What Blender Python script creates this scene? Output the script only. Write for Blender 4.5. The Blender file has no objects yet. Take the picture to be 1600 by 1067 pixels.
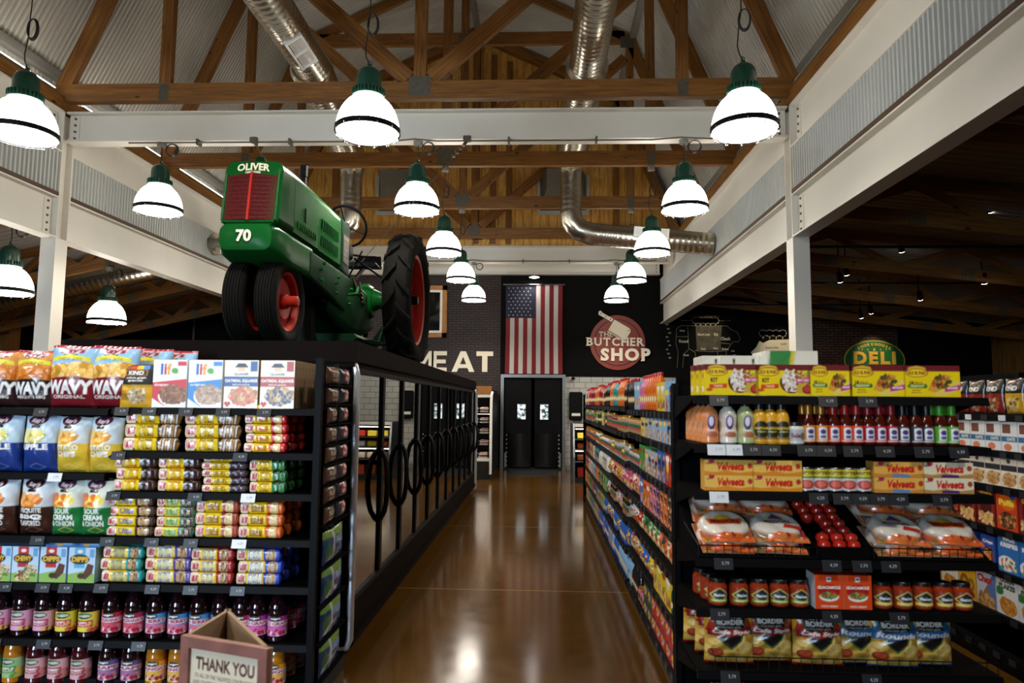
import bpy, math, random
import numpy as np
from mathutils import Matrix, Vector
random.seed(7)
PI = math.pi
SC = bpy.context.scene
COL = SC.collection
# ---------------------------------------------------------------- camera, world, exposure
def _cam_rows(yaw, pit, rol):
    cy, sy, cp, sp, cr, sr = math.cos(yaw), math.sin(yaw), math.cos(pit), math.sin(pit), math.cos(rol), math.sin(rol)
    f = Vector((-sy*cp, cy*cp, sp)); r = Vector((cy, sy, 0)); u = r.cross(f)
    return cr*r - sr*u, sr*r + cr*u, f
CR, CU, CF = _cam_rows(.0403, .0897, -.0092)
CAM = Vector((0, 0, 1.70)); FPX = 1067.0
cd = bpy.data.cameras.new('camera'); cam = bpy.data.objects.new('camera', cd); COL.objects.link(cam)
cam.matrix_world = Matrix(((CR.x, CU.x, -CF.x, CAM.x), (CR.y, CU.y, -CF.y, CAM.y), (CR.z, CU.z, -CF.z, CAM.z), (0, 0, 0, 1)))
cd.sensor_width = 36; cd.lens = 36*FPX/1600; cd.clip_start = .05; cd.clip_end = 200
cd.dof.use_dof = True; cd.dof.focus_distance = 10.0; cd.dof.aperture_fstop = 3.2
SC.camera = cam
def at(px, py, X=None, Y=None, Z=None):
    """a pixel of the 1600x1067 photograph carried out to a plane of the place"""
    d = CR*((px-800)/FPX) - CU*((py-533.5)/FPX) + CF
    t = (X-CAM.x)/d.x if X is not None else (Y-CAM.y)/d.y if Y is not None else (Z-CAM.z)/d.z
    return CAM + d*t
w = bpy.data.worlds.new('world'); SC.world = w; w.use_nodes = True
w.node_tree.nodes['Background'].inputs[0].default_value = (.6, .75, 1, 1)
w.node_tree.nodes['Background'].inputs[1].default_value = .012
vs = SC.view_settings; vs.view_transform = 'Standard'; vs.look = 'None'; vs.gamma = 1; vs.exposure = 0.2; vs.use_curve_mapping = False
LAMP_E = 14.0          # pendant globes
SC.cycles.max_bounces = 6; SC.cycles.diffuse_bounces = 3; SC.cycles.glossy_bounces = 4; SC.cycles.transmission_bounces = 4
SC.cycles.transparent_max_bounces = 8
SC.cycles.sample_clamp_indirect = 6; SC.cycles.caustics_reflective = False; SC.cycles.caustics_refractive = False
SC.cycles.use_denoising = True
def area(name, loc, target, sx, sy, power, color):
    l = bpy.data.lights.new(name, 'AREA'); l.shape = 'RECTANGLE'; l.size = sx; l.size_y = sy; l.energy = power; l.color = color
    o = bpy.data.objects.new(name, l); COL.objects.link(o); o.location = loc
    l.spread = math.radians(75)
    o.rotation_euler = (Vector(target)-Vector(loc)).to_track_quat('-Z', 'Y').to_euler(); return o
# daylight through the shop front's glazing behind the camera
area('storefront_daylight', (-4.8, -7.95, 2.2), (-2.9, 4, 1.3), 4.6, 2.3, 250, (.62, .80, 1.0))
def spot(name, loc, target, power, size, color, blend=.5, r=.03):
    l = bpy.data.lights.new(name, 'SPOT'); l.energy = power; l.spot_size = math.radians(size); l.spot_blend = blend; l.color = color; l.shadow_soft_size = r
    o = bpy.data.objects.new(name, l); COL.objects.link(o); o.location = loc
    o.rotation_euler = (Vector(target)-Vector(loc)).to_track_quat('-Z', 'Y').to_euler(); return o
# ---------------------------------------------------------------- colour and materials
def lin(c):
    if isinstance(c, str):
        c = c.lstrip('#'); c = tuple(int(c[i:i+2], 16)/255 for i in (0, 2, 4))
    return tuple((x/12.92 if x <= .04045 else ((x+.055)/1.055)**2.4) for x in c[:3])
MATS = {}
def nt(name):
    m = bpy.data.materials.new(name); m.use_nodes = True; MATS[name] = m
    return m, m.node_tree.nodes, m.node_tree.links, m.node_tree.nodes['Principled BSDF']
def mat(name, c, rough=.5, metal=0, coat=0, noise=0, nscale=30, bump=0, bscale=200, emit=0, spec=.5):
    m, N, L, b = nt(name)
    c = lin(c)
    b.inputs['Base Color'].default_value = (*c, 1); b.inputs['Roughness'].default_value = rough
    b.inputs['Metallic'].default_value = metal; b.inputs['Coat Weight'].default_value = coat; b.inputs['Specular IOR Level'].default_value = spec
    if noise:
        tc = N.new('ShaderNodeTexCoord'); n = N.new('ShaderNodeTexNoise'); n.inputs['Scale'].default_value = nscale; n.inputs['Detail'].default_value = 4
        r = N.new('ShaderNodeValToRGB'); r.color_ramp.elements[0].position = .3; r.color_ramp.elements[1].position = .7
        r.color_ramp.elements[0].color = (*[x*(1-noise) for x in c], 1); r.color_ramp.elements[1].color = (*[min(1, x*(1+noise)) for x in c], 1)
        L.new(tc.outputs['Object'], n.inputs['Vector']); L.new(n.outputs['Fac'], r.inputs[0]); L.new(r.outputs[0], b.inputs['Base Color'])
    if bump:
        tc = N.new('ShaderNodeTexCoord'); n = N.new('ShaderNodeTexNoise'); n.inputs['Scale'].default_value = bscale
        bp = N.new('ShaderNodeBump'); bp.inputs['Strength'].default_value = bump; bp.inputs['Distance'].default_value = .01
        L.new(tc.outputs['Object'], n.inputs['Vector']); L.new(n.outputs['Fac'], bp.inputs['Height']); L.new(bp.outputs[0], b.inputs['Normal'])
    if emit:
        b.inputs['Emission Color'].default_value = (*c, 1); b.inputs['Emission Strength'].default_value = emit
    return m
def ramp(N, stops):
    r = N.new('ShaderNodeValToRGB'); e = r.color_ramp.elements
    while len(e) < len(stops): e.new(.5)
    for k, (p, c) in enumerate(stops): e[k].position = p; e[k].color = (*lin(c), 1)
    return r
def wood_mat(name, stops, su=.8, sv=16, rough=.6, groove=0, coord='UV', axis=0):
    """grain runs along u of the UV map (or along Z of the object)"""
    m, N, L, b = nt(name)
    tc = N.new('ShaderNodeTexCoord'); mp = N.new('ShaderNodeMapping')
    if coord == 'UV': mp.inputs['Scale'].default_value = (su, sv, 1)
    else: mp.inputs['Scale'].default_value = (sv, sv, su)
    L.new(tc.outputs[coord], mp.inputs[0])
    n = N.new('ShaderNodeTexNoise'); n.inputs['Scale'].default_value = 1.6; n.inputs['Detail'].default_value = 6; n.inputs['Distortion'].default_value = 1.6
    L.new(mp.outputs[0], n.inputs['Vector'])
    r = ramp(N, stops); L.new(n.outputs['Fac'], r.inputs[0])
    out = r.outputs[0]
    if coord == 'UV':                                   # knots
        v = N.new('ShaderNodeTexVoronoi'); v.inputs['Scale'].default_value = 1.0
        m2 = N.new('ShaderNodeMapping'); m2.inputs['Scale'].default_value = (2.2, 5.5, 1); L.new(tc.outputs[coord], m2.inputs[0]); L.new(m2.outputs[0], v.inputs['Vector'])
        kr = ramp(N, [(.07, '#ffffff'), (.12, '#000000')]); L.new(v.outputs['Distance'], kr.inputs[0])
        mx = N.new('ShaderNodeMix'); mx.data_type = 'RGBA'; mx.inputs[7].default_value = (*lin('#2a1206'), 1)
        L.new(kr.outputs[0], mx.inputs[0]); L.new(out, mx.inputs[6]); out = mx.outputs[2]
    if groove:
        sp = N.new('ShaderNodeSeparateXYZ'); L.new(tc.outputs['Object'], sp.inputs[0])
        a = N.new('ShaderNodeMath'); a.operation = 'DIVIDE'; a.inputs[1].default_value = groove; L.new(sp.outputs[axis], a.inputs[0])
        f = N.new('ShaderNodeMath'); f.operation = 'FRACT'; L.new(a.outputs[0], f.inputs[0])
        g = N.new('ShaderNodeMath'); g.operation = 'LESS_THAN'; g.inputs[1].default_value = .05; L.new(f.outputs[0], g.inputs[0])
        mx = N.new('ShaderNodeMix'); mx.data_type = 'RGBA'; mx.inputs[7].default_value = (*lin('#6a471a'), 1)
        L.new(g.outputs[0], mx.inputs[0]); L.new(out, mx.inputs[6]); out = mx.outputs[2]
    L.new(out, b.inputs['Base Color']); b.inputs['Roughness'].default_value = rough
    bp = N.new('ShaderNodeBump'); bp.inputs['Strength'].default_value = .15; bp.inputs['Distance'].default_value = .01
    L.new(n.outputs['Fac'], bp.inputs['Height']); L.new(bp.outputs[0], b.inputs['Normal'])
    return m
wood_mat('timber', [(.3, '#5f3a10'), (.5, '#7c4f19'), (.7, '#916223')])
wood_mat('timber_dark', [(.3, '#33200e'), (.5, '#432a12'), (.7, '#523518')])
wood_mat('siding', [(.28, '#b5812f'), (.46, '#cf9740'), (.56, '#e2b058'), (.68, '#c08a38')], su=.7, sv=5, coord='Object', groove=.203)
wood_mat('barn_wood', [(.3, '#6b451d'), (.5, '#87602e'), (.7, '#9c7440')], su=.5, sv=6, coord='Object', groove=.15, axis=1)
wood_mat('window_wood', [(.3, '#8f5a22'), (.5, '#b0752f'), (.7, '#c48a42')], su=1, sv=12)
def brick_mat(name, c1, c2, mortar, bw=.2, bh=.067, ms=.012, rough=.7, bump=.6):
    m, N, L, b = nt(name)
    tc = N.new('ShaderNodeTexCoord'); mp = N.new('ShaderNodeMapping'); mp.inputs['Rotation'].default_value = (PI/2, 0, 0)
    L.new(tc.outputs['Object'], mp.inputs[0])
    br = N.new('ShaderNodeTexBrick'); br.inputs['Color1'].default_value = (*lin(c1), 1); br.inputs['Color2'].default_value = (*lin(c2), 1); br.inputs['Mortar'].default_value = (*lin(mortar), 1)
    br.inputs['Scale'].default_value = 1; br.inputs['Brick Width'].default_value = bw; br.inputs['Row Height'].default_value = bh; br.inputs['Mortar Size'].default_value = ms; br.inputs['Mortar Smooth'].default_value = .1
    L.new(mp.outputs[0], br.inputs['Vector']); L.new(br.outputs[0], b.inputs['Base Color']); b.inputs['Roughness'].default_value = rough
    bp = N.new('ShaderNodeBump'); bp.invert = True; bp.inputs['Strength'].default_value = bump; bp.inputs['Distance'].default_value = .01
    L.new(br.outputs['Fac'], bp.inputs['Height']); L.new(bp.outputs[0], b.inputs['Normal']); return m
brick_mat('brick_dark', '#3d2a25', '#30211e', '#0e0a09')
brick_mat('brick_red', '#7a5238', '#5e3e2c', '#221814')
brick_mat('subway_tile', '#b9b7ae', '#b0aea6', '#63625d', bw=.3, bh=.15, ms=.006, rough=.2, bump=.3)
def floor_mat():
    m, N, L, b = nt('stained_concrete')
    tc = N.new('ShaderNodeTexCoord')
    n = N.new('ShaderNodeTexNoise'); n.inputs['Scale'].default_value = .9; n.inputs['Detail'].default_value = 8; n.inputs['Roughness'].default_value = .6
    n2 = N.new('ShaderNodeTexNoise'); n2.inputs['Scale'].default_value = 7; n2.inputs['Detail'].default_value = 6
    L.new(tc.outputs['Object'], n.inputs['Vector']); L.new(tc.outputs['Object'], n2.inputs['Vector'])
    mx = N.new('ShaderNodeMath'); mx.operation = 'MULTIPLY_ADD'; mx.inputs[1].default_value = .35; L.new(n2.outputs['Fac'], mx.inputs[0]); 
    s = N.new('ShaderNodeMath'); s.operation = 'MULTIPLY'; s.inputs[1].default_value = .65; L.new(n.outputs['Fac'], s.inputs[0]); L.new(s.outputs[0], mx.inputs[2])
    r = ramp(N, [(.30, '#442b0d'), (.5, '#4f3410'), (.70, '#5a3d15')]); L.new(mx.outputs[0], r.inputs[0])
    # saw-cut joints every 3 m
    sp = N.new('ShaderNodeSeparateXYZ'); L.new(tc.outputs['Object'], sp.inputs[0])
    a = N.new('ShaderNodeMath'); a.operation = 'PINGPONG'; a.inputs[1].default_value = 1.6; L.new(sp.outputs[1], a.inputs[0])
    g = N.new('ShaderNodeMath'); g.operation = 'LESS_THAN'; g.inputs[1].default_value = .004; L.new(a.outputs[0], g.inputs[0])
    m2 = N.new('ShaderNodeMix'); m2.data_type = 'RGBA'; m2.inputs[7].default_value = (*lin('#9c8150'), 1)
    L.new(g.outputs[0], m2.inputs[0]); L.new(r.outputs[0], m2.inputs[6]); L.new(m2.outputs[2], b.inputs['Base Color'])
    rr = N.new('ShaderNodeMapRange'); rr.inputs[3].default_value = .09; rr.inputs[4].default_value = .17; L.new(n2.outputs['Fac'], rr.inputs[0]); L.new(rr.outputs[0], b.inputs['Roughness'])
    b.inputs['Specular IOR Level'].default_value = .38
    bp = N.new('ShaderNodeBump'); bp.inputs['Strength'].default_value = .02; bp.inputs['Distance'].default_value = .02; L.new(n.outputs['Fac'], bp.inputs['Height']); L.new(bp.outputs[0], b.inputs['Normal'])
floor_mat()
def print_mat(name, rough, coat=0, bump=0):
    """printed packaging: colours come from the mesh's print; where the print is clear the object's own colour shows"""
    m, N, L, b = nt(name)
    a = N.new('ShaderNodeAttribute'); a.attribute_name = 'Col'; oi = N.new('ShaderNodeObjectInfo')
    mx = N.new('ShaderNodeMix'); mx.data_type = 'RGBA'
    L.new(a.outputs['Alpha'], mx.inputs[0]); L.new(oi.outputs['Color'], mx.inputs[6]); L.new(a.outputs['Color'], mx.inputs[7])
    L.new(mx.outputs[2], b.inputs['Base Color']); b.inputs['Roughness'].default_value = rough; b.inputs['Coat Weight'].default_value = coat; b.inputs['Coat Roughness'].default_value = .1
    if bump:
        tc = N.new('ShaderNodeTexCoord'); n = N.new('ShaderNodeTexNoise'); n.inputs['Scale'].default_value = 22; n.inputs['Detail'].default_value = 3
        bp = N.new('ShaderNodeBump'); bp.inputs['Strength'].default_value = bump; bp.inputs['Distance'].default_value = .02
        L.new(tc.outputs['Object'], n.inputs['Vector']); L.new(n.outputs['Fac'], bp.inputs['Height']); L.new(bp.outputs[0], b.inputs['Normal'])
m, N, L, b = nt('print_none'); oi = N.new('ShaderNodeObjectInfo'); L.new(oi.outputs['Color'], b.inputs['Base Color']); b.inputs['Roughness'].default_value = .35
print_mat('print_card', .38); print_mat('print_film', .26, .3, .35); print_mat('print_matte', .7); print_mat('print_gloss', .15, .5)
mat('white_steel', '#d9d5ca', .42, noise=.03, nscale=2)
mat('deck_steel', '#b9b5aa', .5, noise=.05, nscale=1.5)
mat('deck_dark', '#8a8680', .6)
mat('panel_steel', '#b4b7b4', .42, noise=.04, nscale=2)
mat('galvanised', '#c4beae', .25, metal=1, noise=.12, nscale=6)
mat('galv_plate', '#5c5648', .6, metal=.2, noise=.2, nscale=25)
mat('batten_grey', '#7a7870', .6)
mat('black_paint', '#161615', .55)
mat('wall_black', '#121211', .85, spec=.05, noise=.06, nscale=3)
mat('black_metal', '#0b0c0d', .45, spec=.12)
mat('shelf_black', '#070708', .6, spec=.04)
mat('rail_black', '#08080a', .5, spec=.08)
mat('rubber', '#12110f', .85, spec=.08, noise=.15, nscale=12)
mat('lamp_green', '#0d3a2c', .32, coat=.4)
mat('tractor_green', '#0e4c1d', .26, spec=.06, noise=.06, nscale=4)
mat('tractor_dark_green', '#0a2c15', .6, spec=.06)
mat('grille_red', '#5c1516', .35)
mat('wheel_red', '#a02214', .42, spec=.25)
mat('cream', '#e9dfc0', .5)
mat('off_white', '#ece9df', .5)
mat('white_plastic', '#eeeeec', .35)
mat('chrome', '#c9c9c9', .12, metal=1)
mat('brushed_steel', '#aeb1b5', .3, metal=1)
mat('trim_silver', '#c4c9d0', .3, metal=.5)
mat('fascia_brown', '#120c0a', .6, spec=.03)
mat('tag_dark', '#202125', .4); mat('tag_text', '#a8acb4', .4); mat('tag_light', '#d8dde2', .3)  # tag_light puts the brightness of strongly lit tags into the colour
mat('cable_black', '#151515', .5)
mat('sign_red', '#842c20', .55, noise=.1, nscale=6); mat('sign_dark', '#2a1612', .6)
mat('sign_cream', '#e8dcc2', .55)
mat('deli_green', '#1f6a35', .5); mat('deli_yellow', '#e8b640', .5)
mat('door_black', '#0d0d0f', .5, spec=.1); mat('kick_black', '#0f0f11', .25); mat('frame_steel', '#8f9396', .35, metal=.8)
mat('flag_red', '#75141a', .85); mat('flag_white', '#b5b2ad', .85); mat('flag_blue', '#181b33', .85)
mat('black_glass', '#0b0c0d', .06, spec=.8)
mat('liner_dark', '#14110e', .6)
mat('leaf', '#3c6b2e', .6); mat('tomato', '#b8261a', .2, coat=.4)
mat('chalk', '#cfc9b4', .9); mat('chalk_dim', '#8f8a78', .9); mat('chalk_smear', '#4a463a', .9, noise=.4, nscale=5)
mat('cap_white', '#e4ecf4', .35); mat('cap_black', '#17171a', .35)
m, N, L, b = nt('globe_glow'); b.inputs['Base Color'].default_value = (.9, .9, .9, 1); b.inputs['Emission Color'].default_value = (1, .93, .82, 1); b.inputs['Emission Strength'].default_value = LAMP_E
m, N, L, b = nt('led_glow'); b.inputs['Emission Color'].default_value = (1, .95, .88, 1); b.inputs['Emission Strength'].default_value = 14
m, N, L, b = nt('case_glow'); b.inputs['Emission Color'].default_value = (1, .86, .7, 1); b.inputs['Emission Strength'].default_value = 9
m, N, L, b = nt('spot_glow'); b.inputs['Emission Color'].default_value = (1, .95, .9, 1); b.inputs['Emission Strength'].default_value = 25
m, N, L, b = nt('daylight_pane'); b.inputs['Base Color'].default_value = (0, 0, 0, 1); b.inputs['Emission Strength'].default_value = 1.3
tc = N.new('ShaderNodeTexCoord'); n = N.new('ShaderNodeTexNoise'); n.inputs['Scale'].default_value = 9; n.inputs['Detail'].default_value = 5
r = ramp(N, [(.42, '#2c3a2c'), (.52, '#b8c6cc'), (.6, '#eef4f8')]); L.new(tc.outputs['Object'], n.inputs['Vector']); L.new(n.outputs['Fac'], r.inputs[0]); L.new(r.outputs[0], b.inputs['Emission Color'])
def glass_mat(name, c, base, gain):
    m, N, L, b = nt(name); N.remove(b); out = N['Material Output']
    t = N.new('ShaderNodeBsdfTransparent'); t.inputs[0].default_value = (*c, 1)
    g = N.new('ShaderNodeBsdfGlossy'); g.inputs['Roughness'].default_value = .015
    lw = N.new('ShaderNodeFresnel'); lw.inputs[0].default_value = 1.6
    ma = N.new('ShaderNodeMath'); ma.operation = 'MULTIPLY_ADD'; ma.inputs[1].default_value = gain; ma.inputs[2].default_value = base; ma.use_clamp = True
    L.new(lw.outputs[0], ma.inputs[0]); s = N.new('ShaderNodeMixShader'); L.new(ma.outputs[0], s.inputs[0]); L.new(t.outputs[0], s.inputs[1]); L.new(g.outputs[0], s.inputs[2]); L.new(s.outputs[0], out.inputs[0])
glass_mat('door_glass', (.55, .55, .5), .18, 1.6); glass_mat('clear_film', (.95, .95, .95), .04, .8)
def juice(name, c):
    m, N, L, b = nt(name); c = lin(c); b.inputs['Base Color'].default_value = (*c, 1); b.inputs['Roughness'].default_value = .08; b.inputs['Coat Weight'].default_value = .6
    return m
for n_, c_ in dict(juice_dark='#1a0a10', juice_red='#43101a', juice_amber='#b8741a', sauce_brown='#4a150c', salsa='#9c3415', glass_dark='#1a1413').items(): juice(n_, c_)
# ---------------------------------------------------------------- mesh builder
CH = {}
def adopt(o, parent): o.parent = parent; CH.setdefault(parent.name, []).append(o)
class MB:
    def __init__(s): s.v = []; s.f = []; s.m = []; s.uv = []; s.sm = []
    def add(s, vs, fs, m=0, uv=None, smooth=False):
        o = len(s.v); s.v.extend([tuple(p) for p in vs])
        for k, f in enumerate(fs):
            s.f.append([i+o for i in f]); s.m.append(m); s.uv.append(uv[k] if uv else None); s.sm.append(smooth)
        return s
    def box(s, x0, y0, z0, x1, y1, z1, m=0):
        x0, x1 = min(x0, x1), max(x0, x1); y0, y1 = min(y0, y1), max(y0, y1); z0, z1 = min(z0, z1), max(z0, z1)
        vs = [(x0, y0, z0), (x1, y0, z0), (x1, y1, z0), (x0, y1, z0), (x0, y0, z1), (x1, y0, z1), (x1, y1, z1), (x0, y1, z1)]
        return s.add(vs, [(0, 3, 2, 1), (4, 5, 6, 7), (0, 1, 5, 4), (1, 2, 6, 5), (2, 3, 7, 6), (3, 0, 4, 7)], m)
    def cbox(s, x0, y0, z0, x1, y1, z1, c=.01, m=0):
        """box with all edges chamfered by c"""
        V = []; idx = {}
        for sx in (0, 1):
            for sy in (0, 1):
                for sz in (0, 1):
                    X, Y, Z = (x0, x1)[sx], (y0, y1)[sy], (z0, z1)[sz]
                    dx, dy, dz = (c, -c)[sx], (c, -c)[sy], (c, -c)[sz]
                    idx[sx, sy, sz, 0] = len(V); V.append((X, Y+dy, Z+dz))
                    idx[sx, sy, sz, 1] = len(V); V.append((X+dx, Y, Z+dz))
                    idx[sx, sy, sz, 2] = len(V); V.append((X+dx, Y+dy, Z))
        F = []
        B = [(0, 0), (1, 0), (1, 1), (0, 1)]
        for k in (0, 1):
            fx = [idx[k, a, b_, 0] for a, b_ in B]; F.append(fx if k else fx[::-1])
            fy = [idx[a, k, b_, 1] for a, b_ in B]; F.append(fy[::-1] if k else fy)
            fz = [idx[a, b_, k, 2] for a, b_ in B]; F.append(fz if k else fz[::-1])
        for a in (0, 1):
            for b_ in (0, 1):
                F.append([idx[0, a, b_, 1], idx[1, a, b_, 1], idx[1, a, b_, 2], idx[0, a, b_, 2]])
                F.append([idx[a, 0, b_, 0], idx[a, 1, b_, 0], idx[a, 1, b_, 2], idx[a, 0, b_, 2]])
                F.append([idx[a, b_, 0, 0], idx[a, b_, 1, 0], idx[a, b_, 1, 1], idx[a, b_, 0, 1]])
                for d in (0, 1): F.append([idx[a, b_, d, 0], idx[a, b_, d, 1], idx[a, b_, d, 2]])
        return s.add(V, F, m)
    def beam(s, p0, p1, w, h, m=0, side=None):
        """square-sawn member from p0 to p1; w along the side vector, h across; UV u runs along it"""
        p0, p1 = Vector(p0), Vector(p1); d = p1-p0; ln = d.length; d.normalize()
        sd = Vector(side) if side else (Vector((0, 1, 0)) if abs(d.y) < .9 else Vector((1, 0, 0)))
        sd = (sd-d*sd.dot(d)).normalized(); u = sd.cross(d)
        a, b_ = sd*w/2, u*h/2
        vs = [p+q for p in (p0, p1) for q in (-a-b_, a-b_, a+b_, -a+b_)]
        fs = [(0, 1, 2, 3), (7, 6, 5, 4), (0, 4, 5, 1), (1, 5, 6, 2), (2, 6, 7, 3), (3, 7, 4, 0)]
        o = random.random()*9; q = [(o, o), (o+w, o), (o+w, o+h), (o, o+h)]; uv = [q, q]
        for k, t in enumerate((w, h, w, h)):
            v0 = o+k*.4; uv.append([(o, v0), (o+ln, v0), (o+ln, v0+t), (o, v0+t)])
        return s.add(vs, fs, m, uv)
    def lathe(s, prof, seg=24, m=0, c=(0, 0, 0), axis='z', smooth=True, a0=0, a1=2*PI, sy=1.0, caps=True):
        full = abs(a1-a0-2*PI) < 1e-6; n = seg if full else seg+1
        vs = []
        for r_, z_ in prof:
            for k in range(n):
                a = a0+(a1-a0)*k/seg; x, y = r_*math.cos(a), r_*math.sin(a)*sy
                p = (x, y, z_) if axis == 'z' else (z_, x, y) if axis == 'x' else (y, z_, x)
                vs.append((p[0]+c[0], p[1]+c[1], p[2]+c[2]))
        fs = []
        for j in range(len(prof)-1):
            for k in range(seg):
                k2 = (k+1) % n if full else k+1
                fs.append((j*n+k, j*n+k2, (j+1)*n+k2, (j+1)*n+k))
        if full and caps:
            if prof[0][0] > 1e-6: fs.append(tuple(range(n))[::-1])
            if prof[-1][0] > 1e-6: fs.append(tuple((len(prof)-1)*n+k for k in range(n)))
        return s.add(vs, fs, m, None, smooth)
    def tube(s, path, r, seg=8, m=0, closed=False, smooth=True, radii=None):
        P = [Vector(p) for p in path]; n = len(P); vs = []; u = None
        for i, p in enumerate(P):
            if closed: t = P[(i+1) % n]-P[i-1]
            else: t = P[min(i+1, n-1)]-P[max(i-1, 0)]
            t.normalize()
            if u is None:
                u = Vector((0, 0, 1)) if abs(t.z) < .9 else Vector((1, 0, 0))
            u = (u-t*u.dot(t)).normalized(); w_ = t.cross(u); rr = radii[i] if radii else r
            for k in range(seg):
                a = 2*PI*k/seg; vs.append(p+u*math.cos(a)*rr+w_*math.sin(a)*rr)
        fs = []
        for i in range(n if closed else n-1):
            j = (i+1) % n
            for k in range(seg):
                k2 = (k+1) % seg; fs.append((i*seg+k, i*seg+k2, j*seg+k2, j*seg+k))
        if not closed: fs.append(tuple(range(seg))[::-1]); fs.append(tuple((n-1)*seg+k for k in range(seg)))
        return s.add(vs, fs, m, None, smooth)
    def prism(s, pts, fn, d0, d1, m=0, smooth=False):
        """polygon pts (2D) extruded from depth d0 to d1; fn(a,b,depth) gives the point"""
        n = len(pts)
        vs = [fn(a, b_, d0) for a, b_ in pts]+[fn(a, b_, d1) for a, b_ in pts]
        fs = [tuple(range(n))[::-1], tuple(range(n, 2*n))]+[(k, (k+1) % n, n+(k+1) % n, n+k) for k in range(n)]
        return s.add(vs, fs, m, None, smooth)
    def xform(s, M, start=0):
        for i in range(start, len(s.v)): s.v[i] = tuple(M @ Vector(s.v[i]))
        return s
    def build(s, name, mats, parent=None, sharp=35, kind=None):
        me = bpy.data.meshes.new(name); me.from_pydata(s.v, [], s.f)
        for m_ in (mats if isinstance(mats, (list, tuple)) else [mats]): me.materials.append(MATS[m_])
        me.polygons.foreach_set('material_index', s.m); me.polygons.foreach_set('use_smooth', s.sm)
        if any(u is not None for u in s.uv):
            ul = me.uv_layers.new(name='UVMap'); k = 0
            for f, u in zip(s.f, s.uv):
                for i in range(len(f)):
                    if u: ul.data[k].uv = u[i]
                    k += 1
        me.update()
        if any(s.sm): me.set_sharp_from_angle(angle=math.radians(sharp))
        o = bpy.data.objects.new(name, me); COL.objects.link(o)
        if parent is not None: adopt(o, parent)
        if kind: o['kind'] = kind
        return o
def tag(o, label, cat, group=None, kind=None):
    o['label'] = label; o['category'] = cat
    if group: o['group'] = group
    if kind: o['kind'] = kind
    return o
def thing(name, label, cat, loc=(0, 0, 0), rz=0, group=None, kind=None):
    o = bpy.data.objects.new(name, None); COL.objects.link(o); o.location = loc; o.rotation_euler = (0, 0, rz); o.empty_display_size = .1
    return tag(o, label, cat, group, kind)
def dup(src, loc=None, rz=None, label=None, color=None):
    def cp(o, parent):
        c = o.copy(); COL.objects.link(c)
        if parent is not None: adopt(c, parent)
        for ch in CH.get(o.name, []): cp(ch, c)
        return c
    r_ = cp(src, None)
    if loc is not None: r_.location = loc
    if rz is not None: r_.rotation_euler = (0, 0, rz)
    if label: r_['label'] = label
    if color: r_.color = (*lin(color), 1)
    return r_
def struct(name, bm, mats): return bm.build(name, mats, kind='structure')
def ordn(k): return ['first', 'second', 'third', 'fourth', 'fifth', 'sixth', 'seventh', 'eighth', 'ninth', 'tenth', 'eleventh', 'twelfth', 'thirteenth', 'fourteenth', 'fifteenth', 'sixteenth', 'seventeenth', 'eighteenth', 'nineteenth', 'twentieth', 'twenty-first', 'twenty-second', 'twenty-third', 'twenty-fourth', 'twenty-fifth', 'twenty-sixth', 'twenty-seventh', 'twenty-eighth', 'twenty-ninth', 'thirtieth', 'thirty-first', 'thirty-second', 'thirty-third', 'thirty-fourth', 'thirty-fifth', 'thirty-sixth', 'thirty-seventh', 'thirty-eighth', 'thirty-ninth', 'fortieth'][k]
# ---------------------------------------------------------------- lettering and print
_TT = {}
def text_mesh(s, bold=0.0):
    if (s, bold) not in _TT:
        cu = bpy.data.curves.new('t', 'FONT'); cu.body = s; cu.offset = bold; cu.resolution_u = 3; cu.align_x = 'LEFT'
        o = bpy.data.objects.new('t', cu); COL.objects.link(o)
        dg = bpy.context.evaluated_depsgraph_get(); me = bpy.data.meshes.new_from_object(o.evaluated_get(dg))
        V = np.array([tuple(v.co)[:2] for v in me.vertices]) if len(me.vertices) else np.zeros((0, 2)); me.calc_loop_triangles()
        T = [tuple(t.vertices) for t in me.loop_triangles]; F = [tuple(p.vertices) for p in me.polygons]
        bpy.data.objects.remove(o); bpy.data.curves.remove(cu); bpy.data.meshes.remove(me)
        if len(V):
            V = V-[V[:, 0].min(), V[:, 1].min()]; 
        _TT[s, bold] = (V, T, F)
    return _TT[s, bold]
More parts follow.
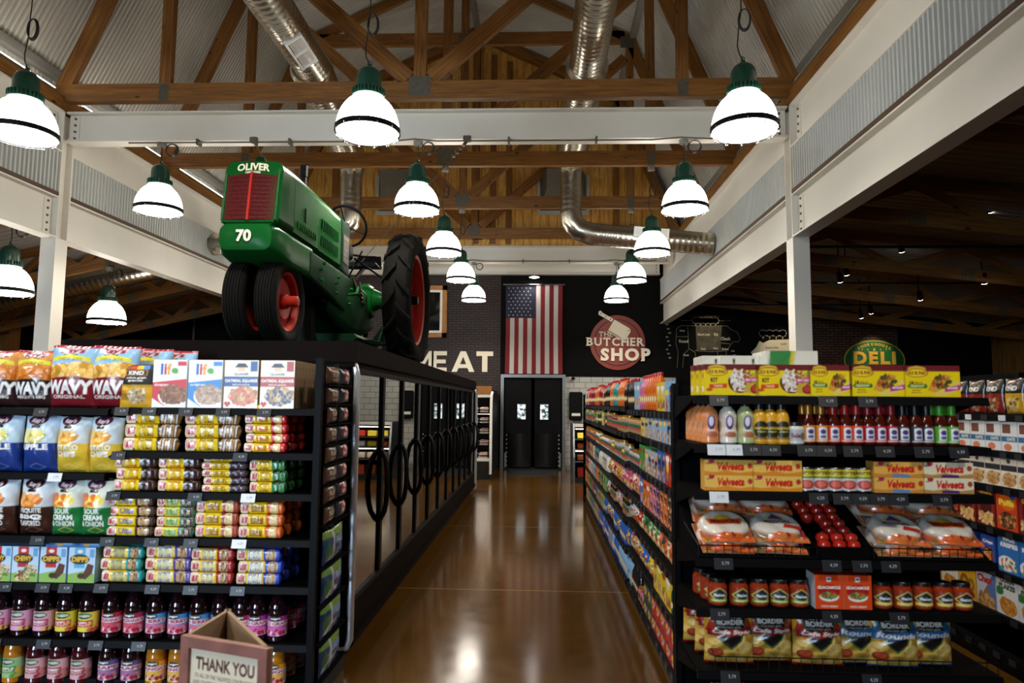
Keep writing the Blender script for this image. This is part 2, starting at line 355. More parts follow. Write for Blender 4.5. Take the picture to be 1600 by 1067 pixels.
class Art:
    """a printed panel painted on a grid; x and y run 0..1 from the lower left"""
    SS = 3
    def __init__(s, nx, ny, asp, c='#ffffff', alpha=1):
        s.nx, s.ny, s.asp = nx, ny, asp     # asp = width / height
        s.W, s.H = (nx+1)*s.SS, (ny+1)*s.SS
        s.A = np.zeros((s.H, s.W, 4)); s.A[:] = (*lin(c), alpha)
        s.X, s.Y = np.meshgrid((np.arange(s.W)+.5)/s.W, (np.arange(s.H)+.5)/s.H)
    def put(s, mask, c): s.A[mask] = (*lin(c), 1) if c else (0, 0, 0, 0); return s
    def rect(s, x0, y0, x1, y1, c): return s.put((s.X >= x0) & (s.X < x1) & (s.Y >= y0) & (s.Y < y1), c)
    def ell(s, cx, cy, rx, ry, c, rot=0):
        dx, dy = (s.X-cx)*s.asp, s.Y-cy; ca, sa = math.cos(rot), math.sin(rot)
        return s.put((((dx*ca+dy*sa)/(rx*s.asp))**2+((-dx*sa+dy*ca)/ry)**2) < 1, c)
    def poly(s, pts, c):
        m = np.zeros(s.X.shape, bool); n = len(pts)
        for i in range(n):
            (x0, y0), (x1, y1) = pts[i], pts[(i+1) % n]
            if y0 == y1: continue
            cond = ((y0 > s.Y) != (y1 > s.Y)) & (s.X < (x1-x0)*(s.Y-y0)/(y1-y0)+x0)
            m ^= cond
        return s.put(m, c)
    def blobs(s, x0, y0, x1, y1, n, r, cols, seed=1, inside=None):
        rg = random.Random(seed)
        for _ in range(n):
            x, y = rg.uniform(x0, x1), rg.uniform(y0, y1)
            if inside and ((x-inside[0])/inside[2])**2+((y-inside[1])/inside[3])**2 > 1: continue
            q = r*rg.uniform(.6, 1.3); s.ell(x, y, q/s.asp, q*rg.uniform(.5, 1), rg.choice(cols), rg.uniform(0, 3))
        return s
    def text(s, t, cx, cy, h, c, bold=.02, w=None, shear=0, rot=0):
        V, T, F = text_mesh(t, bold)
        if not len(V): return s
        bw, bh = V[:, 0].max(), V[:, 1].max(); P = V.copy(); P[:, 0] += shear*P[:, 1]
        kx = (w/bw) if w else h/.73/s.asp
        ky = h/max(bh, .73) if bh < .75 else h/bh
        P = np.stack([(P[:, 0]-bw/2)*kx, (P[:, 1]-bh/2)*ky], 1)
        if rot:
            ca, sa = math.cos(rot), math.sin(rot); xx = P[:, 0]*s.asp; P = np.stack([(xx*ca-P[:, 1]*sa)/s.asp, xx*sa+P[:, 1]*ca], 1)
        P += [cx, cy]; P = P*[s.W, s.H]-.5; col = (*lin(c), 1)
        for a, b_, d in T:
            A, B, D = P[a], P[b_], P[d]
            x0, x1 = int(max(0, math.floor(min(A[0], B[0], D[0])))), int(min(s.W-1, math.ceil(max(A[0], B[0], D[0]))))
            y0, y1 = int(max(0, math.floor(min(A[1], B[1], D[1])))), int(min(s.H-1, math.ceil(max(A[1], B[1], D[1]))))
            if x1 < x0 or y1 < y0: continue
            gx, gy = np.meshgrid(np.arange(x0, x1+1), np.arange(y0, y1+1))
            def e(p, q): return (q[0]-p[0])*(gy-p[1])-(q[1]-p[1])*(gx-p[0])
            e0, e1, e2 = e(A, B), e(B, D), e(D, A)
            msk = ((e0 >= -.3) & (e1 >= -.3) & (e2 >= -.3)) | ((e0 <= .3) & (e1 <= .3) & (e2 <= .3))
            sub = s.A[y0:y1+1, x0:x1+1]; sub[msk] = col
        return s
    def grid(s):
        g = s.A.reshape(s.ny+1, s.SS, s.nx+1, s.SS, 4); al = g[..., 3:4]; n = al.sum((1, 3)); col = (g[..., :3]*al).sum((1, 3))/np.maximum(n, 1e-6)
        return np.concatenate([col, n/s.SS**2], 2)
class PM:
    """printed mesh: grids of points with colours"""
    def __init__(s): s.v = []; s.c = []; s.f = []; s.sm = []
    def grid(s, P, C, smooth=True, flip=False):
        ny, nx = P.shape[:2]; o = len(s.v); s.v += P.reshape(-1, 3).tolist()
        if not isinstance(C, np.ndarray): C = np.broadcast_to(np.array((*lin(C), 1.0) if C else (1, 1, 1, 0.0)), (ny, nx, 4))
        s.c += C.reshape(-1, 4).tolist()
        for j in range(ny-1):
            for i in range(nx-1):
                a = o+j*nx+i; q = [a, a+1, a+nx+1, a+nx]; s.f.append(q[::-1] if flip else q); s.sm.append(smooth)
        return s
    def quad(s, pts, c):
        o = len(s.v); s.v += [tuple(p) for p in pts]; s.c += [((*lin(c), 1.0) if c else (1, 1, 1, 0.0))]*len(pts); s.f.append(list(range(o, o+len(pts)))); s.sm.append(False); return s
    def build(s, name, mat_, parent=None):
        me = bpy.data.meshes.new(name); me.from_pydata(s.v, [], s.f); me.materials.append(MATS[mat_])
        me.polygons.foreach_set('use_smooth', s.sm)
        a = me.color_attributes.new('Col', 'FLOAT_COLOR', 'POINT'); a.data.foreach_set('color', np.array(s.c, dtype=np.float32).ravel())
        me.update(); o = bpy.data.objects.new(name, me); COL.objects.link(o)
        if parent is not None: adopt(o, parent)
        return o
def box_pm(w_, d, h, art, side, top=None, rside=None, lside=None, pm=None):
    """carton standing on its base; front face (-Y) carries the art"""
    pm = pm or PM()
    def face(fn, a, col):
        if isinstance(a, Art):
            g = a.grid(); ny, nx = g.shape[:2]; U, V = np.meshgrid(np.linspace(0, 1, nx), np.linspace(0, 1, ny)); pm.grid(fn(U, V), g, False)
        else:
            U, V = np.meshgrid([0., 1.], [0., 1.]); pm.grid(fn(U, V), a or col, False)
    st = lambda *a: np.stack(np.broadcast_arrays(*a), -1)
    face(lambda U, V: st((U-.5)*w_, 0*U, V*h), art, side)
    face(lambda U, V: st(0*U+w_/2, U*d, V*h), rside, side)
    face(lambda U, V: st(0*U-w_/2, d-U*d, V*h), lside, side)
    face(lambda U, V: st((U-.5)*w_, V*d, 0*U+h), top, side)
    face(lambda U, V: st((.5-U)*w_, 0*U+d, V*h), None, side)
    face(lambda U, V: st((U-.5)*w_, d-V*d, 0*U), None, side)
    return pm
def bag_pm(w_, h, d, art, back, seed=0, crimp=.045, flare=.06, lean=0):
    """pillow bag of film with crimped top and bottom; front (-Y) carries the art"""
    g = art.grid(); ny, nx = g.shape[:2]; U, V = np.meshgrid(np.linspace(0, 1, nx), np.linspace(0, 1, ny))
    rg = np.random.RandomState(seed); pm = PM()
    wid = 1-flare*np.sin(np.clip(V, 0, 1)*PI)**.7
    bul = (np.clip(np.sin(V*PI), 0, 1)**.55)*(np.clip(1-(2*U-1)**2, 0, 1)**.5)
    wr = sum(a*np.sin(fx*U*6.3+fy*V*6.3+p)*.5 for a, fx, fy, p in zip(rg.uniform(.01, .035, 7), rg.uniform(-3, 3, 7), rg.uniform(-4, 4, 7), rg.uniform(0, 6, 7)))
    edge = np.clip(np.minimum(V, 1-V)/crimp, 0, 1)
    bul = np.clip(bul*(1+2.2*wr*edge), 0, 2)*edge**.4
    zig = (1-edge)*.004*np.sin(U*60)
    top = V*h+np.where(V > .9, (V-.9)*.12*np.sin(U*5+seed), 0)*h
    for sg, C in ((-1, g), (1, None)):
        P = np.stack([(U-.5)*w_*wid, sg*d/2*bul*(1 if sg < 0 else .75)+zig+lean*V*V, top], -1)
        pm.grid(P, C if C is not None else back, True, flip=sg > 0)
    return pm
def roll_pm(w_, h, d, art, endc, n=None, fin=.04, seed=0):
    """flow-wrapped tray pack lying on its side: art on the front, crimped fins left and right"""
    g = art.grid(); ny, nx = g.shape[:2]; U, V = np.meshgrid(np.linspace(0, 1, nx), np.linspace(0, 1, ny)); pm = PM()
    e = np.clip(np.minimum(U, 1-U)/fin, 0, 1); e = .12+.88*e**.6
    a = (V-.5)*PI*.92; sq = lambda t, p: np.sign(t)*np.abs(t)**p
    rg = np.random.RandomState(seed); wob = 1+.03*np.sin(U*19+seed)+.02*np.sin(U*37+V*5+seed)
    P = np.stack([(U-.5)*w_, d/2-d/2*sq(np.cos(a), .35)*(.4+.6*e)*wob, h/2+h/2*sq(np.sin(a), .5)*e], -1); pm.grid(P, g, True)
    U, V = np.meshgrid(np.linspace(0, 1, 13), np.linspace(0, 1, 7)); e = .12+.88*np.clip(np.minimum(U, 1-U)/fin, 0, 1)**.6; a = (V-.5)*PI*.92
    P = np.stack([(U-.5)*w_, d/2+d/2*sq(np.cos(a), .35)*(.4+.6*e), h/2+h/2*sq(np.sin(a), .5)*e], -1); pm.grid(P, endc, True, flip=True)
    return pm
def wrap_pm(prof, art, back, arc=200, seg=24, pm=None):
    """label wrapped round a body of revolution; the art faces -Y"""
    pm = pm or PM(); g = art.grid(); ny, nx = g.shape[:2]; U, V = np.meshgrid(np.linspace(0, 1, nx), np.linspace(0, 1, ny))
    z0, z1 = prof[0][1], prof[-1][1]; Z = z0+(z1-z0)*V; R_ = np.interp(Z, [p[1] for p in prof], [p[0] for p in prof])
    a = -PI/2+(U-.5)*math.radians(arc); pm.grid(np.stack([R_*np.cos(a), R_*np.sin(a), Z], -1), g, True)
    U, V = np.meshgrid(np.linspace(0, 1, 10), np.linspace(0, 1, 2)); Z = z0+(z1-z0)*V; R_ = np.interp(Z, [p[1] for p in prof], [p[0] for p in prof])
    a = PI/2+(U-.5)*math.radians(360-arc); pm.grid(np.stack([R_*np.cos(a), R_*np.sin(a), Z], -1), back, True)
    return pm
# ================================================================ the building
XC, XR, XL = -1.56, 3.1, -6.2          # ridge line, inner faces of the two steel rails
YB = 17.85                              # back wall
YT = [3.45, 5.95, 8.45, 10.94, 13.4, 15.95]    # roof trusses
HW, EZ, KW, KZ, RZ = 4.86, 5.65, 3.36, 9.12, 10.72   # eave half width / height, knee, ridge
struct('floor', MB().add([(-12, -8, 0), (14, -8, 0), (14, YB, 0), (-12, YB, 0)], [(0, 1, 2, 3)]), 'stained_concrete')
# back wall: brick, black and tiled lengths
struct('wall_back', MB().box(-6.45, YB, 0, -.98, YB+.2, 5.3), 'brick_dark')
struct('wall_back', MB().box(-12, YB, 0, -6.45, YB+.2, 5.3), 'wall_black')
t = thing('timber_post', 'brown timber post standing in the left aisle at the picture edge', 'post', (at(14, 510, Y=14).x, 14, 0)); MB().beam((0, 0, 0), (0, 0, 3.2), .3, .3).build('shaft', 'timber', t)
t = thing('wall_pipe', 'thin grey pipe on the black back wall left of the tractor wheels', 'pipe', (at(305, 500, Y=YB).x, YB-.05, 1.5)); MB().tube([(0, .03, 2.75), (0, 0, 2.7), (0, 0, 0)], .03, 8).build('pipe', 'galv_plate', t)
struct('wall_back', MB().box(-.98, YB-.02, 2.44, .66, YB+.2, 5.3).box(-1.02, YB-.03, 0, -.98, YB+.2, 5.3), 'wall_black')
struct('wall_back', MB().box(.66, YB-.02, 2.40, 7.05, YB+.2, 6.0), 'wall_black')
struct('wall_back', MB().box(.66, YB, 0, 7.05, YB+.2, 2.40), 'subway_tile')
struct('wall_back', MB().box(7.05, YB, 0, 9.2, YB+.2, 6.0), 'brick_red')
struct('wall_back', MB().box(9.2, YB-.02, 0, 14, YB+.2, 6.0), 'wall_black')
struct('baseboard_back', MB().box(.66, YB-.03, 0, 7.0, YB, .12), 'batten_grey')
struct('wall_left', MB().box(-12.2, -8, 0, -12, YB, 6), 'wall_black')
struct('wall_right', MB().box(14, -8, 0, 14.2, YB, 6), 'wall_black')
struct('wall_right', MB().box(11.6, 14.6, 2.3, 13.9, 14.7, 3.7).box(11.5, 14.7, 2.3, 11.6, 17.8, 3.7), 'barn_wood')
struct('wall_front', MB().box(-12, -8.2, 0, 14, -8, 1.0).box(-12, -8.2, 3.4, 14, -8, 11).box(-12, -8.2, 1, -7.5, -8, 3.4).box(2.5, -8.2, 1, 14, -8, 3.4), 'wall_black')
wf = struct('window_1', MB().box(-7.5, -8.1, 1.0, 2.5, -8.06, 3.4), 'daylight_pane')
# --- gambrel roof: corrugated deck
def corr(p00, along, up, n_along, pitch, amp, nrm, m=0, bm=None, seg=6):
    """corrugated sheet: ribs run along `up`, repeat along `along`"""
    bm = bm or MB(); p00, along, up, nrm = Vector(p00), Vector(along), Vector(up), Vector(nrm).normalized()
    L_ = along.length; n = int(L_/pitch); vs = []; d = along/L_
    for k in range(n):
        for t, a in ((0, .5), (.38, .5), (.52, -.7), (.86, -.7)): q = p00+d*((k+t)*L_/n)+nrm*(amp*a); vs += [q, q+up]
    return bm.add(vs, [(2*k, 2*k+2, 2*k+3, 2*k+1) for k in range(4*n-1)], m, None, False)
Y0, Y1 = -2.0, 16.25
for sg, nm in ((-1, 'left'), (1, 'right')):
    e = (XC+sg*(HW+.12), Y0, EZ+.38); k_ = (XC+sg*(KW+.1), Y0, KZ+.1); r_ = (XC, Y0, RZ+.14)
    bm = MB(); s2 = Vector(k_)-Vector(e); s3 = Vector(r_)-Vector(k_)
    corr(e, (0, Y1-Y0, 0), s2, 0, .075, .026, (s2.z, 0, -s2.x), 0, bm); corr(k_, (0, Y1-Y0, 0), s3, 0, .075, .026, (s3.z, 0, -s3.x), 0, bm)
    o = struct('ceiling', bm, 'deck_steel')
    # short upright corrugated band above the plate, batten, light strip
    bm = corr((XC+sg*(HW+.13), Y0, EZ-.02), (0, Y1-Y0, 0), (0, 0, .36), 0, .068, .010, (-sg, 0, 0))
    struct('wall_'+nm, bm, 'deck_steel')
    x = XC+sg*(HW+.06)
    struct('trim_'+nm, MB().box(x-.05, Y0, EZ+.30, x+.05, Y1, EZ+.42), 'batten_grey')
    x = XC+sg*(KW+.06)
    struct('trim_'+nm, MB().box(x-.06, Y0, KZ-.02, x+.06, Y1, KZ+.07), 'batten_grey')
    struct('trim_ridge', MB().box(XC-.06, Y0, RZ+.02, XC+.06, Y1, RZ+.12), 'batten_grey') if sg > 0 else None
    # light strips lying on the plate
    for a in range(3):
        y0, ln = ((5.7, 2.55), (8.75, 1.95), (11.1, 2.1))[a]
        x = XC+sg*(HW-.16)
        t = thing('light_strip', ('glowing white' if sg < 0 else 'dull unlit')+' light strip on the %s timber plate, %s' % (nm, ('before the white cross beam', 'just behind the white cross beam', 'farthest back')[a]), 'strip light', (x, y0, EZ+.022), 0, 'eave light strips')
        MB().box(-.03, 0, -.03, .03, ln, 0).build('housing', 'galv_plate', t)
        MB().box(-.018, .03, .001, .018, ln-.03, .02).build('diffuser', 'led_glow' if sg < 0 else 'off_white', t)
# --- steel rails either side of the nave
def ibeam(bm, p0, p1, h, w_, t=.02, m=0):
    p0, p1 = Vector(p0), Vector(p1); d = (p1-p0).normalized(); sd = Vector((-d.y, d.x, 0))
    for z, hh, ww in ((h/2-t/2, t, w_), (-h/2+t/2, t, w_), (0, h-2*t, .02)):
        o = Vector((0, 0, z)); a = sd*ww/2; b_ = Vector((0, 0, hh/2)); vs = [p+o+q for p in (p0, p1) for q in (-a-b_, a-b_, a+b_, -a+b_)]
        bm.add(vs, [(3, 2, 1, 0), (4, 5, 6, 7), (0, 1, 5, 4), (1, 2, 6, 5), (2, 3, 7, 6), (3, 0, 4, 7)], m)
    return bm
def bolts(bm, pts, axis, m=0):
    for p in pts:
        bm.lathe([(.016, -.012), (.016, .012)], 6, m, p, axis, False)
    return bm
def stl(name, label, cat): return thing(name, label, cat, kind='structure')
for sg, nm, xi in ((-1, 'left', XL), (1, 'right', XR)):
    xc = xi+sg*.10
    for (ya, yb, part) in ((-3.4, 8.36, 'near'), (8.58, 17.6, 'far')):
        bay = 'from the column towards the camera' if part == 'near' else 'from the column to the back wall'
        t = stl('steel_beam', 'white lower steel beam on the %s side of the hall, running %s' % (nm, bay), 'beam')
        ibeam(MB(), (xc, ya, 4.03), (xc, yb, 4.03), .54, .20).build('web', 'white_steel', t)
        bm = MB(); ye = yb if part == 'near' else ya; s_ = -1 if part == 'near' else 1
        bm.box(xc-sg*.015-.006, ye+s_*.02, 3.80, xc-sg*.015+.006, ye+s_*.14, 4.26)
        bolts(bm, [(xc-sg*.022, ye+s_*.08, 3.84+.095*k) for k in range(5)], 'x', 1); bm.build('connection_plate', ['white_steel', 'galv_plate'], t)
        t = stl('wood_strip', 'brown wood strip along the %s lower beam, running %s' % (nm, bay), 'trim')
        MB().beam((xc, ya, 4.33), (xc, yb, 4.33), .2, .05, side=(1, 0, 0)).build('board', 'timber_dark', t)
        t = stl('corrugated_panel', 'ribbed grey metal panel above the %s lower beam, running %s' % (nm, bay), 'panel')
        corr((xi+sg*.02, ya, 4.355), (0, yb-ya, 0), (0, 0, .535), 0, .068, .024, (-sg, 0, 0)).build('sheet', 'panel_steel', t)
        t = stl('steel_beam', 'white upper steel beam on the %s side of the hall, running %s' % (nm, bay), 'beam')
        ibeam(MB(), (xc, ya, 5.165), (xc, yb, 5.165), .55, .20).build('web', 'white_steel', t)
        bm = MB().box(xc-sg*.015-.006, ye+s_*.02, 4.93, xc-sg*.015+.006, ye+s_*.14, 5.40)
        bolts(bm, [(xc-sg*.022, ye+s_*.08, 4.97+.095*k) for k in range(5)], 'x', 1); bm.build('connection_plate', ['white_steel', 'galv_plate'], t)
    t = stl('steel_column', 'white steel column on the %s side, under the end of the cross beam' % nm, 'column')
    bm = MB(); x0, x1 = xc-.10, xc+.10
    bm.box(x0, 8.36, 0, x1, 8.38, 5.43).box(x0, 8.56, 0, x1, 8.58, 5.43).box(xc-.012, 8.38, 0, xc+.012, 8.56, 5.43)
    bm.box(x0, 8.38, 0, x0+.006, 8.56, 3.76).box(x1-.006, 8.38, 0, x1, 8.56, 3.76); bm.build('shaft', 'white_steel', t)
    t = stl('timber_plate', 'brown timber plate lying on the %s upper beam under the trusses' % nm, 'plate')
    MB().beam((XC+sg*(HW-.06), -2, EZ-.11), (XC+sg*(HW-.06), 17.0, EZ-.11), .24, .20, side=(1, 0, 0)).build('board', 'timber', t)
# cross beams
def cross(y, z0, z1, label):
    t = stl('steel_beam', label, 'beam')
    ibeam(MB(), (XL-.0+.02, y, (z0+z1)/2), (XR-.02, y, (z0+z1)/2), z1-z0, .20).build('web', 'white_steel', t)
    bm = MB()
    for x, s_ in ((XL+.02, 1), (XR-.02, -1)):
        bm.box(min(x, x+s_*.13), y-.025, z0+.03, max(x, x+s_*.13), y-.010, z1-.03); bolts(bm, [(x+s_*.08, y-.03, z0+.07+.087*k) for k in range(4)], 'y', 1)
    bm.build('connection_plate', ['white_steel', 'galv_plate'], t); return t
cross(8.47, 5.03, 5.43, 'white steel cross beam spanning the hall above the tractor')
cross(16.1, 5.03, 5.43, 'white steel cross beam under the plywood gable wall')
cross(17.5, 5.02, 5.36, 'rear white steel beam above the flag and the brick wall')
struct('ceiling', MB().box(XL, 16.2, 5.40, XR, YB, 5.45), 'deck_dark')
# conduits on the cross beams
for (y, z, lab) in ((8.33, 5.0, 'thin grey conduit under the white cross beam above the tractor'), (15.96, 5.06, 'thin grey conduit along the rear cross beam under the gable')):
    t = thing('conduit', lab, 'conduit', (0, y, z))
    MB().tube([(XL+.9, 0, -.01), (-4.5, 0, -.01), (-1.9, 0, -.01), (-1.6, .03, .03), (-1.3, 0, -.01), (1.4, 0, -.01), (1.75, .03, .03), (2.1, 0, 0), (XR-.45, 0, .0), (XR-.35, .08, .04)], .011, 6).build('pipe', 'galv_plate', t)
    for x in (-4.4, -3.2, -.4, .7): MB().box(x-.012, -.02, -.04, x+.012, .1, .035).build('clip', 'galv_plate', t)
# gable wall of grooved plywood
bm = MB(); pts = [(XC-HW, 5.43), (XC+HW, 5.43), (XC+HW, EZ+.2), (XC+KW, KZ), (XC, RZ), (XC-KW, KZ), (XC-HW, EZ+.2)]
bm.prism(pts, lambda a, b_, d: (a, d, b_), 16.12, 16.16)
struct('wall_gable', bm, 'siding')
bm = MB()
for a, b_ in (((XC+KW, KZ), (XC, RZ)), ((XC-KW, KZ), (XC, RZ)), ((XC+HW, EZ), (XC+KW, KZ)), ((XC-HW, EZ), (XC-KW, KZ))):
    bm.beam((a[0], 16.07, a[1]), (b_[0], 16.07, b_[1]), .09, .2, side=(0, 1, 0))
for x in (XC+.02, XC+.42, XC+.8): bm.beam((x, 16.09, 5.5), (x, 16.09, RZ-.3-.47*abs(x-XC)), .04, .14, side=(0, 1, 0))
struct('trim_gable', bm, 'timber')
# --- trusses
TN = ['timber roof truss nearest the camera, over the shelves', 'timber roof truss carrying the three nearest pendant lamps', 'timber roof truss resting just above the white cross beam', 'timber roof truss in the middle of the hall, next behind the cross beam', 'timber roof truss next to last before the plywood gable', 'timber roof truss standing right against the plywood gable']
def truss(y, label):
    t = thing('roof_truss', label, 'roof truss', (XC, y, 0), 0, 'gambrel roof trusses'); W = .09
    def mem(nm, p, q, h=.2, w_=W, dy=0): return MB().beam((p[0], dy, p[1]), (q[0], dy, q[1]), w_, h, side=(0, 1, 0)).build(nm, 'timber', t)
    zb = EZ+.05
    mem('bottom_chord', (-HW+.06, zb), (HW-.06, zb), .24, .1)
    for s_ in (-1, 1):
        mem('lower_chord', (s_*(HW-.12), EZ+.1), (s_*KW, KZ-.05), .2)
        mem('upper_chord', (s_*(KW+.02), KZ-.04), (0, RZ-.02), .18)
        mem('post', (s_*KW, zb+.12), (s_*KW, KZ-.12), .15)
        mem('brace', (s_*.15, zb+.16), (s_*(KW-.1), KZ-.42), .2)
    mem('collar', (-KW+.1, KZ+.02), (KW-.1, KZ+.02), .26)
    mem('king_post', (0, zb+.12), (0, RZ-.1), .16, dy=.003)
    for (x, z, w_, h) in ((0, zb+.05, .28, .26), (-KW, zb, .13, .22), (KW, zb, .13, .22), (KW-.06, KZ-.1, .26, .24), (-KW+.06, KZ-.1, .26, .24), (0, KZ+.02, .24, .2)):
        bm = MB().box(x-w_/2, -W/2-.008, z-h/2, x+w_/2, -W/2-.002, z+h/2)
        for k in range(7): bm.box(x-w_/2+.01+k*(w_-.02)/7, -W/2-.011, z-h/2+.01, x-w_/2+.01+(k+.45)*(w_-.02)/7, -W/2-.007, z+h/2-.01)
        bm.build('gusset_plate', 'galv_plate', t)
    return t
for y, l_ in zip(YT, TN): truss(y if y < 15.9 else 15.86, l_)
# --- low side roofs with their own trusses
def side_roof(sg, xi, xo, z0, z1, nm):
    sl = (z1-z0)/(xo-xi); bm = MB()
    p = (xi, Y0, z0+.55); up = Vector((xo-xi, 0, z1-z0))
    corr(p, (0, YB-Y0, 0), up, 0, .15, .02, (0, 0, 1), 0, bm, 4)
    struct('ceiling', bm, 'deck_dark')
    for k, y in enumerate([1.0, 3.45, 5.95, 8.45, 10.94, 13.4, 15.95]):
        t = thing('roof_truss', '%s timber truss of the low roof over the %s aisle' % (ordn(k), nm), 'roof truss', (0, y, 0), 0, 'low side roof trusses')
        q = lambda x, dz: (x, 0, z0+sl*(x-xi)+dz)
        n = 5
        MB().beam(q(xi+sg*.25, 0), q(xo, 0), .06, .18, side=(0, 1, 0)).build('bottom_chord', 'timber', t)
        MB().beam(q(xi+sg*.25, .45), q(xo, .45), .06, .14, side=(0, 1, 0)).build('top_chord', 'timber', t)
        for j in range(n):
            xa = xi+(xo-xi)*(j+.15)/n; xb = xi+(xo-xi)*(j+.6)/n; xcn = xi+(xo-xi)*(j+1.05)/n
            MB().beam(q(xa, .05), q(xb, .42), .05, .12, side=(0, 1, 0)).build('brace', 'timber', t)
            if j < n-1: MB().beam(q(xb, .42), q(xcn, .05), .05, .12, side=(0, 1, 0)).build('brace', 'timber', t)
            x, z = xb, q(xb, 0)[2]; bm = MB()
            for i in range(5): bm.box(x-.1+i*.045, -.04, z-.09, x-.1+i*.045+.025, -.031, z+.09)
            bm.build('gusset_plate', 'galv_plate', t)
side_roof(-1, XL-.25, -12, 4.15, 2.9, 'left')
side_roof(1, XR+.25, 14, 4.15, 3.0, 'right')
# galvanised duct over the left aisle
t = thing('air_duct', 'round metal duct under the low roof of the left aisle', 'duct', (0, 0, 0))
def ridged(path, r, pitch=.10, amp=.0045):
    out, rad = [], []
    for i in range(len(path)-1):
        a, b_ = Vector(path[i]), Vector(path[i+1]); n = max(4, int((b_-a).length/pitch*4))
        for k in range(n+(i == len(path)-2)): out.append(a+(b_-a)*k/n); rad.append(r+(amp if k % 4 == 2 else 0))
    return out, rad
p, rd = ridged([(-12, 11.8, 2.95), (-6.6, 11.8, 4.1)], .2); MB().tube(p, .2, 18, radii=rd).build('pipe', 'galvanised', t)
# --- round supply ducts of the hall
def duct(sg, label, main, drop, wall):
    t = thing('air_duct', label, 'duct', (0, 0, 0), 0, 'round supply ducts of the hall')
    x0, x1, z = main
    p, rd = ridged([(x0-.02*sg, 2.0, z), (x0+.0, 8.75, z)], .235); MB().tube(p, .235, 28, radii=rd).build('main_pipe', 'galvanised', t)
    ya = 12.3; xm = x0+(x1-x0)*.1
    MB().lathe([(.24, 0), (.285, .05), (.285, .17), (.279, .2)], 28, 0, (xm, 8.72, z), 'y').build('collar', 'galvanised', t)
    p, rd = ridged([(xm, 8.85, z), (x1, ya-.12, z)], .278); MB().tube(p, .278, 28, radii=rd).build('main_pipe', 'galvanised', t)
    MB().tube([(x1, ya-.2, z), (x1, ya-.05, z-.02), (x1, ya+.02, z-.1), (x1, ya, z-.3)], .28, 24, radii=[.285, .28, .25, .2]).build('reducer', 'galvanised', t)
    zd = drop; p, rd = ridged([(x1, ya, z-.28), (x1, ya, zd+.02)], .198); MB().tube(p, .2, 24, radii=rd).build('drop_pipe', 'galvanised', t)
    xw, yw, zw = wall; d = (Vector((xw, yw, zw))-Vector((x1, ya, zd-.35))).normalized()
    e = [Vector((x1, ya, zd+.04)), Vector((x1+sg*.03, ya, zd-.13)), Vector((x1+sg*.16, ya, zd-.29)), Vector((x1+sg*.36, ya, zd-.36)), Vector((x1+sg*.48, ya, zd-.375))]
    MB().tube(e, .203, 24, smooth=True).build('elbow', 'galvanised', t)
    p, rd = ridged([e[-1], Vector((xw, yw, zw))], .198); MB().tube(p, .2, 24, radii=rd).build('branch_pipe', 'galvanised', t)
    return t, e[-1], Vector((xw, yw, zw))
def grille(t, c, u, v, w_, h):
    """louvred register: c centre, u long direction, v outward"""
    c, u, v = Vector(c), Vector(u).normalized(), Vector(v).normalized(); q = u.cross(v)
    M = Matrix(((u.x, q.x, v.x, c.x), (u.y, q.y, v.y, c.y), (u.z, q.z, v.z, c.z), (0, 0, 0, 1)))
    bm = MB()
    for (a, b_, c_, d) in ((-w_/2, -h/2, w_/2, -h/2+.03), (-w_/2, h/2-.03, w_/2, h/2), (-w_/2, -h/2+.03, -w_/2+.03, h/2-.03), (w_/2-.03, -h/2+.03, w_/2, h/2-.03), (-.012, -h/2+.03, .012, h/2-.03)): bm.box(a, b_, -.12, c_, d, .02)
    g = bm.xform(M).build('register_frame', 'white_plastic', t)
    bm = MB(); n = 9
    for k in range(n): y = -h/2+.035+k*(h-.07)/n; bm.box(-w_/2+.03, y, -.02, w_/2-.03, y+.012, .008)
    bm.box(-w_/2+.03, -h/2+.03, -.10, w_/2-.03, h/2-.03, -.09, 1); bm.xform(M).build('louvre', ['white_plastic', 'batten_grey'], g)
t, a, b_ = duct(1, 'large round metal supply duct on the right of the hall', (.62, .56, 6.2), 5.15, (XR, 12.15, 4.56))
d = (b_-a).normalized(); grille(t, a+d*.95+Vector((0, -.2, .06)), d, (0, -1, .25), .62, .2)
t, a, b_ = duct(-1, 'large round metal supply duct on the left of the hall, behind the tractor', (-3.08, -3.52, 6.2), 5.15, (XL, 12.5, 4.63))
grille(t, (-2.96, 7.98, 5.995), (0, 1, 0), (.55, 0, -.85), .62, .24)
# boxy return hoods on the gable
for x, l_ in ((-3.35, 'left'), (.55, 'right')):
    t = thing('return_hood', 'square metal return hood on the %s part of the plywood gable' % l_, 'vent hood', (x, 16.06, 6.65), 0, 'return hoods on the gable')
    bm = MB(); bm.add([(-.55, -.02, .45), (.55, -.02, .45), (.55, -.02, -.35), (-.55, -.02, -.35), (-.4, -.7, .45), (.4, -.7, .45), (.4, -.5, .05), (-.4, -.5, .05)], [(0, 1, 5, 4), (4, 5, 6, 7), (7, 6, 2, 3), (0, 4, 7, 3), (5, 1, 2, 6)]); bm.build('hood', 'galv_plate', t)
    MB().box(-.62, -.06, -.45, .62, 0, -.36).box(-.62, -.06, -.36, -.55, 0, .5).box(.55, -.06, -.36, .62, 0, .5).build('frame', 'panel_steel', t)
t = thing('emergency_light', 'small black two-eyed emergency light on the plywood gable', 'emergency light', (-1.5, 16.10, 5.66))
MB().cbox(-.13, -.07, -.06, .13, 0, .06, .015).build('body', 'black_metal', t)
for s_ in (-1, 1): MB().lathe([(0, -.03), (.03, -.028), (.034, 0)], 12, 0, (s_*.085, -.07, -.02), 'y').build('lens', 'off_white', t)
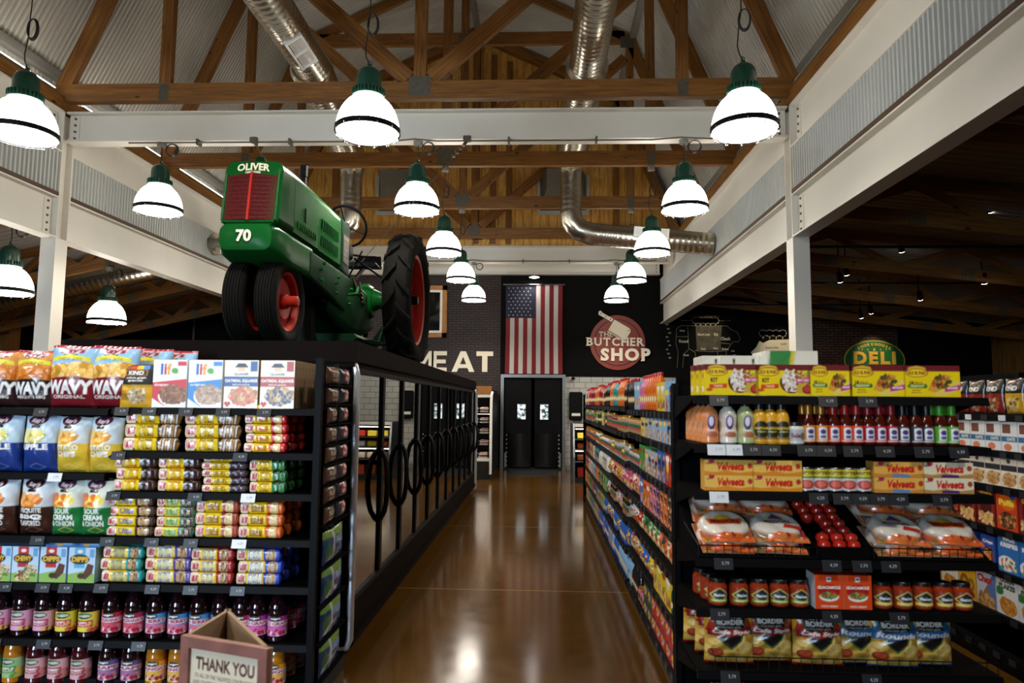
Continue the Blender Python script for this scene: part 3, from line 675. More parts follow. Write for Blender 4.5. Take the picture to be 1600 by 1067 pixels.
# --- doors at the back
struct('door_frame', MB().box(-1.0, YB-.10, 0, -.92, YB+.02, 2.44).box(.60, YB-.10, 0, .68, YB+.02, 2.44).box(-.92, YB-.10, 2.36, .60, YB+.02, 2.44), 'frame_steel')
struct('wall_beyond', MB().box(-1, YB+.5, 0, .7, YB+.55, 2.5), 'wall_black')
for s_, nm, n in ((-1, 'left', 1), (1, 'right', 2)):
    t = bpy.data.objects.new('door_%d' % n, None); COL.objects.link(t); t.location = (-.16+s_*.03, YB, 0); t['kind'] = 'structure'
    xo = s_*.70; wx0, wx1 = sorted((s_*.16, s_*.37)); zA, zB = 1.28, 1.67
    a0, a1 = sorted((s_*.015, xo)); bm = MB()
    bm.box(a0, -.03, .02, a1, .02, zA).box(a0, -.03, zB, a1, .02, 2.33).box(a0, -.03, zA, wx0, .02, zB).box(wx1, -.03, zA, a1, .02, zB)
    bm.build('leaf', 'door_black', t)
    MB().box(wx0, -.01, zA, wx1, 0, zB).build('vision_pane', 'daylight_pane', t)
    MB().box(wx0-.03, -.04, zA-.03, wx1+.03, -.03, zA).box(wx0-.03, -.04, zB, wx1+.03, -.03, zB+.03).box(wx0-.03, -.04, zA, wx0, -.03, zB).box(wx1, -.04, zA, wx1+.03, -.03, zB).build('pane_frame', 'black_metal', t)
    bm = MB(); q = []
    for k in range(13): q.append((s_*(.03+.60*k/12), -.04-.05*math.sin(PI*k/12)))
    vs = [(x, y, z) for z in (.06, .92) for x, y in q]; bm.add(vs, [(k, k+1, 14+k, 13+k) for k in range(12)], 0, None, True); bm.build('kick_bumper', 'kick_black', t)
    bm = MB()
    for k in range(8): bm.lathe([(0, -.05), (.014, -.045), (.016, -.03)], 8, 0, (s_*.645, 0, .1+.11*k), 'y')
    bm.build('rivet', 'off_white', t)
    MB().box(min(xo, xo-s_*.05), -.05, .05, max(xo, xo-s_*.05), -.03, .42).build('hinge_guard', 'brushed_steel', t)
t = thing('door_mat', 'dark mat on the floor before the black swing doors', 'mat', (-.15, 16.9, 0)); MB().cbox(-.6, -.75, .001, .6, .75, .012, .004).build('pile', 'black_paint', t)
tag(MB().box(-.02, -.04, 0, .02, 0, .06).lathe([(.05, -.02), (.05, .03)], 12, 0, (0, -.06, 0), 'z').build('wall_camera', 'black_metal'), 'small black camera on the white tiles right of the doors', 'camera').location = (.88, YB-.01, 2.34)
t = thing('insect_trap', 'black upright box with a small white label on the tiled wall', 'insect trap', (.95, YB-.02, 1.28)); MB().cbox(-.17, -.10, 0, .17, 0, .72, .025).build('case', 'black_metal', t)
MB().box(-.11, -.104, .10, .11, -.10, .17).build('label_plate', 'off_white', t)
# --- flag
t = thing('flag', 'hanging american flag with stars and stripes above the black doors', 'flag', (-.145, YB-.10, 2.46))
FW, FH = 1.5, 2.33
MB().tube([(-FW/2-.06, -.02, FH+.01), (FW/2+.06, -.02, FH+.01)], .018, 8).build('rod', 'brushed_steel', t)
bm = MB(); nx, ny = 78, 24; q = []
for j in range(ny+1):
    for i in range(nx+1):
        u, v = i/nx, j/ny; amp = .018*(1-v*.55); q.append(((u-.5)*FW*(1-.015*math.sin(v*3)), amp*math.sin(u*14+v*2)+.008*math.sin(u*31), v*FH))
fs = []; ms = []
for j in range(ny):
    for i in range(nx):
        st_ = int(i/nx*13); v = (j+.5)/ny; canton = i < 41 and v > .62; fs.append((j*(nx+1)+i, j*(nx+1)+i+1, (j+1)*(nx+1)+i+1, (j+1)*(nx+1)+i)); ms.append(2 if canton else (0 if st_ % 2 == 0 else 1))
for f, m_ in zip(fs, ms): pass
o0 = len(bm.v); bm.v += q; bm.f += fs; bm.m += ms; bm.uv += [None]*len(fs); bm.sm += [True]*len(fs)
for r_ in range(9):
    for c_ in range(6 if r_ % 2 == 0 else 5):
        u = (.06+.075*c_+(.0375 if r_ % 2 else 0)); v = .965-.0385*r_; cx, cz = (u-.5)*FW, v*FH; y = (.018*(1-v*.55)*math.sin(u*14+v*2)+.008*math.sin(u*31))-.006
        pts = [(cx+.024*(1 if k % 2 == 0 else .4)*math.sin(k*PI/5), y, cz+.024*(1 if k % 2 == 0 else .4)*math.cos(k*PI/5)) for k in range(10)]
        bm.add(pts, [tuple(range(10))], 1)
bm.build('cloth', ['flag_red', 'flag_white', 'flag_blue'], t)
t = thing('picture_light', 'small dish lamp shining down on the flag', 'lamp', (-.14, YB-.32, 4.96)); MB().lathe([(.03, .05), (.05, .03), (.15, 0), (.145, -.006)], 20).build('shade', 'off_white', t); MB().lathe([(0, -.012), (.12, -.009)], 16, caps=False).build('bulb', 'spot_glow', t); MB().tube([(0, 0, .05), (0, .15, .09), (0, .32, .07)], .01, 6).build('arm', 'black_metal', t)
spot('flag_lamp_light', (-.14, YB-.36, 4.93), (-.3, YB-.1, 4.3), 14, 75, (1, .92, .8))
# --- wood framed windows of the brick wall
for x, l_ in ((-5.05, 'behind the tractor seat'), (-2.95, 'right of the rear tractor wheel'), (-7.1, 'behind the tractor front')):
    t = bpy.data.objects.new('window_%d' % {-5.05: 2, -2.95: 3, -7.1: 4}[x], None); COL.objects.link(t); t.location = (x, YB, 3.4); t['kind'] = 'structure'
    bm = MB()
    for p, q in (((-.5, 0, .06), (.5, 0, .06)), ((-.5, 0, 1.32), (.5, 0, 1.32)), ((-.44, 0, 0), (-.44, 0, 1.38)), ((.44, 0, 0), (.44, 0, 1.38))): bm.beam(p, q, .1, .12, side=(0, 1, 0))
    bm.build('casing', 'window_wood', t)
    MB().box(-.38, -.06, .12, -.32, 0, 1.26).box(.32, -.06, .12, .38, 0, 1.26).box(-.32, -.06, .12, .32, 0, .18).box(-.32, -.06, 1.2, .32, 0, 1.26).build('sash', 'off_white', t)
    MB().box(-.32, -.03, .18, .32, -.02, 1.2).build('pane', 'black_glass' if 'black_glass' in MATS else 'rail_black', t)
# --- signs
def letters(bm, s, h, depth, cx, cz, y, bold=.03, m=0, w=None, face=None, shear=0):
    V, T, F = text_mesh(s, bold); bw, bh = V[:, 0].max(), V[:, 1].max(); kz = h/bh; kx = (w/bw) if w else kz
    P = [((v[0]-bw/2)*kx+cx+shear*v[1]*kz, (v[1]-bh/2)*kz+cz) for v in V]; n = len(P); E = {}
    for t3 in T:
        for a, b_ in ((t3[0], t3[1]), (t3[1], t3[2]), (t3[2], t3[0])): E[a, b_] = 1
    vs = [(p[0], y-depth, p[1]) for p in P]+[(p[0], y, p[1]) for p in P]
    fs = [tuple(t3) for t3 in T]+[(a, a+n, b_+n, b_) for (a, b_) in E if (b_, a) not in E]
    return bm.add(vs, fs, m)
t = thing('wall_lettering', 'large cream MEAT lettering on the dark brick wall', 'sign', (-2.3, YB, 2.5))
for k, (ch, x) in enumerate(zip('MEAT', (-.78, -.33, .30, .87))):
    bm = MB(); P = {'M': [[(-.3, 0), (-.17, 0), (-.17, .36), (0, .08), (.17, .36), (.17, 0), (.3, 0), (.3, .54), (.18, .54), (0, .24), (-.18, .54), (-.3, .54)]],
      'E': [[(-.2, 0), (.2, 0), (.2, .11), (-.07, .11), (-.07, .22), (.17, .22), (.17, .32), (-.07, .32), (-.07, .43), (.2, .43), (.2, .54), (-.2, .54)]],
      'A': [[(-.3, 0), (-.16, 0), (-.115, .11), (.115, .11), (.16, 0), (.3, 0), (.07, .54), (-.07, .54)]],
      'T': [[(-.07, 0), (.07, 0), (.07, .42), (.22, .42), (.22, .54), (-.22, .54), (-.22, .42), (-.07, .42)]]}[ch]
    if ch == 'A': P = [[(-.3, 0), (-.16, 0), (-.12, .1), (-.08, .2), (0, .40), (0, .54), (-.07, .54)], [(.3, 0), (.07, .54), (0, .54), (0, .40), (.08, .2), (.12, .1), (.16, 0)], [(-.12, .1), (.12, .1), (.08, .2), (-.08, .2)]]
    for poly in P: bm.prism(poly, lambda a, b_, d: (a+x, -d, b_), .0, .012)
    bm.build('letter', 'sign_cream', t)
t = thing('shop_sign', 'round red butcher shop sign with a cleaver on the black wall', 'sign', (2.03, YB-.03, 3.29))
def disc(r0, r1, y0, y1, m=0, seg=64):
    return MB().lathe([(r0, y1), (r1, y1), (r1, y0), (r0, y0)] if r0 > 0 else [(0, y1), (r1, y1), (r1, y0)], seg, m, (0, 0, 0), 'y', True, caps=r0 == 0)
disc(0, .715, 0, -.03).build('disc', 'sign_red', t); disc(.585, .612, -.031, -.034).build('ring', 'sign_dark', t)
SER = {'T': [(.5, 0), (.08, .86), (.92, .86)], 'H': [(.14, 0), (.86, 0), (.14, 1), (.86, 1)], 'E': [(.1, 0), (.1, 1)], 'B': [(.05, 0), (.05, 1)], 'U': [(.1, 1), (.9, 1)], 'R': [(.1, 0), (.1, 1), (.92, 0)], 'P': [(.12, 0), (.12, 1)], 'C': [(.9, .8)], 'S': [(.9, .82), (.1, .14)], 'O': [], 'D': [(.09, 0), (.09, 1)], 'L': [(.12, 0), (.12, 1), (.95, .1)], 'I': [(.5, 0), (.5, 1)]}
def serif_word(bm, word, x0, x1, z, h, y, bold):
    ws = [text_mesh(c, bold)[0][:, 0].max() for c in word]; tot = sum(ws)+.14*(len(word)-1); k = (x1-x0)/tot; x = x0
    for c, w_ in zip(word, ws):
        letters(bm, c, h, .02, x+w_*k/2, z+h/2, y, bold, 0, w_*k)
        for fx, fz in SER[c]:
            cx = x+fx*w_*k; sw = .11*h; sh = .075*h; zz = z+fz*h-(sh if fz > .5 else 0)
            if fz in (0, 1): bm.box(cx-sw*1.25, y-.021, zz, cx+sw*1.25, y-.001, zz+sh)
            else: bm.box(cx-sh*.8, y-.021, z+fz*h-sw, cx+sh*.8, y-.001, z+fz*h+sw)
        x += (w_+.14)*k
    return bm
serif_word(MB(), 'THE', -.48, -.13, .155, .125, -.04, .0).build('word_the', 'sign_cream', t)
serif_word(MB(), 'BUTCHER', -.80, .68, -.09, .215, -.045, .025).build('word_butcher', 'sign_cream', t)
serif_word(MB(), 'SHOP', -.44, .84, -.48, .33, -.05, .045).build('word_shop', 'sign_cream', t)
bm = MB(); M = Matrix.Translation((.0, 0, .36)) @ Matrix.Rotation(math.radians(30), 4, 'Y')
bm.prism([(-.19, -.16), (.33, -.16), (.33, .10), (.29, .15), (.24, .165), (-.19, .165)], lambda a, b_, d: (a, d, b_), -.04, -.06)
bm.prism([(-.19, -.20), (.33, -.20), (.33, -.178), (-.19, -.178)], lambda a, b_, d: (a, d, b_), -.04, -.06)
bl = bm.xform(M).build('cleaver_blade', 'sign_cream', t)
bm = MB().prism([(-.63, .10), (-.60, .07), (-.54, .075), (-.22, .075), (-.22, .165), (-.55, .165), (-.61, .19), (-.64, .16)], lambda a, b_, d: (a, d, b_), -.04, -.06).xform(M); bm.build('cleaver_handle', 'sign_cream', t)
bm = MB()
for a, b_ in ((-.57, .13), (-.42, .12), (-.28, .12), (.27, .10)): bm.lathe([(0, -.062), (.017, -.062), (.017, -.05)], 10, 0, (a, 0, b_), 'y')
bm.xform(M).build('rivet', 'sign_dark', t)
# chalk butcher charts on the right black wall
def chart(label, name, strokes, words, loc, fill=None, heads=None):
    t = thing(name, label, 'chalk drawing', loc); bm = MB()
    for pts in strokes:
        for a, b_ in zip(pts, pts[1:]):
            d = Vector((b_[0]-a[0], 0, b_[1]-a[1])); n = Vector((-d.z, 0, d.x)).normalized()*.005
            A, B = Vector((a[0], -.002, a[1])), Vector((b_[0], -.002, b_[1])); bm.add([A-n, B-n, B+n, A+n], [(0, 1, 2, 3)])
    bm.build('outline', 'chalk_dim', t)
    if fill:
        bm = MB().prism(fill, lambda a, b_, d: (a, d, b_), -.003, -.001); bm.build('chalk_fill', 'chalk' if name == 'chalk_pig' else 'chalk_smear', t)
    if words:
        bm = MB()
        for s, x, z, h in words: letters(bm, s, h, .002, x, z, -.004, .01)
        bm.build('chalk_words', 'chalk' if name == 'chalk_cow' else 'sign_dark', t)
    return t
cow = [(-1.05, .38), (-.9, .47), (.75, .47), (.9, .36), (1.1, .30), (1.22, .12), (1.15, .0), (.98, .02), (.85, -.1), (.72, -.25), (.7, -.5)]
leg = [[(-1.05, .38), (-1.08, -.05), (-1.0, -.3), (-1.05, -.75)], [(-.85, -.75), (-.8, -.35), (-.6, -.2), (-.4, -.3), (-.35, -.75)], [(-.4, -.25), (.2, -.28), (.7, -.25)], [(.7, -.5), (.65, -.8)], [(.4, -.28), (.42, -.8)],
       [(-.65, .47), (-.62, -.2)], [(-.35, .47), (-.33, -.25)], [(.2, .47), (.22, -.27)], [(.55, .47), (.5, -.26)], [(-1.05, .15), (-.64, .15)], [(-.34, .1), (.2, .1)], [(.2, .0), (.85, -.05)], [(-.05, .1), (-.03, -.27)], [(-.9, .62), (.9, .62)], [(-.6, .75), (.5, .75)]]
chart('white chalk outline of a cow with its cuts on the black wall', 'chalk_cow', [cow]+leg, [('Rump', -.85, .32, .07), ('Round', -.8, .02, .09), ('Short Loin', -.08, .22, .075), ('Rib', .36, .22, .08), ('Chuck', .7, .1, .09), ('Flank', -.1, -.2, .06), ('Plate', .33, -.18, .06), ('Brisket', .68, -.2, .06), ('Shank', -.72, -.38, .06)]+[('cut', -1.4+.05*(k % 3), .5-.12*k, .04) for k in range(9)]+[('steak', .95+.05*(k % 2), -.25-.12*k, .04) for k in range(4)], (4.32, YB-.02, 3.32), [(-.34, -.24), (.52, -.24), (.54, .46), (-.34, .46)]).scale = (.72, 1, .9)
tr = thing('chalk_trees', 'white chalk row of trees above the cow drawing', 'chalk drawing', (4.34, YB-.02, 3.80)); tr.scale = (.8, 1, .8); bm = MB()
for k in range(5):
    for i in range(8): a = i*PI/4; bm.lathe([(0, -.003), (.075, -.003)], 8, 0, (-.35+.16*k+.05*math.cos(a), 0, .10+.045*math.sin(a)), 'y', False, caps=False)
    bm.box(-.36+.16*k, -.003, -.06, -.34+.16*k, -.001, .05)
bm.build('tree', 'chalk', tr)
pig = [(-.82, .02), (-.72, .12), (-.62, .3), (-.5, .24), (-.3, .33), (.5, .36), (.85, .3), (1.0, .1), (.95, -.2), (.9, -.55), (.7, -.55), (.66, -.28), (-.1, -.3), (-.16, -.55), (-.34, -.55), (-.38, -.28), (-.6, -.2), (-.85, -.12), (-.9, -.05)]
chart('white chalk pig filled in on the black wall', 'chalk_pig', [], [('Ham', .62, .08, .08), ('Loin', .15, .22, .08), ('Side Ribs', .15, -.14, .07), ('Boston Butt', -.22, .1, .06), ('Jowl', -.6, -.06, .06)], (6.18, YB-.02, 3.10), pig).scale = (.8, 1, .85)
tr = thing('chalk_trees', 'white chalk row of trees above the pig drawing', 'chalk drawing', (6.02, YB-.02, 3.46)); tr.scale = (.8, 1, .8); bm = MB()
for k in range(4):
    for i in range(8): a = i*PI/4; bm.lathe([(0, -.003), (.08, -.003)], 8, 0, (-.3+.21*k+.05*math.cos(a), 0, .12+.045*math.sin(a)), 'y', False, caps=False)
    bm.box(-.31+.21*k, -.003, -.06, -.29+.21*k, -.001, .06)
bm.build('tree', 'chalk', tr)
spot('cow_spot_light', (4.5, 16.6, 4.35), (4.4, YB, 3.4), 60, 48, (1, .8, .5), .8); spot('pig_spot_light', (6.35, 16.7, 4.1), (6.2, YB, 3.1), 55, 50, (1, .8, .5), .8)
# deli sign
t = thing('deli_sign', 'green oval smokehouse deli sign with yellow letters', 'sign', (8.56, YB-.05, 2.87))
bm = MB(); bm.lathe([(0, -.02), (.78, -.02), (.78, 0)], 64, 0, (0, 0, 0), 'y'); bm.xform(Matrix.Scale(.68, 4, (0, 0, 1))).build('oval', 'deli_green', t)
bm = MB(); bm.lathe([(.735, -.021), (.735, -.026), (.762, -.026), (.762, -.021)], 64, 0, (0, 0, 0), 'y', caps=False); bm.xform(Matrix.Scale(.665, 4, (0, 0, 1))).build('ring', 'deli_yellow', t)
bm = serif_word(MB(), 'DELI', -.53, .53, -.105, .33, -.022, .05)
bm.build('word_deli', 'deli_yellow', t)
bm = MB()
for k, ch in enumerate('SMOKEHOUSE'):
    a = math.radians(90+34-68*k/9); s0 = len(bm.v); letters(bm, ch, .072, .012, 0, 0, -.022, .03); bm.xform(Matrix.Translation((.9*math.cos(a)*.78, 0, .9*math.sin(a)*.68-.20)) @ Matrix.Rotation(-(a-PI/2)*.6, 4, 'Y'), s0)
bm.build('word_smokehouse', 'deli_yellow', t)
bm = MB()
for x, r_ in ((-.3, .025), (-.16, .03), (0, .05), (.16, .03), (.3, .025)): bm.prism([(x+r_*(1 if k % 2 == 0 else .42)*math.sin(k*PI/5), .275+r_*(1 if k % 2 == 0 else .42)*math.cos(k*PI/5)) for k in range(10)], lambda a, b_, d: (a, d, b_), -.03, -.022)
bm.build('star', 'deli_yellow', t)
spot('deli_spot_light', (8.56, 16.5, 4.0), (8.56, YB, 2.9), 70, 40, (1, .85, .6), .7)
# track spotlights of the right aisle
k = 0
for (px, py, y) in ((1547, 331, 9.5), (1409, 393, 11.5), (1438, 468, 12.5), (1538, 442, 11.0), (1323, 429, 12.0), (1313, 440, 11.6), (1361, 489, 14), (1346, 496, 14.2), (1258.5, 456, 12.2)):
    p = at(px, py, Y=y); t = thing('track_spotlight', '%s black spotlight on the ceiling track of the dark right aisle, from the front' % ordn(k), 'spotlight', p, 0, 'track spotlights'); k += 1
    M = Matrix.Rotation(.5, 4, 'X') @ Matrix.Rotation(-.35, 4, 'Y')
    MB().lathe([(.045, 0), (.05, .03), (.045, .16), (.02, .18)], 14).xform(M).build('can', 'black_metal', t); MB().lathe([(0, -.006), (.042, -.004)], 14, caps=False).xform(M).build('lens', 'spot_glow', t)
    MB().tube([(0, .04, .12), (0, .05, 4.68-.108*(p.x-3.35)-p.z)], .012, 6).build('stem', 'black_metal', t)
for y in (9.5, 11.8, 14.1):
    tag(MB().box(3.6, y+.04, 0, 9.0, y+.08, .03).build('light_track', 'black_metal'), 'black lighting track across the right aisle, %s from the front' % {9.5: 'first', 11.8: 'second', 14.1: 'third'}[y], 'track').location = (0, 0, {9.5: 3.9, 11.8: 3.8, 14.1: 3.75}[y])
spot('right_aisle_light', (7, 9.5, 3.6), (6.5, 13, 0), 25, 110, (1, .85, .65)); spot('right_wood_light', (11.6, 12.5, 3.4), (12.0, 14.6, 3.1), 10, 80, (1, .8, .5), .8)
# ================================================================ pendant lamps
DOWN_W = 210
def make_lamp(label, short):
    t = thing('pendant_lamp', label, 'pendant lamp', group='green pendant lamps')
    R_ = .285
    prof = [(R_*math.cos(a)**.9 if a < 1.5 else .05, .345*math.sin(a)) for a in [k*1.16/14 for k in range(15)]]
    MB().lathe([(R_, 0)]+prof+[(.10, .335)], 40).build('globe', 'globe_glow', t)
    lens = MB().lathe([(R_-.006, -.012), (R_*.9, -.03), (R_*.55, -.042), (0, -.048)], 40).build('lens', 'globe_glow', t)
    MB().lathe([(R_-.004, -.016), (R_+.010, -.014), (R_+.010, .030), (R_-.004, .032)], 40, caps=False).build('ring', 'black_metal', t)
    bm = MB()
    for k in range(12):
        a = k*PI/6; c_, s_ = math.cos(a), math.sin(a); bm.tube([((R_+.008)*c_, (R_+.008)*s_, .0), ((R_-.0)*c_, (R_-.0)*s_, -.045), ((R_-.03)*c_, (R_-.03)*s_, -.05)], .004, 5)
    bm.tube([((R_-.012)*math.cos(k*PI/18), (R_-.012)*math.sin(k*PI/18), -.036) for k in range(36)], .0035, 5, closed=True); bm.build('guard', 'chrome', t)
    bm = MB().lathe([(.142, .325), (.142, .345), (.120, .385), (.112, .395), (.112, .50), (.104, .545), (.08, .58), (.045, .602), (.02, .61), (.02, .635), (0, .64)], 32)
    cap = bm.build('cap', 'lamp_green', t)
    bm = MB()
    for k in range(28):
        a = k*2*PI/28; s0 = len(bm.v); bm.box(.112, -.004, .335, .150, .004, .392); bm.xform(Matrix.Rotation(a, 4, 'Z'), s0)
    bm.build('cooling_fin', 'lamp_green', cap)
    L_ = bpy.data.lights.new('lamp_down', 'SPOT'); L_.energy = DOWN_W; L_.spot_size = math.radians(150); L_.spot_blend = .6; L_.shadow_soft_size = .2; L_.color = (1, .93, .82)
    lo = bpy.data.objects.new('lamp_down', L_); COL.objects.link(lo); lo.location = (0, 0, -.07); adopt(lo, t)
    pts = [(0, 0, .63), (.002, 0, .66)]; 
    MB().tube([(.02*math.cos(k*PI/6)*.8, 0, .65+.02*math.sin(k*PI/6)) for k in range(12)], .004, 6, closed=True).build('hook', 'chrome', t)
    bm = MB()
    if short:
        bm.tube([(0, 0, .64), (.005, 0, .74), (.0, 0, .84)], .006, 6)
        for q in range(4): bm.tube([(.13+(.075+.003*q)*math.cos(k*PI/10), .008*q, .80+(.075+.003*q)*math.sin(k*PI/10)) for k in range(20)], .0055, 6, closed=True)
        bm.build('cord', 'cable_black', t)
        MB().lathe([(.055, .84), (.06, .85), (.06, .90), (.05, .905)], 16).build('canopy', 'batten_grey', t)
    else:
        bm.tube([(0, 0, .64), (-.03, 0, .70), (-.045, .01, .78), (-.03, .02, .95), (-.01, .0, 1.1), (0, 0, 1.36)], .006, 6)
        for q in range(3): bm.tube([(.02+(.045+.004*q)*math.cos(k*PI/10), .01*q-.01, 1.02+(.095+.006*q)*math.sin(k*PI/10)) for k in range(20)], .0055, 6, closed=True)
        bm.build('cord', 'cable_black', t)
        MB().lathe([(.055, 1.36), (.06, 1.37), (.06, 1.43), (.05, 1.442)], 16).build('canopy', 'batten_grey', t)
    return t
lampS = make_lamp('', True); lampL = make_lamp('', False); first = {True: lampS, False: lampL}; used = {}
ROWN = {.95: 'unseen over the camera', 3.45: 'on the truss above the shelf ends', 5.95: 'on the nearest visible truss', 8.45: 'under the white cross beam', 10.94: 'on the truss behind the cross beam', 13.4: 'on the second truss behind the cross beam', 15.9: 'under the rear cross beam'}
COLN = {-4.93: 'left row', -1.57: 'centre row', 1.81: 'right row'}
def put_lamp(x, y, z, short, label, rz=0):
    o = first[short] if short not in used else dup(first[short]); used[short] = 1
    o.location = (x, y, z); o.rotation_euler = (0, 0, rz); o['label'] = label
for y in (.95, 3.45, 5.95, 8.45, 10.94, 13.4, 15.9):
    for x in (-4.93, -1.57, 1.81):
        if y == 3.45 and x > 0: continue  # unseen right lamp over the camera is added to brighten the taco boxes
        s_ = y in (8.45, 15.9)
        put_lamp(x if not (y == 5.95 and x < -4) else -4.8, y+.15 if y > 15 else y, 4.14, s_, 'green capped pendant lamp, %s, %s' % (COLN[x], ROWN[y]), random.uniform(-.2, .2))
put_lamp(at(10, 474, Y=8.45).x, 8.45, 3.07, True, 'green capped pendant lamp low in the left aisle, cut by the picture edge')
put_lamp(-7.15, 10.94, 2.985, True, 'green capped pendant lamp low in the left aisle, before the black wall')
# ================================================================ freezer island the tractor stands on
FX0, FX1, FY0, FY1, FZ = -3.25, -1.23, 4.56, 13.26, 2.105
fr = thing('freezer_island', 'long black glass door freezer island carrying the tractor', 'freezer', (0, 0, 0))
bm = MB().box(FX0+.02, FY0+.04, .02, FX1-.10, FY1-.04, .14).box(FX0+.05, FY0+.02, 1.93, FX1-.05, FY1-.02, FZ-.005).box(-2.28, FY0+.03, .14, -2.20, FY1-.03, 1.93)
bm.box(FX0, FY0+.02, .14, -2.30, FY1-.02, 1.93); bm.build('cabinet', 'liner_dark', fr)
MB().box(FX0, FY0-.03, 1.965, FX1+.005, FY1+.0, FZ).box(FX0, FY0-.02, 1.93, FX1-.015, FY1, 1.965).build('canopy', 'fascia_brown', fr)
MB().box(FX1-.16, FY0+.03, .13, FX1-.0, FY1-.03, .36).box(FX1-.06, FY0+.03, .11, FX1+.02, FY1-.03, .16).box(FX1-.14, FY0+.04, 0, FX1-.08, FY1-.04, .12).build('kick_panel', 'fascia_brown', fr)
for y in (FY0, FY1-.05): MB().box(FX0, y, .05, FX1-.03, y+.05, FZ-.10).build('end_panel', 'rail_black', fr)
for y in (FY0, FY1-.05):
    MB().tube([(FX1-.35, y+.02, FZ-.12), (FX1-.06, y+.02, FZ-.12), (FX1-.02, y+.02, FZ-.16), (FX1, y+.02, FZ-.24), (FX1, y+.02, .15), (FX1-.02, y+.02, .10), (FX1-.12, y+.02, .08)], .024, 10).build('end_trim', 'trim_silver', fr)
MB().box(FX1-.25, FY1+.01, .05, FX1+.02, FY1+.22, FZ-.12).build('end_cover', 'trim_silver', fr)
bm = MB()
for z in (.52, .82, 1.10, 1.38, 1.64): MB().box(-2.18, FY0+.06, z, FX1-.14, FY1-.06, z+.018).build('shelf', 'rail_black', fr)
pass
ND = 11; DW = (FY1-FY0-.14)/ND
d0 = None
for k in range(ND):
    y = FY0+.07+DW*k
    if d0 is None:
        d0 = MB().box(-.03, 0, .0, .012, .035, 1.56).box(-.03, DW-.035, 0, .012, DW, 1.56).box(-.03, .035, 0, .012, DW-.035, .035).box(-.03, .035, 1.525, .012, DW-.035, 1.56).build('door', 'black_metal', fr)
        MB().box(-.012, .035, .035, -.006, DW-.035, 1.525).build('glass_pane', 'door_glass', d0)
        MB().tube([(.0, DW-.05, .42)]+[(.02+.05*math.sin(PI*i/10)**.5, DW-.05-.035*math.sin(PI*i/10), .44+.5*i/10) for i in range(11)]+[(.0, DW-.05, .96)], .021, 8).build('handle', 'black_metal', d0)
        d0.location = (FX1-.012, y, .365); d = d0
    else:
        d = d0.copy(); COL.objects.link(d); adopt(d, fr); d.location = (FX1-.012, y, .365)
        for ch in CH[d0.name]: c = ch.copy(); COL.objects.link(c); adopt(c, d)
# ================================================================ shelving
def tag_parts(shelf, xs, z, y, light=()):
    for k, x in enumerate(xs):
        p = MB().box(-.042, -.004, -.027, .042, 0, .022).xform(Matrix.Rotation(-.25, 4, 'X')).build('price_tag', 'tag_light' if k in light else 'tag_dark', shelf); p.location = (x, y-.010, z-.012)
        q = letters(MB(), '4.39' if k % 2 else '3.79', .014, .001, .008, .0, -.0045, .0); q.xform(Matrix.Rotation(-.25, 4, 'X')).build('price_print', 'tag_text', p)
def gondola(label, x0, x1, yf, yb, top, shelves, tags=None, lights=None, lips=(), rail=True, group=None):
    """a shelf unit facing -Y: base deck, uprights, back panel, shelves with price rails"""
    t = thing('shelf_unit', label, 'shelf unit', (0, 0, 0), 0, group)
    MB().box(x0, yb-.03, 0, x1, yb, top).build('back_panel', 'shelf_black', t)
    for x in (x0, x1-.03): MB().box(x, yb-.07, 0, x+.03, yb-.03, top+.01).build('upright', 'rail_black', t)
    MB().box(x0+.01, yf+.05, 0, x1-.01, yb-.07, .09).build('base', 'black_metal', t)
    for k, z in enumerate(shelves):
        s_ = MB().box(x0+.012, yf+.012, z-.022, x1-.012, yb-.035, z-.002).build('shelf', 'shelf_black', t)
        bm = MB().add([(x0+.006, yf, z-.004), (x1-.006, yf, z-.004), (x1-.006, yf-.008, z-.040), (x0+.006, yf-.008, z-.040), (x0+.006, yf+.012, z-.004), (x1-.006, yf+.012, z-.004), (x1-.006, yf+.012, z-.040), (x0+.006, yf+.012, z-.040)], [(3, 2, 1, 0), (0, 1, 5, 4), (3, 7, 6, 2), (4, 7, 3, 0), (1, 2, 6, 5), (4, 5, 6, 7)])
        bm.build('price_rail', 'rail_black', s_)
        for x in (x0+.006, x1-.014): MB().prism([(yf+.02, z-.02), (yb-.03, z-.02), (yb-.03, z-.13)], lambda a, b_, d: (d, a, b_), x, x+.008).build('bracket', 'shelf_black', s_)
        if tags and tags[k]: tag_parts(s_, tags[k], z-.012, yf, (lights or {}).get(k, ()))
    return t
LY = 3.955                                 # front edge of the left shelf ends
LX = lambda px: at(px, 640, Y=LY).x
ZA = [1.645, 1.268, .905, .638, .325, .06]; ZB = [1.655, 1.398, 1.165, .905, .642, .325, .06]
gondola('black shelf unit of chip bags at the end of the freezer island', -3.76, -2.535, LY, LY+.5, 1.93, ZA, [[LX(66)], [LX(95)], [LX(75)], [LX(88), LX(123), LX(30)], [LX(95), LX(20)], [LX(5)]], {1: (0,)}, group='shelf units at the end of the freezer island')
gondola('black shelf unit of cookie packs at the end of the freezer island', -2.525, -1.30, LY, LY+.5, 1.93, ZB, [[LX(192), LX(235), LX(292), LX(350), LX(414)], [LX(191), LX(380)], [LX(187), LX(313), LX(395)], [LX(182), LX(250), LX(310), LX(384)], [LX(177), LX(255), LX(313), LX(385)], [LX(174), LX(239)], [LX(250)]], {2: (2,), 3: (3,)}, group='shelf units at the end of the freezer island')
tag(MB().box(-1.30, LY-.03, 0, -1.262, LY+.01, 1.95).build('corner_post', 'rail_black'), 'slim black corner post right of the cookie shelves', 'post')
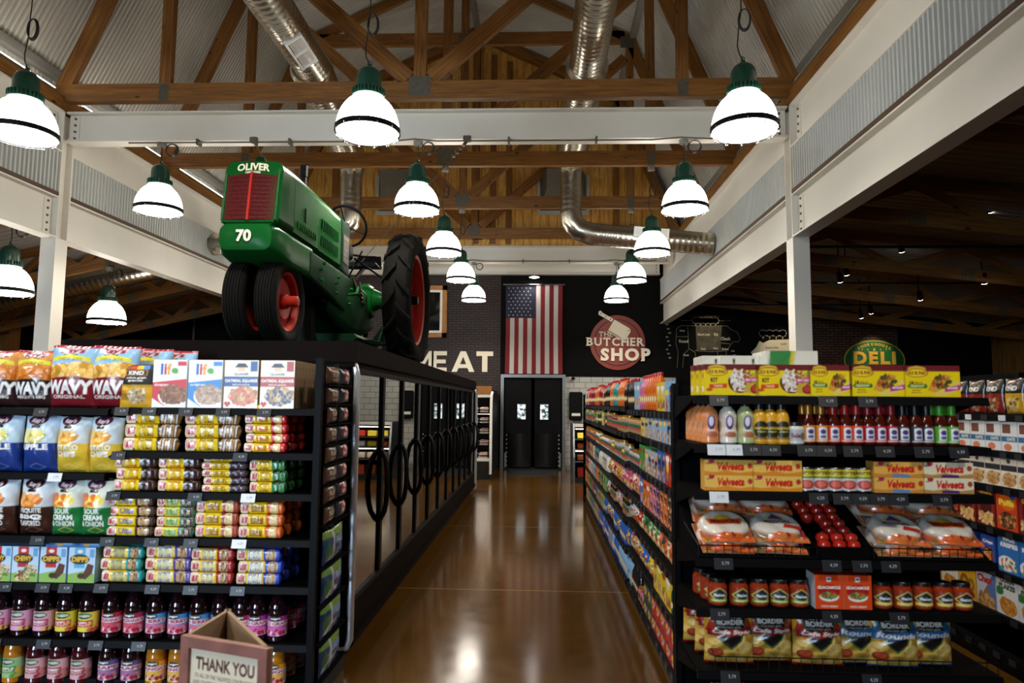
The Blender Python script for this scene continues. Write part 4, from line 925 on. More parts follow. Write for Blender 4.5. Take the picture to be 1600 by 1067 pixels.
# side rack between the shelf end and the freezer
t = thing('side_rack', 'narrow black rack of hanging bags between the cookie shelves and the freezer', 'rack', (0, 0, 0))
for y in (LY+.05, 4.22, 4.47): MB().box(-1.296, y, 0, -1.284, y+.012, 1.93).build('upright', 'shelf_black', t)
for k, z in enumerate([.10, .31, .52, .735]+[.975+.118*i for i in range(8)]): MB().box(-1.29, LY+.03, z-.010, -1.235, 4.50, z-.002).build('shelf', 'shelf_black', t)
MB().box(-1.29, LY+.02, 0, -1.24, 4.50, .08).build('base', 'black_metal', t)
# right shelf end
RY = 3.17
RX = lambda px: at(px, 640, Y=RY).x
ZR = [1.745, 1.523, 1.312, 1.02, .80, .535, .20]
tg = [[RX(1122), RX(1292), RX(1354)], [RX(1118), RX(1145), RX(1172), RX(1202), RX(1257), RX(1287), RX(1328), RX(1378), RX(1438), RX(1492)], [RX(1120), RX(1273), RX(1310), RX(1338), RX(1366), RX(1396), RX(1463)], [RX(1125), RX(1290), RX(1336), RX(1380)], [RX(1118), RX(1288), RX(1390)], [RX(1132), RX(1345)], []]
g_ = gondola('black shelf unit of taco boxes and sauces at the right aisle end', .70, 2.03, RY, RY+.52, 1.80, ZR, tg, {1: (0, 1), 2: (0,)})
# the long two sided run behind it
AX, AY0, AY1 = .80, 3.98, 12.15
run = thing('aisle_shelving', 'long black shelving run full of goods on the right side of the aisle', 'shelving', (0, 0, 0))
ZN = [1.655, 1.45, 1.19, .925, .68, .425, .12]; ZF = [1.675, 1.43, 1.16, .90, .645, .385, .12]; YS = 6.35
MB().box(AX+.50, AY0, 0, AX+.54, AY1, 1.82).build('back_panel', 'shelf_black', run)
for y in (AY0-.03, YS-.015, 8.7, 11.0, AY1-.03): MB().box(AX+.46, y, 0, AX+.50, y+.04, 1.84).build('upright', 'rail_black', run)
for (y, nm) in ((AY0-.06, 'near'), (AY1, 'far')): MB().box(AX-.02, y, 0, AX+.95, y+.03, 1.86).build('end_panel', 'shelf_black', run)
MB().box(AX+.02, AY0, 0, AX+.46, AY1, .09).build('base', 'black_metal', run)
def side_shelves(ya, yb, zs):
    for z in zs:
        s_ = MB().box(AX+.012, ya, z-.022, AX+.46, yb, z-.002).build('shelf', 'shelf_black', run)
        MB().box(AX-.004, ya, z-.046, AX+.010, yb, z-.004).build('price_rail', 'rail_black', s_)
        bm = MB(); n = int((yb-ya)/.17)
        for k in range(n):
            if random.random() < .8: y = ya+.05+k*.17; bm.box(AX-.010, y, z-.048, AX-.005, y+.07, z-.008)
        s2 = bm.build('price_tag', 'tag_dark', s_); s2['kind'] = 'stuff'
side_shelves(AY0, YS-.02, ZN); side_shelves(YS+.03, AY1-.03, ZF)
# wall of cereal beyond the right shelf end
CX = 3.0
t = thing('cereal_shelving', 'dark shelving run of cereal and snacks beyond the right shelf end', 'shelving', (0, 0, 0)); ZC = [1.66, 1.42, 1.19, .915, .645, .37, .12]
MB().box(CX+.45, 2.5, 0, CX+.5, 6.6, 1.95).build('back_panel', 'shelf_black', t)
for y in (2.5, 3.75, 5.0, 6.25): MB().box(CX+.41, y, 0, CX+.45, y+.04, 1.95).build('upright', 'rail_black', t)
MB().box(CX+.02, 2.5, 0, CX+.41, 6.6, .09).build('base', 'black_metal', t)
for z in ZC:
    s_ = MB().box(CX+.012, 2.5, z-.022, CX+.41, 6.6, z-.002).build('shelf', 'shelf_black', t); MB().box(CX-.006, 2.5, z-.046, CX+.01, 6.6, z-.004).build('price_rail', 'rail_black', s_)
    bm = MB()
    for k in range(16): y = 3.9+k*.16+random.uniform(-.02, .02); p = MB().box(CX-.012, y, z-.046, CX-.007, y+.065, z-.010).build('price_tag', 'tag_dark' if z < 1.6 or k % 2 else 'tag_light', s_)
# ================================================================ coolers along the back wall
t = thing('meat_case', 'open lit meat case at the back, left of the black doors', 'meat case', (0, 0, 0))
mx0, mx1, my0, my1 = -6.0, -1.09, 15.35, 17.8
MB().box(mx0, my1-.1, .3, mx1, my1, 2.0).box(mx0, my0+.35, 1.86, mx1, my1, 2.0).box(mx0, my0, 0, mx1, my1-.1, .42).build('body', 'liner_dark', t)
MB().box(mx0, my0-.01, .40, mx1, my0+.04, .46).box(mx0, my0+.32, 1.82, mx1, my0+.37, 1.90).build('bumper', 'off_white', t)
MB().box(mx0, my0+.30, 1.90, mx1, my0+.36, 2.08).build('header', 'window_wood', t)
bm = MB().prism([(my0-.06, .12), (my0-.04, 1.7), (my0+.06, 1.86), (my0+.3, 1.92), (my1, 1.92), (my1, .12)], lambda a, b_, d: (d, a, b_), mx1, mx1+.05); bm.build('end_panel', 'black_metal', t)
MB().tube([(mx1+.02, my0-.065, .12), (mx1+.02, my0-.05, 1.68), (mx1+.02, my0+.05, 1.86), (mx1+.02, my0+.3, 1.935)], .03, 8).build('end_trim', 'off_white', t)
ZM = [.47, .74, 1.0, 1.24, 1.48]
for z in ZM:
    s_ = MB().box(mx0, my0+(.02 if z < .6 else .25), z-.03, mx1-.005, my1-.1, z-.004).build('shelf', 'rail_black', t)
    MB().box(mx0, my0+(.0 if z < .6 else .23), z-.035, mx1-.005, my0+(.02 if z < .6 else .25), z-.0).build('price_rail', 'rail_black' if z > .6 else 'off_white', s_)
MB().box(mx0+.05, my0+.40, 1.835, mx1-.05, my0+.46, 1.858).build('light_tube', 'case_glow', t)
for z in ZM[1:]: MB().box(mx0+.05, my0+.62, z-.045, mx1-.05, my0+.65, z-.032).build('light_tube', 'case_glow', t)
def tray(kind, c):
    g = thing('meat_tray', '', 'meat tray', group='meat trays in the open case')
    MB().add([(-.09, -.12, 0), (.09, -.12, 0), (.09, .12, 0), (-.09, .12, 0), (-.105, -.135, .03), (.105, -.135, .03), (.105, .135, .03), (-.105, .135, .03)], [(0, 3, 2, 1), (0, 1, 5, 4), (1, 2, 6, 5), (2, 3, 7, 6), (3, 0, 4, 7)]).build('tray', 'white_plastic', g)
    bm = MB()
    for k in range(6):
        x, y = random.uniform(-.05, .05), random.uniform(-.06, .06); s0 = len(bm.v); bm.lathe([(0, 0), (.035, .004), (.05, .022), (.035, .042), (0, .05)], 10, 0, (0, 0, .008)); bm.xform(Matrix.Translation((x, y, 0)) @ Matrix.Rotation(random.uniform(0, 3), 4, 'Z') @ Matrix.Scale(1.25, 4, (1, 0, 0)), s0)
    bm.build('meat', kind, g); return g
mat('meat_red', '#9c2b22', .35, noise=.35, nscale=25); mat('meat_pink', '#d08a78', .35, noise=.25, nscale=25); mat('meat_pale', '#d9b49c', .4, noise=.2, nscale=20)
TR = [tray('meat_red', 0), tray('meat_pink', 0), tray('meat_pale', 0)]; usedt = [0, 0, 0]
CN = ['dark red', 'pink', 'pale']
for r_, z in enumerate(ZM):
    for k in range(3):
        for lv in range(2):
            q = (r_+k*2+lv) % 3; o = TR[q] if not usedt[q] else dup(TR[q]); usedt[q] = 1
            o.location = (mx1-.16-.24*k, my0+(.18 if z < .6 else .40)+.01*lv, z+.062*lv); o['label'] = '%s meat tray, %s shelf of the open case, %s from its end, %s one' % (CN[q], ['lowest', 'second', 'middle', 'fourth', 'top'][r_], ordn(k), ['lower', 'upper'][lv])
# low open cooler right of the doors, half hidden by the aisle shelving
t = thing('grab_cooler', 'low open cooler with lit shelves right of the black doors', 'cooler', (0, 0, 0))
gx0, gx1, gy0, gy1 = .74, 4.2, 14.9, 16.3
MB().box(gx0+.04, gy1-.06, 0, gx1, gy1, 1.24).box(gx0+.04, gy0+.2, 1.20, gx1, gy1, 1.24).box(gx0+.04, gy0+.1, 0, gx1, gy1, .10).build('body', 'liner_dark', t)
MB().prism([(gy0, 0), (gy0+.02, .55), (gy0+.16, 1.26), (gy1, 1.26), (gy1, 0)], lambda a, b_, d: (d, a, b_), gx0, gx0+.04).build('end_panel', 'brushed_steel', t)
MB().box(gx0+.04, gy0+.15, 1.19, gx1, gy0+.2, 1.26).build('header', 'off_white', t)
for z in (.46, .72, .94):
    s_ = MB().box(gx0+.04, gy0+.1, z-.025, gx1, gy1-.06, z-.005).build('shelf', 'rail_black', t); MB().box(gx0+.04, gy0+.08, z-.03, gx1, gy0+.1, z).build('price_rail', 'brushed_steel', s_)
    MB().box(gx0+.06, gy0+.16, z+.20, gx1-.05, gy0+.19, z+.215).build('light_tube', 'case_glow', t)
for z in (.46, .72, .94, .10):
    for k in range(5):
        c = random.choice(['#e8dcc8', '#c8582a', '#d9c23a', '#8a4a2a', '#e9e9e4', '#b83224']); h = .12 if z > .2 else .22
        o = tag(MB().cbox(-.1, -.12, 0, .1, .12, h, .012).build('deli_pack', 'print_none' if 'print_none' in MATS else 'off_white'), 'small food pack in the low cooler, %s shelf, %s from the steel end' % ({.46: 'lowest', .72: 'middle', .94: 'top', .10: 'floor'}[z], ordn(k)), 'food pack', 'packs in the low cooler'); o.color = (*lin(c), 1); o.location = (gx0+.2+.26*k, gy0+.34, z)
# ================================================================ thank-you stand close to the camera
t = thing('sign_stand', 'triangular wooden thank you stand in front of the juice shelves', 'sign stand', (0, 0, 0))
A, B_ = at(288, 1013, Y=2.15), at(424, 988, Y=2.05); Cc = at(356, 962, Y=2.42); zt = (A.z+B_.z)/2
A, B_, Cc = Vector((A.x, A.y, 0)), Vector((B_.x, B_.y, 0)), Vector((Cc.x, Cc.y, 0)); H_ = zt
def panel(bm, p, q, th, z0, z1, m=0):
    d = (q-p).normalized(); n = Vector((-d.y, d.x, 0))*th; bm.add([p+Vector((0, 0, z0)), q+Vector((0, 0, z0)), q+n+Vector((0, 0, z0)), p+n+Vector((0, 0, z0)), p+Vector((0, 0, z1)), q+Vector((0, 0, z1)), q+n+Vector((0, 0, z1)), p+n+Vector((0, 0, z1))], [(0, 3, 2, 1), (4, 5, 6, 7), (0, 1, 5, 4), (1, 2, 6, 5), (2, 3, 7, 6), (3, 0, 4, 7)], m)
mat('stand_wood', '#8a5a50', .55, noise=.25, nscale=14); mat('kraft', '#8d7358', .7)
bm = MB(); panel(bm, A, B_, .012, 0, H_-.003); panel(bm, B_, Cc, .012, 0, H_-.003); panel(bm, Cc, A, .012, 0, H_-.003); bm.build('carton_body', 'kraft', t)
d = (B_-A).normalized(); n = Vector((d.y, -d.x, 0)); wd = (B_-A).length
def on(u, z, k): return A+d*u+n*k+Vector((0, 0, z))
bm = MB(); fr_ = .032
for (u0, u1, z0, z1) in ((0, wd, H_-fr_, H_), (0, fr_, .2, H_-fr_), (wd-fr_, wd, .2, H_-fr_), (0, wd, .17, .2)):
    vs = [on(u, z, k) for k in (.0, .016) for u, z in ((u0, z0), (u1, z0), (u1, z1), (u0, z1))]; bm.add(vs, [(3, 2, 1, 0), (4, 5, 6, 7), (0, 1, 5, 4), (1, 2, 6, 5), (2, 3, 7, 6), (3, 0, 4, 7)])
bm.build('frame', 'stand_wood', t)
a_ = Art(150, 190, (wd-2*fr_)/.36, '#e6d8bd')
a_.text('THANK YOU', .5, .875, .105, '#4a1d1a', .035, .84)
for k, s_ in enumerate(['TO ALL OF THE TALENTED CONTRACTORS', 'AND CRAFTSMEN THAT HELPED BRING THIS', 'SPECIAL MEAT MARKET TO LIFE']): a_.text(s_, .5, .775-.055*k, .034, '#4a3a30', .01, [.86, .9, .68][k])
a_.rect(.14, .618, .86, .624, '#b08a70').text('LEAD REFRIGERATION', .5, .565, .034, '#4a3a30', .01, .55)
for k in range(8): a_.rect(.2, .5-.055*k, .8, .512-.055*k, '#b9a48a')
pm = PM(); g2 = a_.grid(); U, V = np.meshgrid(np.linspace(0, 1, g2.shape[1]), np.linspace(0, 1, g2.shape[0]))
P = np.zeros(U.shape+(3,)); 
for i in range(3): P[..., i] = on(0, 0, .004)[i]+d[i]*(fr_+U*(wd-2*fr_))
P[..., 2] = H_-fr_-.36+V*.36
pm.grid(P, g2, False).build('poster', 'print_matte', t)
# ================================================================ the green tractor on the freezer island
TX, TY, TZ = -2.055, 5.0, FZ            # front axle
tr = thing('tractor', 'vintage green row crop tractor with red wheels on top of the freezer island', 'tractor', (TX, TY, TZ))
def wheel(name, x, y, r, wd, rim_r, ribs, par):
    """x is the wheel's centre plane; axle along X"""
    h = wd/2; prof = []
    tp = [(rim_r, -h*.62), (rim_r+.25*(r-rim_r), -h*.92), (rim_r+.6*(r-rim_r), -h), (r-.16*(r-rim_r), -h*.94), (r-.03*(r-rim_r), -h*.72)]
    prof = tp[:]
    if ribs:
        n = 5
        for k in range(n):
            a = -h*.66+k*h*1.32/n; q = h*1.32/n; prof += [(r-.012, a+.02*q), (r, a+.14*q), (r, a+.80*q), (r-.012, a+.92*q)]
    else: prof += [(r-.022, -h*.6), (r-.012, 0), (r-.022, h*.6)]
    prof += [(p, -q) for p, q in reversed(tp)]
    w_ = MB().lathe(prof, 48, 0, (0, 0, 0), 'x', caps=False).build(name, 'rubber', par, sharp=50); w_.location = (x, y, r); return w_
FR = .335
for sg in (-1, 1):
    w_ = wheel('front_tire', sg*.115, 0, FR, .155, .215, True, tr)
    MB().lathe([(.216, -.055), (.222, -.06), (.205, -.05), (.195, -.01), (.195, .01), (.205, .05), (.222, .06), (.216, .055)], 32, 0, (0, 0, 0), 'x', caps=False).lathe([(.0, sg*.012), (.06, sg*.014), (.13, sg*.03), (.196, sg*.0)], 32, 0, (0, 0, 0), 'x').build('rim', 'wheel_red', w_)
    MB().lathe([(.06, sg*.01), (.055, sg*.05), (.042, sg*.06), (.042, sg*.125), (.03, sg*.135), (0, sg*.137)], 20, 0, (0, 0, 0), 'x').build('hub', 'wheel_red', w_)
RR, RYY = .69, 2.28
for sg in (-1, 1):
    w_ = wheel('rear_tire', sg*.63, RYY, RR, .29, .475, False, tr)
    bm = MB(); n = 16
    for k in range(n):
        for s2 in (-1, 1):
            s0 = len(bm.v); x0, x1 = s2*.004, s2*.140
            # chevron lug on the tread, bent round the shoulder
            P = []
            for (x, rr, a) in ((x0, RR-.014, 0), (s2*.07, RR-.010, .13), (x1, RR-.040, .24)):
                for da, dr in ((-.05, 0), (-.034, .036), (.034, .036), (.05, 0)): P.append((x, (rr+dr)*math.sin(-a+da), (rr+dr)*math.cos(-a+da)))
            bm.add(P, [(0, 1, 5, 4), (1, 2, 6, 5), (2, 3, 7, 6), (4, 5, 9, 8), (5, 6, 10, 9), (6, 7, 11, 10), (0, 3, 2, 1), (8, 9, 10, 11)]); bm.xform(Matrix.Rotation(k*2*PI/n+(PI/n if s2 > 0 else 0), 4, 'X'), s0)
    bm.build('tread_lug', 'rubber', w_)
    MB().lathe([(.478, -.095), (.49, -.10), (.455, -.09), (.43, -.03), (.43, .03), (.455, .09), (.49, .10), (.478, .095)], 48, 0, (0, 0, 0), 'x', caps=False).build('rim', 'wheel_red', w_)
    bm = MB()
    for k in range(6):
        a = k*PI/3; s0 = len(bm.v); bm.prism([(-.05, .08), (.05, .08), (.035, .44), (-.035, .44)], lambda a_, b_, d: (d, a_, b_), -sg*.04-.012, -sg*.04+.012); bm.xform(Matrix.Rotation(a, 4, 'X'), s0)
    bm.lathe([(0, -sg*.06), (.14, -sg*.055), (.14, -sg*.03), (0, -sg*.02)], 24, 0, (0, 0, 0), 'x'); bm.build('wheel_disc', 'wheel_red', w_)
    bm = MB()
    for k in range(8): bm.lathe([(0, sg*.0), (.016, -sg*.003), (.018, -sg*.03)], 8, 0, (0, .105*math.cos(k*PI/4), .105*math.sin(k*PI/4)), 'x')
    bm.build('lug_nut', 'wheel_red', w_)
    MB().lathe([(.05, -sg*.05), (.05, sg*.10), (.04, sg*.11), (0, sg*.112)], 16, 0, (0, 0, 0), 'x').build('axle_cap', 'black_metal', w_)
# pedestal and frame
MB().lathe([(.085, .30), (.075, .36), (.07, .52), (.10, .60), (.12, .64)], 20, 0, (0, .0, 0)).tube([(-.2, 0, FR), (.2, 0, FR)], .035, 10).build('front_pedestal', 'tractor_dark_green', tr)
# nose casting under the grille
def loft(bm, secs, m=0, smooth=True):
    n = len(secs[0]); vs = [p for s_ in secs for p in s_]
    fs = [(j*n+k, j*n+(k+1) % n, (j+1)*n+(k+1) % n, (j+1)*n+k) for j in range(len(secs)-1) for k in range(n)]
    fs += [tuple(range(n))[::-1], tuple((len(secs)-1)*n+k for k in range(n))]
    return bm.add(vs, fs, m, None, smooth)
def rsec(y, x, z0, z1, r=.04, n=4, lean=0, zmid=None, flat=False):
    """rounded rectangle section in the XZ plane at depth y"""
    P = []
    for cx, cz, a0 in ((x-r, z0+r, -PI/2), (x-r, z1-r, 0), (-x+r, z1-r, PI/2), (-x+r, z0+r, PI)):
        for k in range(n+1):
            a = a0+k*PI/2/n; px_, pz = cx+r*math.cos(a), cz+r*math.sin(a); P.append((px_, y+lean*(pz-z0), pz))
    return P
bm = loft(MB(), [rsec(-.415, .13, .67, .80, .06), rsec(-.40, .185, .64, .825, .06), rsec(-.32, .215, .61, .83, .05), rsec(-.08, .222, .57, .83, .05), rsec(.35, .225, .58, .83, .04)]); bm.build('nose_casting', 'tractor_green', tr)
letters(MB(), '70', .085, .006, 0, .735, -.424, .035).build('number', 'cream', tr)
# side rails of the frame running back to the gearbox
bm = loft(MB(), [rsec(.30, .23, .57, .80, .03), rsec(.9, .225, .50, .80, .03), rsec(1.4, .21, .42, .80, .03), rsec(1.75, .20, .36, .80, .03)]); bm.build('frame_rail', 'tractor_dark_green', tr)
bm = loft(MB(), [rsec(.95, .17, .40, .60, .05), rsec(1.25, .20, .30, .62, .08), rsec(1.65, .23, .22, .7, .10), rsec(1.95, .24, .24, .78, .10), rsec(2.5, .2, .36, .78, .08)]); bm.build('gearbox', 'tractor_dark_green', tr)
MB().prism([(-.30, .165), (.30, .165), (.34, .20), (.30, .235), (-.30, .235), (-.34, .20)], lambda a, b_, d: (a, d, b_), 1.35, 2.05).build('platform_pan', 'tractor_dark_green', tr)
bm = MB()
for z, x in ((.69, .21), (.60, .215), (.74, .23)): bolts(bm, [(x+.03, .55+.42*k, z-.04*k) for k in range(3)], 'x')
bm.tube([(.24, 1.45, .62), (.29, 1.46, .63), (.29, 1.5, .70)], .018, 8).build('side_fitting', 'tractor_green', tr)
# radiator shell, leaning back
L0 = .13
bm = MB(); sec = []
outer = lambda y, x, z1: rsec(y, x, .82, z1, .075, 6, L0)
bm = loft(bm, [outer(-.36, .195, 1.29), outer(-.345, .212, 1.315), outer(-.22, .218, 1.32)]); bm.build('radiator_shell', 'tractor_green', tr)
def gp(u, z, k): return (u, -.362+L0*(z-.82)+k, z)
bm = MB(); gw, gz0, gz1 = .178, .862, 1.212
bm.add([gp(-gw, gz0, .006), gp(gw, gz0, .006), gp(gw, gz1, .006), gp(-gw, gz1, .006)], [(0, 1, 2, 3)], 1)
for k in range(36):
    u = -gw+.004+k*(2*gw-.008)/35; z1 = gz1-.012*abs(u)/gw
    if abs(u) < .012: continue
    s0 = len(bm.v); c = -.018*(1-abs(u)/gw); vs = [gp(u-.0019, gz0, c-.006), gp(u+.0019, gz0, c-.006), gp(u+.0019, z1, c-.006), gp(u-.0019, z1, c-.006), gp(u-.0019, gz0, .008), gp(u+.0019, gz0, .008), gp(u+.0019, z1, .008), gp(u-.0019, z1, .008)]
    bm.add(vs, [(0, 1, 2, 3), (1, 5, 6, 2), (4, 0, 3, 7), (3, 2, 6, 7)])
for k in range(11):
    z = gz0+.02+k*(gz1-gz0-.04)/10; bm.tube([gp(-gw, z, .0), gp(0, z, -.02), gp(gw, z, .0)], .0022, 5)
bm.build('grille', ['grille_red', 'rail_black'], tr)
MB().beam(gp(0, gz0-.005, -.022), gp(0, gz1+.005, -.022), .016, .02, side=(1, 0, 0)).build('grille_bar', 'wheel_red', tr)
bm = MB(); 
for a, b_ in (((-gw-.012, gz0-.012), (gw+.010, gz0-.010)), ((-gw-.012, gz0), (-gw-.012, gz1)), ((gw+.012, gz0), (gw+.012, gz1))): bm.tube([gp(*a, -.003), gp(*b_, -.003)], .010, 8)
bm.build('grille_frame', 'tractor_green', tr)
s0 = MB(); letters(s0, 'OLIVER', .055, .006, 0, 1.268, 0, .03, 0, .235); letters(s0, 'HART-PARR', .018, .006, 0, 1.226, 0, .01, 0, .11)
for i, p in enumerate(s0.v): x = p[0]; s0.v[i] = (x, p[1]-.363+L0*(p[2]-.82), p[2]-.9*x*x)
s0.build('name_letters', 'cream', tr)
# hood and side panels
def hood_sec(y, x, z0, z1): return rsec(y, x, z0, z1, .07, 5)
bm = loft(MB(), [hood_sec(-.22, .214, .83, 1.318), hood_sec(.0, .216, .83, 1.325), hood_sec(.8, .205, .82, 1.335), hood_sec(1.18, .2, .815, 1.335), hood_sec(1.2, .195, .815, 1.33)]); bm.build('hood', 'tractor_green', tr)
bm = loft(MB(), [hood_sec(1.205, .205, .78, 1.34), hood_sec(1.48, .20, .76, 1.33), hood_sec(1.53, .17, .78, 1.26)]); bm.build('dash_cowl', 'tractor_dark_green', tr)
bm = MB()
for y0, y1, z0, z1 in ((-.06, .50, .85, 1.25), (.53, 1.16, .85, 1.25)):
    vs = [(.2155-.011*(y > .3), y, z) for y, z in ((y0, z0), (y1, z0), (y1, z1), (y0, z1))]
    s0 = len(bm.v); bm.box(.204, y0, z0, .2165 if y0 < .3 else .209, y1, z1)
bm.build('side_panel', 'tractor_green', tr)
bm = MB()
for k in range(9): bm.beam((.217, .02+k*.05, .90), (.217, .02+k*.05, .955), .012, .02, side=(0, 1, 0))
for r_ in range(2):
    for k in range(10): bm.beam((.211, .60+k*.05, .90+.14*r_), (.211, .60+k*.05, .99+.14*r_), .010, .02, side=(0, 1, 0))
bm.build('louvre', 'tractor_green', tr)
MB().cbox(.214, .17, .99, .224, .20, 1.10, .004).build('latch', 'black_metal', tr)
a_ = Art(30, 44, .68, '#0f3418'); a_.text('OLIVER', .5, .88, .12, '#98766a', .03, .9).poly([(.2, .72), (.8, .72), (.8, .5), (.5, .4), (.2, .5)], '#7a3a34').rect(.3, .55, .7, .66, '#0f3418').text('ROW', .5, .3, .1, '#8a7068', .02, .6).text('CROP', .5, .14, .12, '#8a4a40', .03, .8)
pm = PM(); g2 = a_.grid(); U, V = np.meshgrid(np.linspace(0, 1, g2.shape[1]), np.linspace(0, 1, g2.shape[0])); pm.grid(np.stack([0*U+.2085-.004*U, 1.25+U*.2, .90+V*.27], -1), g2, False).build('cowl_decal', 'print_card', tr)
MB().lathe([(.028, 1.3), (.028, 1.50), (.034, 1.505), (.034, 1.60), (.028, 1.605), (.024, 1.60)], 16, 0, (.03, .62, 0)).build('exhaust_stub', 'black_metal', tr)
MB().lathe([(.045, 1.30), (.045, 1.37), (.03, 1.40), (0, 1.405)], 16, 0, (-.03, -.12, 0)).build('radiator_cap', 'tractor_dark_green', tr)
# steering wheel, column
M = Matrix.Translation((.02, 1.95, 1.42)) @ Matrix.Rotation(math.radians(-62), 4, 'X')
sw = MB().tube([(.215*math.cos(k*PI/20), .215*math.sin(k*PI/20), 0) for k in range(40)], .014, 8, closed=True).xform(M).build('steering_wheel', 'black_metal', tr)
bm = MB(); bm.lathe([(0, -.03), (.035, -.03), (.035, .03), (0, .035)], 14)
for k in range(3): a = k*2*PI/3+.4; bm.tube([(0, 0, 0), (.215*math.cos(a), .215*math.sin(a), 0)], .008, 6)
bm.xform(M).build('wheel_spoke', 'black_metal', sw)
MB().tube([(.02, 1.94, 1.42), (.01, 1.5, 1.15)], .018, 8).build('steering_column', 'black_metal', tr)
# rear axle, seat, levers
bm = MB().lathe([(.13, -.25), (.085, -.35), (.075, -.58)], 18, 0, (0, RYY, RR), 'x').lathe([(.13, .25), (.085, .35), (.075, .58)], 18, 0, (0, RYY, RR), 'x').lathe([(.16, -.26), (.2, -.2), (.2, .2), (.16, .26)], 20, 0, (0, RYY, RR-.02), 'x'); bm.build('axle_housing', 'tractor_green', tr)
MB().beam((0, RYY-.05, .85), (.05, RYY+.35, 1.12), .05, .02).build('seat_spring', 'black_metal', tr)
bm = loft(MB(), [[(p[0]+.05, p[1]+RYY+.22, p[2]+1.13) for p in rsec(0, .16, -.02, .03, .02)], [(p[0]+.05, p[1]+RYY+.22, p[2]+1.12) for p in rsec(.12, .19, -.02, .0, .008)], [(p[0]+.05, p[1]+RYY+.22, p[2]+1.16) for p in rsec(.3, .17, -.03, .02, .02)], [(p[0]+.05, p[1]+RYY+.22, p[2]+1.2) for p in rsec(.36, .14, -.02, .1, .02)]]); bm.build('seat', 'black_metal', tr)
bm = MB(); bm.cbox(-.02, 1.62, 1.02, .16, 1.78, 1.17, .02).tube([(.12, 1.75, 1.08), (.22, 1.95, 1.1), (.3, 2.1, 1.13), (.36, 2.15, 1.02)], .012, 6).tube([(.16, 1.8, 1.05), (.45, 2.2, .86), (.55, 2.3, .72)], .012, 6).tube([(.1, 1.7, .8), (.12, 1.72, 1.02)], .02, 8).tube([(.05, 1.85, .78), (.2, 1.95, 1.16)], .010, 6)
for k in range(6): bm.tube([(.15+.02*k, 1.62+.03*k, .50+.04*k), (.21, 1.65+.04*k, .56+.05*k), (.2, 1.8+.03*k, .70)], .011, 6)
bm.build('control_lever', 'black_metal', tr)
bm = MB(); bm.tube([(.2, 1.7, .75), (.24, 1.8, .66), (.22, 1.95, .6)], .03, 8).tube([(.2, 1.62, .82), (.23, 1.68, .72)], .022, 8); bm.cbox(.15, 1.78, .60, .26, 1.90, .72, .02); bm.build('valve_body', 'chrome', tr)
bm = MB(); bm.tube([(.30, 1.5, .2), (.36, 2.1, .22), (.40, RYY+.05, .55)], .014, 6).beam((.15, 1.6, .19), (.38, 2.15, .19), .22, .012); bm.build('drawbar_step', 'tractor_dark_green', tr)
# black display stand under the axle and the frame
for (x, y, z, lab) in ((.42, RYY, RR-.085, 'rear axle'), (-.42, RYY, RR-.085, 'far side of the rear axle'), (.02, .88, .49, 'frame')):
    s_ = thing('support_stand', 'black steel stand holding up the %s of the green tractor' % lab, 'stand', (TX+x, TY+y, TZ), 0, 'stands under the tractor')
    MB().box(-.05, -.05, 0, .05, .05, z-.03).build('post', 'black_metal', s_); MB().box(-.14 if z < .5 else -.07, -.05, z-.03, .14 if z < .5 else .07, .05, z).build('saddle', 'black_metal', s_)
    bm = MB(); bm.beam((0, .0, z*.62), (0 if z < .5 else -.25, .3 if z < .5 else 0, .03), .04, .05)
    if z > .5 and x > 0: bm.beam((-.02, 0, z*.7), (-.30, 0, .02), .04, .05)
    bm.box(-.1, -.1, 0, .1, .1, .012); bm.build('brace', 'black_metal', s_)
# steel cables steadying it from the cross beam
for a, b_, l_ in (((-.93, 8.40, 5.02), (TX+.15, TY+2.0, TZ+1.02), 'running down from the cross beam to the tractor seat'), ((-3.68, 8.40, 5.02), (TX-.1, TY+.4, TZ+1.34), 'running down from the cross beam to the tractor hood')):
    s_ = thing('steel_cable', 'thin steel cable %s' % l_, 'cable', (0, 0, 0), 0, 'cables holding the tractor'); a, b_ = Vector(a), Vector(b_)
    MB().tube([a, b_], .005, 6).build('rope', 'galv_plate', s_); q = (b_-a).normalized()
    bm = MB().cbox(a.x-.05, a.y-.06, a.z-.02, a.x+.05, a.y+.02, a.z+.05, .01).tube([a, a+q*.12], .022, 8)
    for k in range(3): bm.lathe([(.02, -.012), (.02, .012)], 8, 0, a+q*(.2+.09*k), 'z')
    bm.build('beam_clamp', 'galv_plate', s_)
